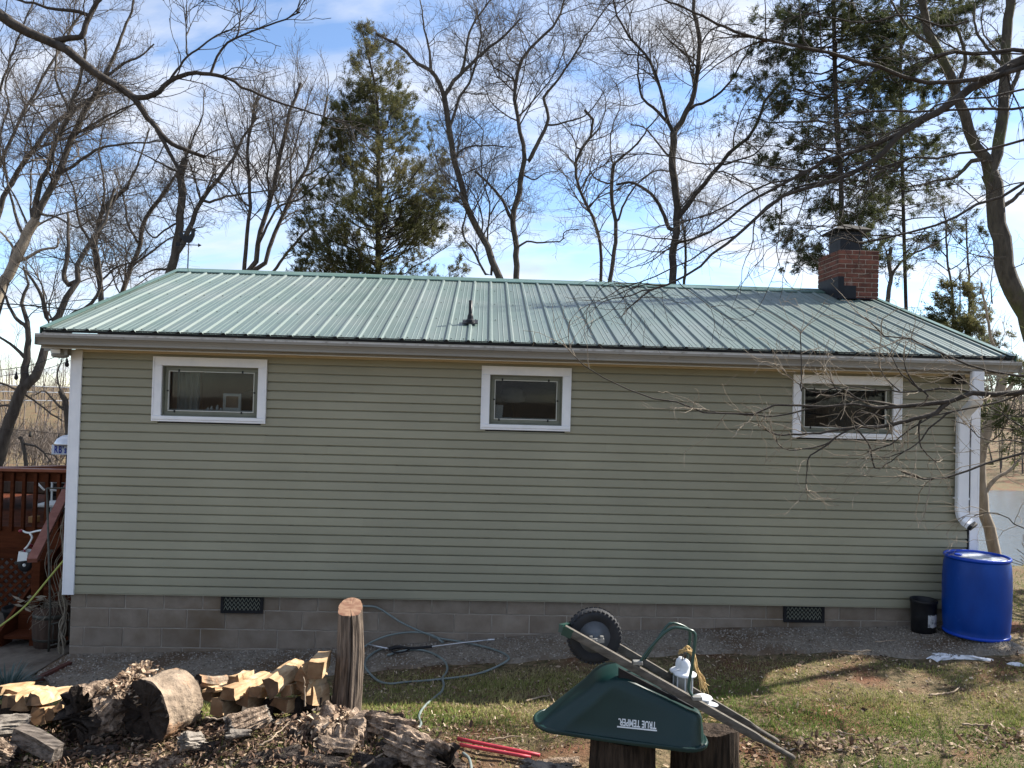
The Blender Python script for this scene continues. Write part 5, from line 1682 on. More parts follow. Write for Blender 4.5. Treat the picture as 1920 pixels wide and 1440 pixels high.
for dx, dy in ((-.2, 0), (.24, 0), (-.2, .36), (.24, .36)):
    MB().tube([(chc[0] + dx, 2.38 + dy, .98), (chc[0] + dx, 2.37 + dy, chc[2] - (.02 if dy == 0 else -.12))], .013).build('leg', M['whiteplastic'], wc, True)
gc = at(66, 935, 2.5)
gr = empty('grill', (gc[0], 2.6, .98), 'dark covered grill standing on the deck behind the pickets', 'grill')
MB().bbox(gc[0] - .12, gc[0] + .42, 2.9, 3.3, 1.2, 1.52, .04).build('body', M['black'], gr)
MB().box(gc[0] - .08, gc[0] + .38, 2.92, 3.28, .98, 1.199).build('cart', M['black'], gr)
MB().tube([(gc[0] - .05, 2.87, 1.4), (gc[0] + .35, 2.87, 1.4)], .012).build('handle', M['greymetal'], gr, True)
tb2 = empty('deck_dark_fill', (-2.1, 3.3, .98), 'dark covered table added as fill for the shade behind the deck pickets', 'table')  # invented table, a dark fill for the shade behind the pickets
MB().bbox(-3.2, -1.45, 2.9, 3.9, 1.22, 1.42, .03).build('cover', M['barrelwood'], tb2)
for tx in (-3.05, -1.6):
    for ty_ in (3.0, 3.8): MB().box(tx - .03, tx + .03, ty_ - .03, ty_ + .03, .98, 1.2195).build('leg', M['barrelwood'], tb2)
bx_ = at(64, 971, 2.0)
M['brassbox'] = mat('orange_box', (.45, .26, .10), (.38, .2, .08), rough=.6)
tag(MB().bbox(bx_[0] - .05, bx_[0] + .05, 1.95, 2.05, .981, 1.06, .005).build('box', M['brassbox']), 'small orange box on the deck floor behind the pickets', 'box')

# toy tricycle hanging at the foot of the stair rail
tc = empty('tricycle', at(48, 1042, .75), 'small tricycle with white handlebar and white basket by the stair rail', 'tricycle')
Y_ = .9
M['redpaint'] = mat('red_paint', (.22, .02, .035), rough=.3)
MB().tube(curve_pts([at(40, 994, Y_), at(48, 998, Y_), at(56, 999, Y_), at(68, 996, Y_), at(80, 994, Y_)], 14), .011).build('handlebar', M['whiteplastic'], tc, True)
MB().tube([at(36, 996, Y_), at(43, 995, Y_)], .017).build('grip', M['redpaint'], tc, True)
MB().tube(curve_pts([at(56, 1000, Y_), at(60, 1008, Y_), at(53, 1022, Y_), at(46, 1030, Y_)], 12), .011).build('steering_tube', M['whiteplastic'], tc, True)
b0 = [at(35, 1034, Y_ - .08), at(52, 1036, Y_ - .08), at(50, 1051, Y_ - .08), at(32, 1053, Y_ - .08)]
b1 = [v + np.array([0, .16, 0]) for v in b0]
MB().add(b0 + b1, [[0, 3, 2, 1], [4, 5, 6, 7], [1, 2, 6, 5], [2, 3, 7, 6], [3, 0, 4, 7]]).build('basket', M['whiteplastic'], tc)
wc_ = at(47, 1059, Y_ + .02)
wheel = MB().lathe([(.035, -.018), (.075, -.018), (.085, 0), (.075, .018), (.035, .018)], wc_, 18, 0, 'y').build('wheel', M['black'], tc, True)
MB().lathe([(0, -.021), (.020, -.019), (.020, .019), (0, .021)], wc_, 14, 0, 'y').build('hub', M['whiteplastic'], wheel, True)
MB().tube(curve_pts([at(46, 1030, Y_), at(58, 1022, Y_ + .1), at(66, 1035, Y_ + .25)], 10), .016).build('frame', M['redpaint'], tc, True)
MB().tube([at(46, 1030, Y_), wc_], .012).build('fork', M['redpaint'], tc, True)

# metal trellis post with rungs
M['iron'] = mat('weathered_iron', (.055, .055, .045), (.10, .095, .08), rough=.55, metal=.3, scale=14)
TY = .12
tr = empty('trellis', (-.22, TY, -.12), 'thin dark metal trellis standing against the house corner', 'trellis')
pb, pt_ = at(91, 1224, TY), at(88, 915, TY)
MB().tube([(pb[0], TY, -.14), (pb[0] + .0, TY, .4), (pt_[0], TY, pt_[2])], .011).build('upright', M['iron'], tr, True)
rx = -.035
MB().tube([(rx, TY + .12, -.14), (rx, TY + .12, pt_[2])], .010).build('upright', M['iron'], tr, True)
MB().tube([(pt_[0], TY, pt_[2] - .005), (rx, TY + .12, pt_[2] - .005)], .009).build('crossbar', M['iron'], tr, True)
za, zb = at(95, 1171, TY)[2], at(95, 1211, TY)[2]
MB().tube([(pb[0], TY, za), (rx, TY + .12, za + .03)], .008).build('crossbar', M['iron'], tr, True)
MB().tube([(pb[0], TY, zb), (rx, TY + .12, zb + .03)], .008).build('crossbar', M['iron'], tr, True)
for k in range(4):
    t = (k + .7) / 4.6
    x = pb[0] + (rx - pb[0]) * t; y = TY + .12 * t
    MB().tube([(x, y, zb + .03 * t), (x, y, za + .03 * t)], .005).build('rung', M['iron'], tr, True)

# half barrel planter with dried stems
c = at(85, 1212, .36)
bp_ = empty('planter', (c[0] + .05, .38, -.12), 'dark wooden barrel planter with dried stems beside the stairs', 'planter')
bo = MB().lathe([(.17, -.11), (.195, .05), (.2, .16), (.19, .30), (.175, .36), (.155, .36), (.15, .30)], (c[0] + .06, .38, 0), 20)
bo.build('tub', M['barrelwood'], bp_, True)
for h0 in (0.0, .24):
    rr = float(np.interp(h0, [-.11, .05, .16, .30], [.17, .195, .2, .19])) + .003
    MB().lathe([(rr, h0), (rr + .002, h0 + .045), (rr - .01, h0 + .045)], (c[0] + .06, .38, 0), 20).build('hoop', M['iron'], bp_, True)
MB().lathe([(.152, .325), (0, .33)], (c[0] + .06, .38, 0), 18).build('soil', M['darkbark'], bp_)
M['dry'] = mat('dried_stem', (.16, .135, .10), (.26, .22, .165), rough=.9, scale=7)
r = np.random.default_rng(8)
g = Grow(8); PP = []
for k in range(90):
    a0 = r.uniform(0, 6.28); q0 = np.array([c[0] + .06 + .1 * math.cos(a0), .38 + .1 * math.sin(a0), .33])
    d0 = unit(np.array([r.normal() * .8 + .3, r.normal() * .6, r.uniform(.2, 1.0)])); L0 = r.uniform(.15, .38)
    pts = [q0]
    for j in range(7):
        d0 = unit(d0 + r.normal(size=3) * .25 + np.array([0, 0, -.28])); pts.append(pts[-1] + d0 * L0 / 7)
    PP.append(pts)
PP = np.array(PP)
g.mesh('dried_stem', M['dry'], bp_, [(PP, np.full(PP.shape[:2], .0035) * np.linspace(1.4, .5, 8), 4)])
# dried corn husks on top
hk = MB()
for k in range(16):
    p0 = at(60 + r.uniform(-18, 14), 1131 + r.uniform(-12, 12), .2 + r.uniform(-.1, .15)); d0 = unit(np.array([r.normal(), r.normal() * .5, r.normal() * .25])) * r.uniform(.08, .15)
    s_ = unit(np.cross(d0, r.normal(size=3))) * .018
    hk.add([p0, p0 + d0 * .5 + s_, p0 + d0, p0 + d0 * .5 - s_, p0 + d0 * .5 + np.cross(unit(d0), unit(s_)) * .008], [[0, 1, 4], [1, 2, 4], [2, 3, 4], [3, 0, 4]])
for k in range(4): pass
hb_ = hk.build('husk', M['dry'], bp_)
tag(hb_, kind='stuff')
# vines climbing at the corner
vn = empty('vine', (-.03, .05, -.12), 'dried brown vine twisting up beside the white corner trim', 'vine')
for k in range(7):
    pts = [(-.045 - .02 * r.uniform(), .03 + .05 * r.uniform(), -.13)]
    for j in range(9):
        pts.append((-.05 + .028 * math.sin(j * 1.7 + k) - (.004 * j if k > 3 else 0), .04 + .03 * math.cos(j * 1.3 + k * 2), -.13 + (.10 + .012 * k) * (j + 1)))
    MB().tube(curve_pts(pts, 30), np.linspace(.009, .004, 30), 5).build('stem', M['dry'], vn, True)
for k in range(6):
    xa = 92 + 6 * k
    pts = [at(xa + 12, 1120, .2), at(xa - 2 + r.uniform(-6, 6), 1060, .2), at(xa + 12 + r.uniform(-8, 8), 1010 + 6 * k, .25), at(min(124, xa + 22), 985 - 12 * k, .2)]
    MB().tube(curve_pts(pts, 24), np.linspace(.0045, .002, 24), 4).build('tendril', M['dry'], vn, True)
# yellow-green rope
M['yellow'] = mat('yellow_green_rope', (.42, .44, .12), (.34, .37, .10), rough=.7, scale=20)
yp = [at(-60, 1215, -.05), at(0, 1174, .0), at(38, 1145, .02), at(62, 1120, .04), at(90, 1086, .06), at(125, 1044, .05), at(131, 1037, .04)]
tag(MB().tube(curve_pts(yp, 40), .010, 8).build('rope', M['yellow'], None, True), 'taut yellow-green rope running diagonally from the house corner', 'rope')
# dark pot under the lattice
c = at(34, 1150, 1.2)
pt = empty('flower_pot', (c[0], 1.2, -.12), 'dark flower pot on the concrete under the lattice', 'pot')
MB().lathe([(.12, -.11), (.16, .06), (.175, .06), (.175, .10), (.155, .10), (.14, .05)], (c[0], 1.2, 0), 20).build('pot', M['dark'], pt, True)
MB().lathe([(.15, .06), (0, .065)], (c[0], 1.2, 0), 18).build('soil', M['darkbark'], pt)

# ornamental grass clump
r = np.random.default_rng(14)
c = np.array([atz(10, 1282, .06)[0], -1.12]); c = np.array([c[0], c[1], float(ground(c[0], c[1]))])
M['bluegrass'] = mat('blue_green_blade', (0, 0, 0), rough=.5, tint=[(.030, .060, .050), (.055, .095, .085), (.10, .145, .135), (.20, .24, .22)], backlit=.2)
n = 650
a = r.uniform(0, 6.28, n); el = r.uniform(.15, 1.3, n); L = r.uniform(.16, .34, n)
V = []; t = []
J = 6
base = c + np.stack([np.cos(a), np.sin(a), 0 * a], 1) * r.uniform(0, .09, n)[:, None]
dirs = np.stack([np.cos(a) * np.sin(el), np.sin(a) * np.sin(el), np.cos(el)], 1)
Pn = [base]
dd = dirs.copy()
for j in range(J - 1):
    dd = unit(dd + np.array([0, 0, -.22])); Pn.append(Pn[-1] + dd * (L / (J - 1))[:, None])
Pn = np.stack(Pn, 1); sdv = np.stack([-np.sin(a), np.cos(a), 0 * a], 1)[:, None] * (.0055 * np.array([.8, 1, 1, .85, .55, .08]))[None, :, None]
V = np.stack([Pn - sdv, Pn + sdv], 2).reshape(-1, 3)
b_ = (np.arange(n) * J * 2)[:, None] + (np.arange(J - 1) * 2)[None]
F = np.stack([b_, b_ + 1, b_ + 3, b_ + 2], -1).reshape(-1, 4)
gc_ = obj('ornamental_grass', V, F, M['bluegrass'], None, True, None, np.repeat(np.clip(r.normal(.5, .22, n), 0, 1), J * 2))
tag(gc_, 'blue-green arching grass clump at the left edge of the frame', 'plant')

# ------------------------------------------------------------------ wires
M['wire'] = mat('black_wire', (.02, .02, .02), rough=.6)
M['palewire'] = mat('pale_wire', (.6, .6, .6), rough=.5)


def wire(name, pts, rad, m, label, cat, group=None, n=40):
    return tag(MB().tube(curve_pts([np.array(p) for p in pts], n), rad, 5).build(name, m, None, True), label, cat, group)


wire('power_line', [at(-700, 500, 5), at(-100, 560, 4.6), at(60, 573, 4.3), at(150, 582, 4.0), at(330, 592, 3.4)], .010, M['wire'], 'thick dark power line running to the house left of the roof', 'power line')
wire('power_line', [at(-700, 620, 5), at(-100, 588, 4.6), at(60, 572, 4.3), at(150, 563, 4.0), at(330, 548, 3.4)], .006, M['wire'], 'thin dark power line crossing the thicker one left of the roof', 'power line')
st = empty('string_light', at(60, 680, 1.2), 'string of dark bulbs slung from the eave over the deck', 'string light')
sl = [at(-300, 720, 2.6), at(-60, 701, 2.0), at(0, 694, 1.8), at(60, 684, 1.4), at(118, 664, .9), at(132, 661, .6)]
cs = curve_pts(sl, 60)
MB().tube(cs, .005, 5).build('cord', M['wire'], st, True)
MB().tube(cs + np.array([0, .25, -.05]), .004, 5).build('cord', M['wire'], st, True)
for (bx, by, Y) in ((31, 690, 1.6), (126, 664, .8)):
    a = at(bx, by, Y)
    MB().tube([a, a - np.array([0, 0, .05])], .004, 5).build('drop_wire', M['wire'], st)
    bu = MB().lathe([(.010, -.05), (.012, -.075), (.017, -.095), (.024, -.115), (.022, -.135), (.010, -.15), (0, -.153)], a, 12).build('bulb', M['wire'], st, True)
for i, (ya, yb) in enumerate(((722, 727), (734, 737), (751, 752))):
    wire('far_cable', [at(-200, ya - 3, 30), at(0, ya, 30), at(140, yb, 30), at(400, yb + 6, 30)], .028, M['palewire'], ['topmost', 'middle', 'lowest'][i] + ' of the three pale cables crossing the far hillside at left', 'cable', 'pale cables on the far hillside')
st2 = empty('string_light', at(60, 810, 3), 'lower string of small bulbs strung across the slope behind the sign', 'string light')
cs = curve_pts([at(-60, 800, 5.2), at(57, 808, 5.2), at(112, 813, 5.2), at(220, 816, 5.2)], 30)
MB().tube(cs, .004, 5).build('cord', M['wire'], st2, True)
for bx, by in ((57, 809), (111, 814)):
    a = at(bx, by, 5.2)
    MB().lathe([(.012, 0), (.013, -.03), (.026, -.06), (.024, -.085), (0, -.1)], a, 10).build('bulb', M['wire'], st2, True)

# ------------------------------------------------------------------ garden hose
M['hose'] = mat('grey_green_hose', (.13, .16, .155), (.18, .215, .205), rough=.4, scale=6, spec=.5)


def on_ground(x, y, h=.014):
    """ground point seen at pixel x, y"""
    d = ray(x, y); t = 3.0
    for _ in range(40):
        P_ = CAM + d * t
        z = float(ground(P_[0], P_[1])) + h + (.03 if (P_[1] > yedge(P_[0]) and 0 < P_[0] < 9.7 and P_[1] < 0) else 0)
        t += (z - P_[2]) / d[2] * .7
    P_ = CAM + d * t
    return P_


def lean(x, y, h=.014):
    """hose point: on the ground, or against the wall where the pixel shows the wall"""
    q = on_ground(x, y, h)
    return q if q[1] < -.045 else at(x, y, -.045)


H3 = S1(560, 1080, 3.84)
hose_px = H3([(470, 690 - 480 + 5), (520, 218), (590, 240), (660, 285), (740, 335), (860, 392)])
hp = [np.array([2.93, -.012, .50])] + [at(x, y, -.03) for x, y in hose_px[1:4]] + [at(*hose_px[4], -.04), lean(*hose_px[5])]
gl = H3([(960, 435), (1030, 465), (1035, 478), (990, 440), (930, 415), (850, 405), (760, 408), (660, 425), (570, 455), (500, 490), (462, 520), (440, 540)])
gl2 = H3([(1030, 452), (1120, 465), (1250, 490), (1360, 515), (1450, 545), (1510, 580), (1500, 610), (1420, 655), (1320, 695), (1200, 722), (1050, 740), (900, 755), (760, 765), (660, 775), (580, 758), (520, 710), (480, 655), (482, 610), (520, 565), (580, 530), (640, 515)])
gl3 = H3([(640, 570), (720, 545), (800, 532), (880, 533), (950, 550), (1010, 580), (1055, 620), (1070, 660), (1060, 700), (1035, 735), (1045, 780), (1030, 830), (985, 870), (920, 925), (880, 975), (866, 1020), (880, 1060), (865, 1090), (800, 1112), (760, 1125)])
gl4 = [(868, 1412), (880, 1424), (884, 1450), (880, 1470)]
hs = empty('garden_hose', on_ground(800, 1290), 'grey-green garden hose lying in loose coils by the foundation', 'hose')
main = [p for p in hp] + [lean(*p) for p in H3([(960, 430), (1030, 452)])] + [lean(*p) for p in gl2]
MB().tube(curve_pts(main, 260), .0105, 8).build('coil', M['hose'], hs, True)
MB().tube(curve_pts([lean(*p, .016) for p in gl], 80), .0105, 8).build('coil', M['hose'], hs, True)
MB().tube(curve_pts([lean(*p, .016) for p in gl3], 160), .0105, 8).build('coil', M['hose'], hs, True)
MB().tube(curve_pts([on_ground(*p, .03) for p in gl4], 30), .011, 8).build('coil', M['hose'], hs, True)
wd = empty('spray_wand', on_ground(760, 1212), 'black pressure washer wand lying across the hose', 'spray wand')
wp = [on_ground(*p, .035) for p in H3([(650, 525), (720, 512), (820, 520), (960, 508)])]
MB().tube(curve_pts(wp, 20), [.020] * 6 + [.014] * 14, 8).build('grip', M['black'], wd, True)
MB().tube([on_ground(*p, .04) for p in H3([(960, 508), (1180, 480), (1360, 460)])], .0065, 8).build('lance', M['tin'], wd, True)
MB().tube([on_ground(*p, .04) for p in H3([(1360, 460), (1410, 457)])], .011, 8).build('nozzle', M['tin'], wd, True)
MB().tube(curve_pts([on_ground(*p, .03) for p in H3([(660, 530), (690, 550), (760, 545), (800, 525)])], 12), .008, 8).build('trigger_guard', M['black'], wd, True)
MB().tube([on_ground(*p, .03) for p in H3([(500, 492), (560, 505), (640, 522)])], .009, 8).build('coupling', M['tin'], wd, True)

# ------------------------------------------------------------------ blue barrel, bucket
M['bluepl'] = mat('blue_plastic', (.001, .036, .23), (.002, .050, .30), rough=.42, scale=5, stretch=(1, 1, .5), spec=.25, rvar=.12, c3=(.03, .085, .36), s3=13, lo3=.66, hi3=.78)
M['bluerim'] = mat('blue_rim_plastic', (.003, .05, .42), rough=.38, spec=.35)
bc = np.array([9.555, -.45]); bz = .448; BS, BH = 1.064, .925
bl = empty('barrel', (bc[0], bc[1], bz), 'blue plastic barrel standing under the downspout', 'barrel')
MB().lathe([(.282 * BS, .0 * BH), (.288 * BS, .012 * BH), (.288 * BS, .03 * BH), (.282 * BS, .045 * BH), (.288 * BS, .09 * BH), (.294 * BS, .2 * BH), (.298 * BS, .33 * BH), (.299 * BS, .55 * BH), (.297 * BS, .68 * BH), (.290 * BS, .79 * BH), (.279 * BS, .835 * BH), (.274 * BS, .85 * BH)], (bc[0], bc[1], bz), 48).build('body', M['bluepl'], bl, True)
MB().lathe([(.274 * BS, .848 * BH), (.290 * BS, .852 * BH), (.293 * BS, .862 * BH), (.293 * BS, .876 * BH), (.287 * BS, .885 * BH), (.277 * BS, .885 * BH), (.274 * BS, .876 * BH), (.272 * BS, .858 * BH)], (bc[0], bc[1], bz), 48).build('rim', M['bluerim'], bl, True)
MB().lathe([(.289 * BS, .002 * BH), (.293 * BS, .008 * BH), (.292 * BS, .028 * BH), (.287 * BS, .034 * BH)], (bc[0], bc[1], bz), 48).build('foot_ring', M['bluerim'], bl, True)
M['lidwet'] = mat('wet_lid', (.10, .16, .30), (.55, .57, .60), rough=.12, scale=3.5, spec=.6, lo=.40, hi=.50)
MB().lathe([(.2725 * BS, .864 * BH), (.12 * BS, .868 * BH), (0 * BS, .868 * BH)], (bc[0], bc[1], bz), 40).build('lid', M['lidwet'], bl, True)
MB().lathe([(.035 * BS, .866 * BH), (.035 * BS, .884 * BH), (.028 * BS, .886 * BH), (0 * BS, .886 * BH)], (bc[0] - .17, bc[1] + .05, bz), 14).build('bung', M['bluerim'], bl, True)
kc = atz(1731, 1186, .345)
kx, ky, kz = 9.14, -.2, .372
M['label'] = mat('worn_label', (.50, .50, .50), (.15, .15, .16), rough=.6, scale=17, lo=.5, hi=.62)
bk = empty('bucket', (kx, ky, kz), 'black plastic bucket with a torn white label', 'bucket')
MB().lathe([(.118, 0), (.126, .2), (.131, .33), (.138, .335), (.138, .36), (.131, .365), (.126, .36), (.118, .2), (.112, .02), (0, .02)], (kx, ky, kz), 28).build('body', M['black'], bk, True)
V = []; F = []
for i in range(8):
    a = math.radians(-100 + 80 * i / 7)
    for h_ in (.09, .22): V.append((kx + (.1245 + .02 * (h_ - .1)) * math.cos(a), ky + (.1245 + .02 * (h_ - .1)) * math.sin(a), kz + h_ + .006 * math.sin(i * 2)))
F = [[2 * i, 2 * i + 2, 2 * i + 3, 2 * i + 1] for i in range(7)]
obj('label_sticker', V, F, M['label'], bk, True)
# snow patch
M['snow'] = mat('melting_snow', (.78, .80, .84), (.62, .64, .68), rough=.5, scale=9, bump=.5, bscale=30)


def patch(name, px_pts, h, m, label, cat, seed=0, group=None):
    P0 = [on_ground(x, y, .0) for x, y in px_pts]; P0 = np.array(P0); n = len(P0); cc = P0.mean(0)
    V = []; K = 6
    for k in range(K + 1):
        f = 1 - k / K
        for p in P0:
            q = cc + (p - cc) * f
            V.append((q[0], q[1], float(ground(q[0], q[1])) - .004 + (h * (1 - f ** 3) + .018 * fbm(q[0] * 14, q[1] * 14, seed, 3) * (f < 1)) + (.004 if f < 1 else 0)))
    F = [[k * n + i, k * n + (i + 1) % n, (k + 1) * n + (i + 1) % n, (k + 1) * n + i] for k in range(K) for i in range(n)]
    return tag(obj(name, V, F, m, None, True), label, cat, group)


M5b = S1(1400, 1000, 3.273)
patch('snow_patch', curve_pts(M5b([(1050, 725), (1065, 712), (1120, 728), (1200, 742), (1290, 728), (1350, 742), (1440, 752), (1530, 775), (1480, 785), (1380, 772), (1280, 770), (1200, 776), (1120, 766), (1050, 725)]), 40)[:-1], .03, M['snow'],
      'ragged strip of melting snow below the blue barrel', 'snow', 3)
patch('snow_patch', curve_pts(M5b([(945, 738), (965, 726), (992, 738), (980, 750), (945, 738)]), 14)[:-1], .02, M['snow'], 'small round spot of snow in front of the black bucket', 'snow', 4)
patch('snow_patch', curve_pts(M5b([(1590, 800), (1640, 790), (1690, 800), (1720, 815), (1650, 815), (1590, 800)]), 16)[:-1], .02, M['snow'], 'thin trace of snow at the right edge below the barrel', 'snow', 5)

# ------------------------------------------------------------------ wood
M['sawn'] = mat('sawn_end_grain', (.18, .10, .05), (.11, .06, .03), rough=.85, scale=16, c3=(.23, .14, .075), s3=8)
M['split'] = mat('split_pale_wood', (.45, .315, .18), (.25, .152, .082), rough=.75, lo=.38, hi=.68, scale=9, stretch=(.5, .5, 5), bump=.5, bscale=25, bdist=.006, bstretch=(.5, .5, 4), c3=(.48, .375, .25), s3=7, lo3=.54, hi3=.68)
M['oldtimber'] = mat('old_timber', (.055, .045, .037), (.19, .16, .135), rough=.9, scale=16, lo=.38, hi=.66, stretch=(.6, 3, 3), bump=.9, bscale=20, bdist=.015)
M['darkend'] = mat('dark_sawn_end', (.075, .048, .030), (.14, .085, .05), rough=.9, scale=14)
M['postwood'] = mat('weathered_post', (.045, .035, .028), (.195, .152, .118), rough=.9, scale=11, lo=.38, hi=.62, stretch=(4, 4, .3), bump=.9, bscale=12, bstretch=(5, 5, .35), bdist=.015)
M['posttop'] = mat('fresh_cut_top', (.31, .195, .125), (.19, .095, .062), rough=.8, scale=14, stretch=(1, 3, 1))
M['logbark'] = mat('pale_lichen_bark', (.33, .255, .185), (.13, .098, .072), rough=.95, scale=8, bump=1.0, bscale=18, bdist=.03, c3=(.38, .22, .125), s3=4.5, lo3=.54, hi3=.66)
M['rotface'] = mat('dark_rotted_face', (.018, .014, .012), (.05, .038, .03), rough=.95, scale=10, bump=1.0, bscale=22, bdist=.03)
M['rotwood'] = mat('rotten_wood', (.12, .085, .060), (.46, .35, .26), rough=.95, scale=22, stretch=(1, 1, 1), bump=1.0, bscale=45, bdist=.04, c3=(.07, .05, .038), s3=8, lo3=.52, hi3=.64)
M['greywood'] = mat('grey_weathered_wood', (.13, .112, .094), (.27, .24, .205), rough=.9, scale=9, stretch=(1, 1, 1), bump=.9, bscale=24, bdist=.015, c3=(.06, .05, .045), s3=7, lo3=.5, hi3=.62)


def log(name, pa, pb, ra, rb, mats, label, cat, group=None, n=14, k=28, rough=.05, squash=1.0, seed=0, ragged=0.0, furrow=0.0, parent=None):
    """round log from pa (end face material 1) to pb, bark material 0; uneven girth"""
    pa, pb = np.array(pa, float), np.array(pb, float); t = unit(pb - pa)
    s_ = unit(np.cross(t, [0, 0, 1])); u_ = np.cross(s_, t)
    r = np.random.default_rng(seed)
    V = []; mi = []; F = []
    a = np.arange(k) / k * 2 * np.pi
    for i in range(n):
        f = i / (n - 1)
        rad = ra + (rb - ra) * f
        q = pa + (pb - pa) * f
        rr = rad * (1 + rough * fbm(np.cos(a) * 2.2 + seed, np.sin(a) * 2.2 + f * 3, seed, 3) + rough * .5 * fbm(a * 0 + f * 9, np.cos(a) * 6 + np.sin(a) * 5, seed + 3, 2))
        rr = rr * (1 - furrow * np.abs(vnoise(a * 7.0 + .9 * np.sin(f * 3 + seed), a * 0 + f * 1.1 + seed, seed + 21)) - furrow * .5 * np.abs(vnoise(a * 15.0 + f, a * 0 + f * 2.2, seed + 22)))
        off = t * ragged * fbm(np.cos(a) * 3, np.sin(a) * 3, seed + 9, 3)[:, None] * (1 if i in (0, n - 1) else 0)
        V.append(q + rr[:, None] * (np.cos(a)[:, None] * s_ + squash * np.sin(a)[:, None] * u_) + off)
    rows = [v for v in V]
    # end faces with an inner ring so that they are not perfectly flat
    ends = []
    for (row, c0, sg_) in ((V[0], pa, -1), (V[-1], pb, 1)):
        for f in (.97, .6, .25):
            cc = row.mean(0); ends.append(cc + (row - cc) * f + t * sg_ * (.006 if f > .9 else .004) + t * r.normal(size=(k, 1)) * (.004 + ragged * .3))
    allV = np.concatenate(rows + ends)
    q = lambda b, c: [[b + j, b + (j + 1) % k, c + (j + 1) % k, c + j] for j in range(k)]
    for i in range(n - 1): F += q(i * k, (i + 1) * k); mi += [0] * k
    for e, src in ((0, 0), (1, n - 1)):
        b0 = n * k + e * 3 * k
        for aa, bb in ((src * k, b0), (b0, b0 + k), (b0 + k, b0 + 2 * k)):
            F += q(aa, bb) if e else [f[::-1] for f in q(aa, bb)]; mi += [1] * k
        cap_ = [b0 + 2 * k + j for j in range(k)]; F.append(cap_ if e else cap_[::-1]); mi.append(1)
    o = obj(name, allV, F, mats, parent, False, mi)
    tint_smooth_by_angle(o, 40)
    if label: tag(o, label, cat, group)
    return o


def piece(label, pa, pb, sec, seed, mats=None, group='split firewood in the pile', name='firewood', warp=.0028, roll=0.0):
    """split billet: cross-section sec [(side, up), ...] swept from pa to pb; sides fresh wood or bark, ends sawn"""
    pa, pb = np.array(pa, float), np.array(pb, float); t = unit(pb - pa); s_ = unit(np.cross(t, [0, 0, 1])); u_ = np.cross(s_, t)
    r = np.random.default_rng(seed); n = 7; m = len(sec)
    if m < 6:
        sz = max(abs(q[0]) for q in sec)
        sec = [(q[0] + r.uniform(-.28, .28) * sz, q[1] + r.uniform(-.28, .28) * sz, *q[2:]) for q in sec]
    tw = r.uniform(-.22, .22); tp = r.uniform(-.16, .16); bend = r.normal(size=2) * .009
    # subdivide the section edges
    S = []; em = []
    for i in range(m):
        a, b = np.array(sec[i][:2]), np.array(sec[(i + 1) % m][:2])
        for q in range(3): S.append(a + (b - a) * q / 3); em.append(sec[i][2] if len(sec[i]) > 2 else 0)
    S = np.array(S); K = len(S); V = []
    c_, s2 = math.cos(roll), math.sin(roll); S = S @ np.array([[c_, s2], [-s2, c_]])
    dsp = r.normal(size=(K, 2)) * warp
    for i in range(n):
        f = i / (n - 1); sc = .88 + .025 * math.sin(f * 5 + seed)
        dd = dsp + r.normal(size=(K, 2)) * warp * .35
        sc *= 1 + tp * (f - .5); ct, st_ = math.cos(tw * (f - .5)), math.sin(tw * (f - .5)); S_ = S @ np.array([[ct, st_], [-st_, ct]])
        bw_ = math.sin(math.pi * f)
        V.append(pa + (pb - pa) * f + (S_[:, :1] * sc + dd[:, :1] + bend[0] * bw_) * s_ + (S_[:, 1:] * sc + dd[:, 1:] + bend[1] * bw_) * u_ + t * r.normal(size=(K, 1)) * (.004 if i in (0, n - 1) else 0))
    V = np.concatenate(V); F = []; mi = []
    for i in range(n - 1):
        for j in range(K): F.append([i * K + j, i * K + (j + 1) % K, (i + 1) * K + (j + 1) % K, (i + 1) * K + j]); mi.append(em[j])
    F += [list(range(K))[::-1], [(n - 1) * K + j for j in range(K)]]; mi += [2, 2]
    o = obj(name, V, F, mats or [M['split'], M['darkbark'], M['sawn']], None, False, mi)
    return tag(o, label, 'firewood', group)


def tri(s, b=1): return [(-s * .55, -s * .45, 0), (s * .6, -s * .4, 0), (s * .05, s * .6, b)]
def quad(s, b=1, w=1.0): return [(-s * .5 * w, -s * .45, 0), (s * .52 * w, -s * .5, 0), (s * .45 * w, s * .45, 0), (-s * .48 * w, s * .5, b)]
def topq(s, w=1.0): return [(-s * .5 * w, -s * .45, 1), (s * .5 * w, -s * .42, 0), (s * .5 * w, s * .4, 0), (-s * .45 * w, s * .5, 0)]


C4 = S1(320, 1200, 5.053); C3 = S1(0, 1230, 6.0)
def a4(x, y, Y): return at(*C4([(x, y)])[0], Y)
def a3(x, y, Y): return at(*C3([(x, y)])[0], Y)


M['stumpwood'] = mat('stump_bark', (.016, .011, .008), (.060, .042, .030), rough=.95, scale=12, lo=.38, hi=.64, stretch=(3, 3, .35), bump=1.0, bscale=14, bstretch=(4, 4, .4), bdist=.02)
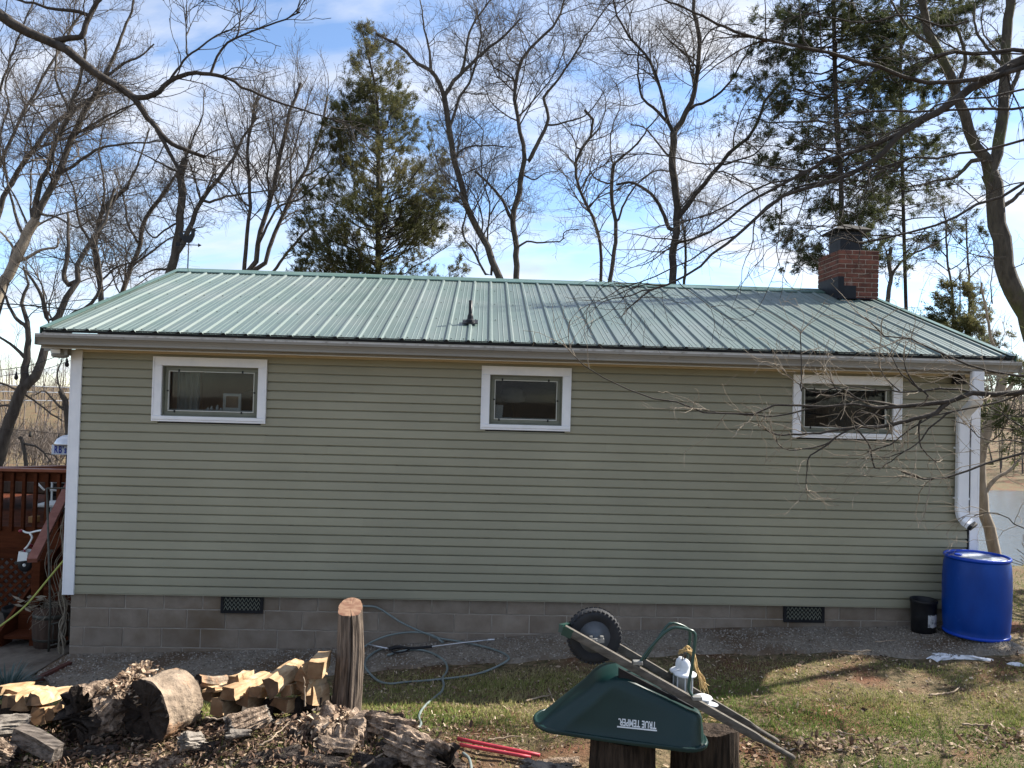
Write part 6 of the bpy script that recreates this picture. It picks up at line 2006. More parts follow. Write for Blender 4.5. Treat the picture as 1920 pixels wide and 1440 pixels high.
# post
pb_, pt1 = at(651, 1330, -2.42), at(656, 1140, -2.42)
post = empty('wooden_post', (pb_[0], -2.42, .3), 'tall weathered upright log post with a fresh-cut top', 'post')
n, k = 26, 132
a = np.arange(k) / k * 2 * np.pi; V = []
for i in range(n):
    f = i / (n - 1); z = .28 + (pt1[2] - .28) * f; cx = np.interp(f, [0, .3, .6, 1], [pb_[0] - .015, pb_[0], pb_[0] + .012, pt1[0] + .004])
    rad = np.interp(f, [0, .25, .55, .9, 1], [.118, .112, .104, .094, .092])
    rr = rad * (1 + .045 * fbm(np.cos(a) * 2 + 3, np.sin(a) * 2 + f * 1.2, 9, 3) + .03 * np.sin(9 * a + 2 * np.sin(f * 3)) ** 3 + .022 * vnoise(a * 9, a * 0 + f * 1.3, 5) + .018 * vnoise(a * 19, a * 0 + f * 2, 6))
    rr = rr * (1 - .20 * np.exp(-((a - 4.95) / .05) ** 2) * smooth01((f - .05) / .2))
    tilt_ = .055 * np.sin(a) * (f > .97)
    V.append(np.stack([cx + rr * np.cos(a), -2.42 + rr * np.sin(a), z + tilt_], 1))
V = np.concatenate(V)
F = [[i * k + j, i * k + (j + 1) % k, (i + 1) * k + (j + 1) % k, (i + 1) * k + j] for i in range(n - 1) for j in range(k)]
po = obj('log', V, F, M['postwood'], post); tint_smooth_by_angle(po, 50)
top = V[-k:]; cc = top.mean(0); cc[2] += .001
Vt = np.concatenate([top + np.array([0, 0, .001]), cc + (top - cc) * .55 + np.array([0, .0, .002]), [cc]])
Ft = [[j, (j + 1) % k, k + (j + 1) % k, k + j] for j in range(k)] + [[k + j, k + (j + 1) % k, 2 * k] for j in range(k)]
obj('cut_top', Vt, Ft, M['posttop'], post, True)

# big round log and rotten log
pa = at(273, 1337, -3.02); ax = unit(np.array([.47, .88, .03]))
log('log', pa, pa + ax * .30, .228, .205, [M['logbark'], M['rotface']], 'largest round log with black rotted end and sunlit pale bark', 'log', 'old logs', seed=3, rough=.06, ragged=.012, furrow=.035, k=64, n=24)
pa = at(150, 1345, -3.0); ax = unit(np.array([.55, .83, .0]))
log('log', pa, pa + ax * .42, .225, .19, [M['rotwood'], M['rotface']], 'rotten round log filled with crumbled leaves left of the largest log', 'log', 'old logs', seed=8, rough=.18, ragged=.06, furrow=.22, k=72, n=20)
leaves('leaf_litter', 700, (pa[0] - .02, pa[0] + .45), (-3.05, -2.55), 84, lambda x, y: np.clip(1.4 - np.abs((x - pa[0] - .2)) / .16 * .8, 0, 1), (.014, .03), .03, None,
       lambda x, y: pa[2] + .20 - 2.2 * (x - pa[0] - .14 - .1) ** 2 * 2 + 0 * y)

# split firewood, right stack
piece('small round billet with grey bark on top of the firewood', a4(255, 385, -2.62), a4(520, 395, -2.42), [(.055 * math.cos(q), .055 * math.sin(q), 1) for q in np.arange(7) / 7 * 2 * math.pi], 1, [M['split'], M['logbark'], M['rotface']], warp=.003)
piece('split piece with reddish streak beside the grey round billet', a4(590, 380, -2.62), a4(735, 325, -2.30), topq(.085), 2)
piece('long pale split piece lying under the highest wedge', a4(545, 505, -2.78), a4(900, 345, -2.35), topq(.105, 1.1), 3)
piece('broad pale split slab with a dark triangular end', a4(930, 445, -2.78), a4(1190, 255, -2.35), [(-.085, .045, 0), (.0, -.085, 0), (.085, -.02, 0), (.06, .06, 0), (-.02, .075, 0)], 4, [M['split'], M['darkbark'], M['darkend']])
piece('peaked wedge leaning just below the topmost piece', a4(1240, 330, -2.68), a4(1420, 250, -2.34), tri(.13), 5)
piece('topmost pale split piece tilted against the post', a4(1365, 285, -2.70), a4(1450, 170, -2.38), quad(.135, 0, .9), 6)
piece('pale block tucked against the foot of the post', a4(1250, 430, -2.66), a4(1430, 420, -2.42), quad(.11, 0), 7)
piece('square-ended tan billet in the middle of the stack', a4(795, 500, -2.74), a4(960, 470, -2.42), quad(.095, 0), 8)
piece('brown square billet under the broad slab', a4(1085, 490, -2.72), a4(1230, 480, -2.42), quad(.085), 9, [M['split'], M['darkbark'], M['sawn']])
piece('yellow-sided billet at the lower left of the stack', a4(430, 630, -2.80), a4(600, 600, -2.52), quad(.125, 0), 10)
piece('dark brown billet under the long pale piece', a4(690, 560, -2.72), a4(850, 550, -2.42), quad(.10), 11)
piece('shadowed billet at the bottom of the stack', a4(1040, 600, -2.70), a4(1200, 590, -2.40), quad(.115, 0, 1.4), 12)
piece('pale block standing low beside the post', a4(1290, 520, -2.64), a4(1440, 500, -2.44), quad(.125, 0), 13)
piece('thin split sliver at the left end of the stack', a4(370, 475, -2.74), a4(520, 425, -2.45), topq(.05, 1.5), 14)
piece('short billet wedged behind the big log', a4(340, 520, -2.70), a4(480, 520, -2.45), quad(.10), 15)
for k_, (x, y) in enumerate(((560, 640), (760, 650), (920, 640), (1180, 640), (1360, 600))):  # dark bark colour on all sides paints in the shade under the stack
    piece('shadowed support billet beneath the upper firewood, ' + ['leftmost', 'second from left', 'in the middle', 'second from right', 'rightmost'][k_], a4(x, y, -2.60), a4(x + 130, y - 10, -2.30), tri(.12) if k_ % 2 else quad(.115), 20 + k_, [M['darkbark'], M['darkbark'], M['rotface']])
# left stack
piece('long pale plank on top of the left stack', a3(-60, 400, -2.75), a3(300, 340, -2.38), topq(.08, 1.4), 30)
piece('pale split piece second on the left stack', a3(120, 420, -2.72), a3(440, 360, -2.36), topq(.07, 1.3), 31)
piece('longest pale plank running towards the rotten log', a3(330, 480, -2.72), a3(780, 385, -2.36), topq(.06, 1.5), 32)
piece('dark-ended square billet at the far left', a3(95, 510, -2.84), a3(300, 440, -2.50), quad(.095, 1), 33, [M['split'], M['darkbark'], M['darkend']])
piece('tan wedge between the two dark ends on the left', a3(235, 560, -2.86), a3(430, 480, -2.50), tri(.115, 0), 34)
piece('dark-ended billet with bark beside the tan wedge', a3(385, 500, -2.84), a3(600, 420, -2.50), quad(.105, 1), 35, [M['split'], M['darkbark'], M['darkend']])
piece('upright yellow billet below the left stack', a3(420, 680, -2.86), a3(560, 640, -2.55), quad(.12, 0, .8), 36)
piece('narrow yellow billet beside the upright one', a3(560, 660, -2.84), a3(680, 630, -2.55), quad(.10, 0, .8), 37)
piece('brown split piece touching the rotten log', a3(640, 570, -2.82), a3(800, 520, -2.52), tri(.095), 38)
piece('bright yellow split end peeking behind the rotten log', a3(1090, 385, -2.52), a3(1260, 375, -2.28), topq(.075, 1.5), 39)
for k_, (x, y) in enumerate(((60, 620), (300, 640), (700, 660))):  # shade below the left stack put into the dark billet colour
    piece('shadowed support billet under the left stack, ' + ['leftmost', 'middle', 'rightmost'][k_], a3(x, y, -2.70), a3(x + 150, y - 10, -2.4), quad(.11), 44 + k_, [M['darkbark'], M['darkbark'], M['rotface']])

# old grey logs in front
log('log', a3(-150, 800, -3.15), a3(300, 765, -3.0), .075, .07, [M['greywood'], M['greywood']], 'grey weathered log with a pale cut end at the far left', 'log', 'old logs', seed=21, rough=.14, ragged=.02, furrow=.22, k=60, n=18)
gp0, gp1 = a3(190, 880, -3.2), a3(640, 1110, -3.35)
tag(piece('grey squared timber lying slantwise in the leaves', gp0, gp1, quad(.12, 0, .8), 50, [M['oldtimber'], M['oldtimber'], M['oldtimber']], 'old logs', 'timber'), cat='timber')
log('log', a3(-140, 1060, -3.35), a3(130, 1130, -3.3), .10, .07, [M['rotwood'], M['rotface']], 'dark crumbling log in the bottom left corner', 'log', 'old logs', seed=23, rough=.2, ragged=.04, furrow=.35, k=72, n=20)
log('log', a4(560, 830, -3.10), a4(900, 700, -2.95), .085, .075, [M['rotwood'], M['greywood']], 'dark old log with an oval grey cut end in front of the firewood', 'log', 'old logs', seed=24, rough=.16, ragged=.02, furrow=.35, k=72, n=20)
log('log', a4(120, 960, -3.3), a4(265, 950, -3.2), .06, .055, [M['greywood'], M['greywood']], 'short weathered chunk below the largest log', 'log', 'old logs', seed=25, rough=.15, ragged=.02, furrow=.25, k=60)
log('log', a4(560, 890, -3.2), a4(730, 880, -3.15), .03, .022, [M['greywood'], M['greywood']], 'thin splintered grey stick log under the oval-ended log', 'log', 'old logs', seed=26, rough=.25, ragged=.02)


def stump(name, c, r0, r1, h, mats, label, cat, seed, k=90, n=14, flare=.25, ragged=.06, rough=.14, group=None, lean=(0, 0), hollow=.0, furrow=.3, ry=1.0):
    a = np.arange(k) / k * 2 * np.pi; V = []
    for i in range(n):
        f = i / (n - 1)
        rad = (r0 + (r1 - r0) * f) * (1 + flare * (1 - f) ** 3)
        rr = rad * (1 + rough * fbm(np.cos(a) * 2.5 + seed, np.sin(a) * 2.5 + f * .7, seed, 4) - furrow * np.abs(vnoise(a * 8 + .5 * np.sin(f * 2), a * 0 + f * .8, seed + 31)))
        z = c[2] + h * f + (f ** 3) * ragged * fbm(np.cos(a) * 3.2, np.sin(a) * 3.2, seed + 4, 3)
        V.append(np.stack([c[0] + lean[0] * f + rr * np.cos(a), c[1] + lean[1] * f + ry * rr * np.sin(a), z], 1))
    top = V[-1]; cc = top.mean(0)
    for f in (.93, .7, .4, .12):
        V.append(cc + (top - cc) * f + np.stack([0 * a, 0 * a, -hollow * (1 - f) + ragged * .35 * fbm(np.cos(a) * 5 * f, np.sin(a) * 5 * f, seed + 8, 3)], 1))
    n2 = len(V); V = np.concatenate(V)
    F = [[i * k + j, i * k + (j + 1) % k, (i + 1) * k + (j + 1) % k, (i + 1) * k + j] for i in range(n2 - 1) for j in range(k)] + [[(n2 - 1) * k + j for j in range(k)]]
    mi = [0] * (k * (n - 1)) + [1] * (k * (n2 - n) + 1)
    o = obj(name, V, F, mats, None, False, mi); tint_smooth_by_angle(o, 45)
    return tag(o, label, cat, group)


# mound of rotten stumps right of the pile
c = at(640, 1385, -2.95)
stump('stump', (c[0] - .02, -2.92, .26), .27, .20, .26, [M['rotwood'], M['rotwood']], 'rotten crumbling stump in front of the post', 'stump', 31, ragged=.10, rough=.25, group='rotten stumps', hollow=.03)
c = at(560, 1375, -3.0)
stump('stump', (c[0], -2.95, .24), .16, .12, .20, [M['rotface'], M['rotwood']], 'small dark decayed stump left of the crumbling one', 'stump', 32, ragged=.08, rough=.3, group='rotten stumps', hollow=.02)
log('log', at(735, 1385, -3.12), at(835, 1432, -3.42), .115, .125, [M['rotwood'], M['rotface']], 'furrowed rotten log curving away right of the stumps', 'log', 'old logs', seed=33, rough=.22, ragged=.06, furrow=.32, k=84, n=24)
log('log', at(690, 1352, -2.92), at(770, 1372, -2.98), .07, .085, [M['rotwood'], M['rotwood']], 'pale rotten chunk bridging the stump and the furrowed log', 'log', 'old logs', seed=34, rough=.25, ragged=.06, furrow=.35, k=70, n=18)
c = at(1000, 1432, -3.5)
log('log', at(985, 1438, -3.62), at(1060, 1446, -3.5), .045, .04, [M['greywood'], M['greywood']], 'broken grey root wood left of the wheelbarrow stump', 'log', 'old logs', seed=35, rough=.35, ragged=.05)
leaves('leaf_litter', 1000, (2.9, 3.75), (-3.25, -2.55), 85, lambda x, y: np.clip(1.3 - ((x - 3.33) / .36) ** 2 - ((y + 2.87) / .28) ** 2, 0, 1), (.013, .03), .05, None,
       lambda x, y: np.maximum(ground(x, y), .30 + .20 * np.clip(1.15 - ((x - 3.33) / .30) ** 2 - ((y + 2.9) / .24) ** 2, 0, 1)))
def bark_slab(label, pa, pb, w, seed, m='rotwood'):
    pa, pb = np.array(pa, float), np.array(pb, float); t = unit(pb - pa); s_ = unit(np.cross(t, [0, 0, 1])); u_ = np.cross(s_, t); n, k = 16, 15
    r = np.random.default_rng(seed); V = []
    for side_ in (0, 1):
        for i in range(n):
            f = i / (n - 1)
            for j in range(k):
                g_ = j / (k - 1) * 2 - 1
                ww = w * (1 + .35 * float(vnoise(f * 4 + seed, seed * 1.0 + (g_ > 0) * 7, seed)))
                hgt_ = w * .55 * (1 - g_ * g_) + .22 * w * float(vnoise(g_ * 5 + 3, f * 2.2, seed + 2)) + .14 * w * float(vnoise(g_ * 11, f * 4.5, seed + 3)) - side_ * .028
                V.append(pa + (pb - pa) * (f + .05 * float(vnoise(g_ * 3, seed + (f > .5) * 5.0, seed + 4)) * (i in (0, n - 1))) + s_ * g_ * ww + u_ * hgt_)
    q = lambda o: [[o + i * k + j, o + i * k + j + 1, o + (i + 1) * k + j + 1, o + (i + 1) * k + j] for i in range(n - 1) for j in range(k - 1)]
    N_ = n * k
    F = q(0) + [f[::-1] for f in q(N_)]
    edge = [i * k for i in range(n)] + [(n - 1) * k + j for j in range(1, k)] + [i * k + k - 1 for i in range(n - 2, -1, -1)] + [j for j in range(k - 2, 0, -1)]
    F += [[edge[i], edge[(i + 1) % len(edge)], N_ + edge[(i + 1) % len(edge)], N_ + edge[i]] for i in range(len(edge))]
    o = obj('bark', V, F, M[m]); tint_smooth_by_angle(o, 35)
    return tag(o, label, 'bark', 'bark slabs in the pile')


M['blackbark'] = mat('black_rotting_bark', (.020, .016, .014), (.085, .068, .056), rough=.95, scale=26, bump=1.0, bscale=40, bdist=.03)
g_ = on_ground
bark_slab('dark curved bark slab at the bottom centre below the oval-ended log', g_(455, 1425, .0), g_(560, 1408, .02), .055, 1, 'blackbark')
bark_slab('long dark bark slab running under the crumbling stump', g_(540, 1418, .0), g_(640, 1432, .02), .06, 2, 'blackbark')
bark_slab('brown bark slab leaning on the crumbling stump', g_(600, 1388, .05), g_(668, 1400, .07), .06, 3)
bark_slab('black bark slab between the oval-ended log and the small stump', g_(505, 1362, .02), g_(575, 1345, .05), .06, 4, 'blackbark')
bark_slab('ragged bark slab at the lower edge left of the red tubes', g_(780, 1436, .0), g_(870, 1441, .03), .05, 5)
bark_slab('dark bark slab under the rotten log on the left', g_(120, 1415, .0), g_(215, 1408, .02), .055, 6, 'blackbark')
bark_slab('flat weathered bark slab in the leaves at the bottom left', g_(250, 1432, .0), g_(350, 1424, .02), .05, 7)
bark_slab('dark bark slab below the largest log', g_(330, 1405, .0), g_(405, 1398, .015), .045, 8, 'blackbark')
bark_slab('black bark slab at the foot of the post', g_(700, 1338, .0), g_(752, 1350, .03), .055, 9, 'blackbark')
bark_slab('broken bark slab leaning left of the furrowed log', g_(668, 1420, .0), g_(735, 1436, .06), .055, 10, 'blackbark')
bark_slab('grey bark slab lying left of the wheelbarrow stumps', g_(1010, 1436, .0), g_(1085, 1428, .02), .05, 11)
# sunlit stick and dry stems in the pile
M['stick'] = mat('pale_stick', (.36, .28, .20), (.24, .18, .13), rough=.85, scale=12)


def stick(label, pts, w, group='fallen sticks', m='stick', name='stick'):
    P0 = curve_pts(np.array(pts), 14); n = len(P0)
    P0 = P0 + np.random.default_rng(int(abs(P0[0, 0]) * 1000)).normal(size=(n, 3)) * .003
    return tag(MB().tube(P0, np.linspace(w, w * .5, n), 6).build(name, M[m], None, True), label, 'stick', group)


stick('thin upright stick standing in front of the firewood', [a4(1275, 640, -3.0), a4(1272, 500, -3.0), a4(1268, 355, -3.0)], .006)
stick('long thin stick lying slantwise below the oval-ended log', [a4(840, 1000, -3.25), a4(960, 930, -3.2), a4(1060, 840, -3.1), a4(1130, 760, -3.05)], .006)
stick('short pale stick beside the yellow-sided billet', [a4(330, 735, -3.0), a4(430, 745, -3.0), a4(520, 745, -3.0)], .007)
stick('pale stick across the rotten stump foot', [on_ground(680, 1440, .05), on_ground(720, 1412, .06), on_ground(752, 1400, .05)], .009)
G5 = M5b
stick('curved pale stick on the lawn in front of the barrel', [on_ground(*p, .02) for p in G5([(1120, 992), (1200, 985), (1270, 970), (1308, 945)])], .010)
stick('straight grey stick at the lawn edge, lower right', [on_ground(*p, .02) for p in G5([(1320, 1172), (1420, 1176), (1510, 1180)])], .009)
stick('thin twig standing from the straight grey stick', [on_ground(*p, .03) for p in G5([(1500, 1180), (1515, 1155), (1520, 1148)])], .005)
stick('slender stick beside the large leaf heap', [on_ground(*p, .02) for p in G5([(545, 1215), (600, 1228), (660, 1238)])], .007)
stick('dark stick near the wheelbarrow handle tips', [on_ground(*p, .02) for p in G5([(700, 1420), (750, 1395), (790, 1365)])], .006)
stick('pale stick in the grass left of the lettering side of the tray', [on_ground(*p, .02) for p in [(985, 1315), (1010, 1308), (1035, 1303)]], .008)
stick('forked pale twig rising beside the tray tip', [on_ground(1028, 1290, .02), on_ground(1036, 1310, .02), on_ground(1043, 1326, .02)], .006)
stick('grey stick in the grass above the red tubes', [on_ground(915, 1386, .02), on_ground(945, 1383, .02), on_ground(980, 1380, .02)], .007)
stick('flat pale stick at the path edge near the bucket', [on_ground(1560, 1219, .02), on_ground(1600, 1221, .02), on_ground(1632, 1220, .02)], .008)
stick('thin dark stick right of the barrel base path', [on_ground(1640, 1203, .03), on_ground(1680, 1200, .03)], .006)

# red tubes
M['redtube'] = mat('faded_red_tube', (.42, .055, .075), (.34, .04, .055), rough=.45, scale=8)
rt_ = empty('handle_frame', on_ground(930, 1400), 'pair of faded red metal tubes lying in the grass', 'metal tubes')
for p0, p1 in (((858, 1385), (1012, 1416)), ((862, 1396), (995, 1420))):
    a, b = on_ground(*p0, .05), on_ground(*p1, .04)
    MB().tube(np.linspace(a, b, 6), .0125, 10).build('tube', M['redtube'], rt_, True)

# ------------------------------------------------------------------ wheelbarrow on two stumps
M['greenpl'] = mat('dark_green_poly', (.003, .020, .019), (.005, .025, .023), rough=.40, scale=3, spec=.35, rvar=.06)
M['greenmetal'] = mat('dark_green_metal', (.012, .045, .035), rough=.35, spec=.5)
M['handlewood'] = mat('grey_handle_wood', (.060, .053, .045), (.125, .112, .096), rough=.8, scale=9, stretch=(1.2, 4, 4), bump=.4, bscale=30, bstretch=(1, 4, 4), bdist=.004)
M['rubber'] = mat('tyre_rubber', (.018, .019, .022), (.028, .029, .032), rough=.7, scale=9)
M['rim'] = mat('grey_rim', (.10, .11, .12), (.14, .15, .165), rough=.4, scale=5, metal=.2)
wb = empty('wheelbarrow', (5.4, -3.4, .62), 'dark green wheelbarrow resting upside down on two stumps', 'wheelbarrow')
C5 = S1(980, 1100, 3.692)
def a5(x, y, Y): return at(*C5([(x, y)])[0], Y)


YM = -3.40
rimF = a5(95, 925, YM); rimB = a5(1292, 1118, -3.68); rimB[1] = YM
bF = a5(610, 600, -3.5); bF[1] = YM; bB = a5(1222, 838, -3.52); bB[1] = YM
ex = unit(rimB - rimF)                      # along the tray, front to back
ey = np.array([0, 1.0, 0]); ey = unit(ey - ex * (ey @ ex))
ez = np.cross(ex, ey)                       # up, away from the rim plane
def loc(p): d = p - rimF; return np.array([d @ ex, d @ ez])
LR = (rimB - rimF) @ ex
uF, hF = loc(bF); uB, hB = loc(bB)


def rrect(u0, u1, hw, rad, k=7, hwf=None):
    """rounded rectangle in (u, v), front half-width hwf"""
    hwf = hwf or hw
    out = []
    for cu, cv, a0 in ((u1 - rad, hw - rad, 0), (u0 + rad, hwf - rad, 90), (u0 + rad, -hwf + rad, 180), (u1 - rad, -hw + rad, 270)):
        for i in range(k): 
            q = math.radians(a0 + 90 * i / (k - 1)); out.append((cu + rad * math.cos(q), cv + rad * math.sin(q)))
    # straight edges subdivided
    res = []
    for i in range(len(out)):
        a_, b_ = np.array(out[i]), np.array(out[(i + 1) % len(out)]); res.append(a_)
        if i % k == k - 1:
            for q in range(1, 6): res.append(a_ + (b_ - a_) * q / 6)
    return np.array(res)


R_rim = rrect(0, LR, .32, .16, hwf=.17)
R_bot = rrect(uF, uB, .235, .085, hwf=.18)
def tray_pt(i_arr, s, hh=None): pass
lev = []
def ring_at(s): return R_rim * (1 - s) + R_bot * s
def hgt(ring, s): 
    return (hF + (hB - hF) * np.clip((ring[:, 0] - uF) / (uB - uF), 0, 1)) * s
prof = [(-.035, -.010), (-.040, .004), (-.03, .014), (-.012, .016), (0.0, .012), (.06, None), (.25, None), (.5, None), (.70, None), (.78, None), (.84, None), (.89, None), (.93, None), (.965, None), (.99, None), (1.0, None)]
rows = []
for s, ho in prof:
    if s < 0 or (s == 0):
        ring = R_rim.copy(); cc = np.array([LR / 2, 0]); dirn = unit(ring - cc); ring = ring + dirn * (-s) * .55; h_ = np.full(len(ring), ho)
        if s == 0: ring = R_rim
    elif s <= .70:
        ring = ring_at(s); h_ = hgt(ring, s)
    else:
        q = (s - .70) / .30                     # rounded turn into the flat bottom
        e = .70 + .30 * math.sin(q * math.pi / 2); ring = ring_at(.70 + .30 * q + .05 * q * q); cc = np.array([(uF + uB) / 2, 0])
        ring = cc + (ring - cc) * (1 - .17 * q ** 3); h_ = hgt(ring_at(e), e)
    rows.append(rimF + ring[:, :1] * ex + ring[:, 1:] * ey + h_[:, None] * ez)
cen = rows[-1].mean(0)
rows.append(cen + (rows[-1] - cen) * .55); rows.append(cen + (rows[-2] - cen) * .15)
K = len(R_rim); n = len(rows)
# inner skin 5 mm inside
inn = [cen + (r_ - cen) * .985 - ez * .006 for r_ in rows[1:]]
V = np.concatenate(rows + inn[::-1])
n2 = len(rows) + len(inn)
F = [[i * K + j, i * K + (j + 1) % K, (i + 1) * K + (j + 1) % K, (i + 1) * K + j] for i in range(n2 - 1) if i != n - 1 for j in range(K)]
F += [[(n - 1) * K + j for j in range(K)], [n * K + j for j in range(K)][::-1]]
tray = obj('tray', V, F, M['greenpl'], wb); tint_smooth_by_angle(tray, 50)
# lettering on the near side of the tray, upside down as the tray is
from mathutils.bvhtree import BVHTree
bvh = BVHTree.FromPolygons([Vector(v) for v in V], F)


def hit(x, y):
    q, n_, _i, _d = bvh.ray_cast(Vector(CAM), Vector(ray(*C5([(x, y)])[0])))
    return np.array(q), np.array(n_)


hl, hr, hc = hit(655, 942)[0], hit(930, 970)[0], hit(792, 950)[0]
pc = hc; dx = unit(hr - hl); dyv = hit(792, 915)[0] - hit(792, 990)[0]; dyv = unit(dyv - dx * (dyv @ dx))
nn = np.cross(dx, dyv)
if nn[1] > 0: nn = -nn
M['decal'] = mat('white_print', (.62, .66, .68), (.70, .74, .76), rough=.5)

wl_ = float(np.linalg.norm(hr - hl))
lettering('lettering', 'True Temper.'.upper(), 0.056, pc + nn * .005 + dyv * .004, -dx, -dyv, M['decal'], tray, .001, wl_ / .375, .0014, 1.0)
ul = MB(); p_ = pc + nn * .0048 - dyv * .026
ul.obox(p_ - dx * wl_ * .5, p_ + dx * wl_ * .5, .0015, .008, dyv); ul.build('underline', M['decal'], tray)

# handles
YN0, YN1, YF0, YF1 = -3.49, -3.68, -3.30, -3.08


def handle(pa, pb, grip):
    pa, pb = np.array(pa), np.array(pb); t = unit(pb - pa); sd = unit(np.cross(t, [0, 0, 1])); up_ = np.cross(sd, t); L_ = np.linalg.norm(pb - pa)
    V = []; k = 12
    st_ = [(0, .018, .026), (.02, .019, .027), (.6 * L_, .019, .027), (L_ - grip - .06, .019, .026), (L_ - grip, .017, .019), (L_ - grip * .5, .0165, .0165), (L_ - .02, .0165, .0165), (L_ - .004, .013, .013), (L_, .006, .006)]
    for i, (d_, w_, h_) in enumerate(st_):
        sq = 4.5 if i < 4 else 2
        for j in range(k):
            q = 2 * math.pi * (j + .5) / k; cx, cz = math.cos(q), math.sin(q)
            f = (abs(cx) ** sq + abs(cz) ** sq) ** (-1 / sq)
            V.append(pa + t * d_ + sd * w_ * cx * f + up_ * h_ * cz * f)
    F = [[i * k + j, i * k + (j + 1) % k, (i + 1) * k + (j + 1) % k, (i + 1) * k + j] for i in range(len(st_) - 1) for j in range(k)] + [list(range(k))[::-1], [(len(st_) - 1) * k + j for j in range(k)]]
    o = obj('handle', V, F, M['handlewood'], wb); return tint_smooth_by_angle(o, 40)


hn0, hn1 = a5(285, 290, YN0), a5(1885, 1190, YN1)
hf0, hf1 = a5(400, 265, YF0), a5(1772, 1075, YF1)
handle(hn0, hn1, .21); handle(hf0, hf1, .21)
# front bracket joining the handles
fb = MB(); fb.obox(hn0 + np.array([-.02, 0, .0]), hf0 + np.array([-.02, 0, 0]), .03, .05); fb.obox(hn0 + np.array([-.012, -.024, -.005]), hn0 + np.array([.05, -.024, -.03]), .004, .055)
fb.build('front_guard', M['greenmetal'], wb)
# wheel
wcn = a5(493, 338, (YN0 + YF0) / 2)
rw_ = 185 / 3.692 / FPX * ((YN0 + YF0) / 2 - CAM[1]) * 1.02
ty = MB().lathe([(rw_ * .56, -.030), (rw_ * .66, -.043), (rw_ * .80, -.050), (rw_ * .90, -.046), (rw_ * .965, -.032), (rw_ * .985, 0), (rw_ * .965, .032), (rw_ * .90, .046), (rw_ * .80, .050), (rw_ * .66, .043), (rw_ * .56, .030)], wcn, 48, 0, 'y')
whl = empty('wheel', wcn); whl.parent = wb; whl.matrix_parent_inverse = Matrix.Translation(-WLOC[wb.name])
tyo = ty.build('tyre', M['rubber'], whl, True)
tk = MB()
for i in range(36):
    a = 2 * math.pi * i / 36
    for sg_ in (-1, 1):
        a2 = a + (.087 if sg_ > 0 else 0)
        c0 = wcn + np.array([math.cos(a2) * rw_ * .975, sg_ * .022, math.sin(a2) * rw_ * .975]); c1 = wcn + np.array([math.cos(a2 + .03) * rw_ * .93, sg_ * .045, math.sin(a2 + .03) * rw_ * .93])
        tk.obox(c0, c1, .016, .014, (math.cos(a2), 0, math.sin(a2)))
tag(tk.build('tread_block', M['rubber'], whl), kind='stuff')
MB().lathe([(rw_ * .575, -.034), (rw_ * .56, -.028), (rw_ * .50, -.016), (rw_ * .36, -.012), (rw_ * .30, -.022), (rw_ * .15, -.026), (rw_ * .12, -.05), (0, -.052)], wcn, 36, 0, 'y').build('rim', M['rim'], whl, True)
MB().lathe([(0, .052), (rw_ * .12, .05), (rw_ * .15, .026), (rw_ * .36, .012), (rw_ * .50, .016), (rw_ * .575, .034)], wcn, 36, 0, 'y').build('rim', M['rim'], whl, True)
MB().tube([wcn + np.array([0, -.12, 0]), wcn + np.array([0, .12, 0])], .008, 10).build('axle', M['greymetal'], wb, True)
for yy_ in (-.10, .10):
    ab = MB(); ab.box(wcn[0] - .05, wcn[0] + .05, wcn[1] + yy_ - .012, wcn[1] + yy_ + .012, wcn[2] - .012, wcn[2] + .012)
    ab.lathe([(.012, -.0), (.012, .018), (0, .018)], (wcn[0] - .035, wcn[1] + yy_, wcn[2] + .010), 8); ab.lathe([(.012, -.0), (.012, .018), (0, .018)], (wcn[0] + .035, wcn[1] + yy_, wcn[2] + .010), 8)
    ab.build('axle_bracket', M['greymetal'], wb)
# legs of bent tube
ln = [a5(805, 535, -3.55), a5(870, 440, -3.56), a5(960, 340, -3.57), a5(1010, 300, -3.57), a5(1060, 283, -3.575), a5(1150, 298, -3.58), a5(1188, 320, -3.58), a5(1193, 370, -3.585), a5(1170, 560, -3.60), a5(1148, 700, -3.61), a5(1180, 760, -3.62), a5(1205, 775, -3.62)]
MB().tube(curve_pts(ln, 70), .0095, 10).build('leg', M['greenmetal'], wb, True)
lf = [a5(845, 500, -3.27), a5(930, 370, -3.26), a5(1000, 272, -3.25), a5(1040, 253, -3.25), a5(1100, 268, -3.24), a5(1150, 300, -3.23), a5(1158, 340, -3.23), a5(1150, 420, -3.23), a5(1130, 600, -3.22), a5(1115, 720, -3.21)]
MB().tube(curve_pts(lf, 70), .0095, 10).build('leg', M['greenmetal'], wb, True)
for (x, y, Y) in ((795, 525, -3.55), (1205, 770, -3.63)):
    p_ = a5(x, y, Y); MB().bbox(p_[0] - .03, p_[0] + .03, Y - .02, Y + .02, p_[2] - .012, p_[2] + .012, .003).build('clamp', M['greymetal'], wb)
# dark wedge brackets between handles and tray
for Yb in (-3.53, -3.30):
    q = [a5(665, 560, Yb), a5(1180, 830, Yb), a5(1190, 850, Yb), a5(700, 650, Yb), a5(662, 640, Yb)]
    MB().add([p + np.array([0, -.012, 0]) for p in q] + [p + np.array([0, .012, 0]) for p in q], [[0, 1, 2, 3, 4], [9, 8, 7, 6, 5]] + [[(i + 1) % 5, i, i + 5, (i + 1) % 5 + 5] for i in range(5)]).build('riser', M['black'], wb)

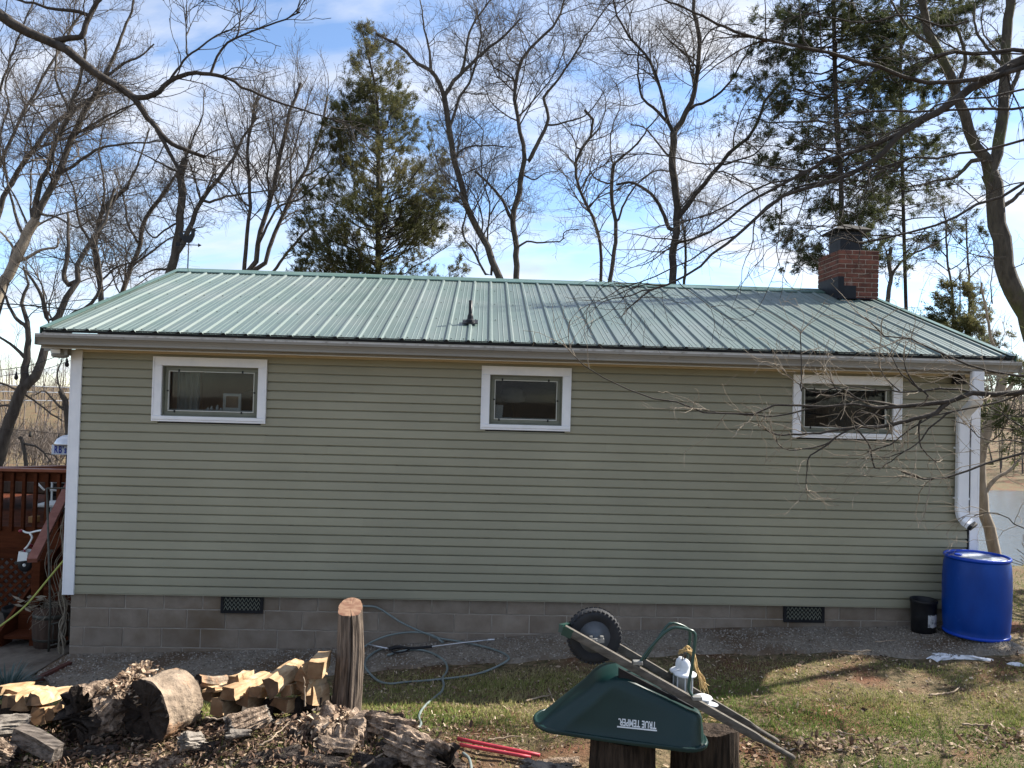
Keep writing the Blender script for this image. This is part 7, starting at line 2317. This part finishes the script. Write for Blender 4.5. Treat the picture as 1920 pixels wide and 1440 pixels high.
# the stumps under it
for (x0, x1, ytop, Y, sd, lb) in ((462, 925, 1050, -3.46, 61, 'dark stump under the middle of the wheelbarrow tray'), (1030, 1505, 1120, -3.32, 62, 'weathered stump under the back of the wheelbarrow tray')):
    l_, r_ = a5(x0, ytop, Y), a5(x1, ytop, Y); c = (l_ + r_) / 2; rr = (r_[0] - l_[0]) / 2
    ztop = float(np.interp(c[0], [rimF[0], rimB[0]], [rimF[2], rimB[2]])) - .022
    z0 = float(ground(c[0], Y)) - .05
    stump('stump', (c[0], Y, z0), rr, rr * .985, ztop - z0 - .012, [M['stumpwood'], M['stumpwood']], lb, 'stump', sd, ry=(.8 if sd == 61 else .5), flare=.06, ragged=.018, rough=.05, furrow=.06, group='stumps carrying the wheelbarrow')

# lanterns standing on the upturned tray
M['lampwhite'] = mat('white_lantern_paint', (.62, .64, .66), (.72, .74, .76), rough=.45, scale=9)
M['frost'] = mat('frosted_pane', (.26, .25, .23), (.36, .35, .32), spec=.5, rough=.15, scale=6)


def lantern(c, w, h_, label):
    e = empty('lantern', c, label, 'lantern', 'white lanterns on the wheelbarrow')
    r_ = w / 2
    MB().lathe([(0, 0), (r_ * .95, 0), (r_, .008), (r_ * .9, .02), (r_ * .80, .024)], c, 20).build('base', M['lampwhite'], e, True)
    MB().lathe([(r_ * .74, .0245), (r_ * .76, h_ * .5), (r_ * .74, h_ * .56)], c, 20).build('pane', M['frost'], e, True)
    fr2 = MB()
    for i in range(6):
        q = i * math.pi / 3 + .3; x, y = c[0] + r_ * .80 * math.cos(q), c[1] + r_ * .80 * math.sin(q)
        fr2.tube([(x, y, c[2] + .02), (x, y, c[2] + h_ * .57)], .004, 6)
    fr2.build('frame', M['lampwhite'], e)
    MB().lathe([(r_ * .8, h_ * .562), (r_ * 1.08, h_ * .57), (r_ * 1.1, h_ * .60), (r_ * .85, h_ * .64), (r_ * .52, h_ * .66), (r_ * .52, h_ * .78), (r_ * .42, h_ * .88), (r_ * .22, h_ * .94), (0, h_ * .955)], c, 22).build('cap', M['lampwhite'], e, True)
    MB().tube(curve_pts([(c[0] - r_ * .3, c[1], c[2] + h_ * .9), (c[0] - r_ * .25, c[1], c[2] + h_ * 1.02), (c[0], c[1], c[2] + h_ * 1.08), (c[0] + r_ * .25, c[1], c[2] + h_ * 1.02), (c[0] + r_ * .3, c[1], c[2] + h_ * .9)], 16), .0035, 6).build('handle', M['iron'], e, True)
    return e


lc = a5(1120, 775, -3.43); lt = a5(1120, 490, -3.43)
lantern((lc[0], -3.43, lc[2]), .133, (lt[2] - lc[2]) * 1.02, 'front white lantern with domed cap behind the wheelbarrow handle')
lc = a5(1088, 745, -3.22); lt = a5(1088, 470, -3.22)
lantern((lc[0], -3.22, lc[2]), .130, (lt[2] - lc[2]), 'rear white lantern half hidden by the front lantern')
dc_ = a5(1246, 768, -3.40)
dsk = empty('dish', dc_, 'pair of white round saucers resting on the wheelbarrow handles', 'dish')
MB().lathe([(0, -.012), (.05, -.012), (.062, .0), (.058, .006), (.03, .012), (.012, .022), (0, .024)], dc_, 22).build('saucer', M['lampwhite'], dsk, True)
d2 = a5(1308, 815, -3.44)
MB().lathe([(0, -.006), (.035, -.006), (.042, .0), (.03, .006), (0, .007)], d2, 18).build('saucer', M['lampwhite'], dsk, True)
# dry straw braid hanging from the leg over the lanterns
M['straw'] = mat('dry_straw', (.50, .36, .17), (.38, .26, .12), rough=.8, scale=12)
sw_ = MB(); r = np.random.default_rng(4)
for k_ in range(16):
    j = lambda s: r.normal() * s
    p_ = [a5(1095 + j(14), 450 + j(10), -3.40 + j(.02)), a5(1140 + j(12), 432 + j(8), -3.40 + j(.02)), a5(1180 + j(8), 480 + j(8), -3.36 + j(.02)), a5(1205 + j(9), 560 + j(8), -3.34 + j(.02)), a5(1235 + j(12), 640 + j(10), -3.33 + j(.02)), a5(1255 + j(16), 720 + j(18), -3.32 + j(.02))]
    sw_.tube(curve_pts(p_, 16), np.linspace(.0045, .002, 16), 5)
tag(sw_.build('straw_braid', M['straw'], None, True), 'dry straw braid draped over the lanterns and wheelbarrow leg', 'straw')
sw_ = MB()
for k_ in range(26):
    x, y = 1262 + r.uniform(0, 110), 900 + r.uniform(0, 110)
    p_ = on_ground(*C5([(x, y)])[0], .02); q = p_ + np.array([r.normal() * .06, r.normal() * .06, r.uniform(-.01, .05)])
    sw_.tube(np.linspace(p_, q, 3), .003, 4)
tag(sw_.build('straw', M['straw']), 'loose dry straw on the ground behind the wheelbarrow tray', 'straw', None, 'stuff')
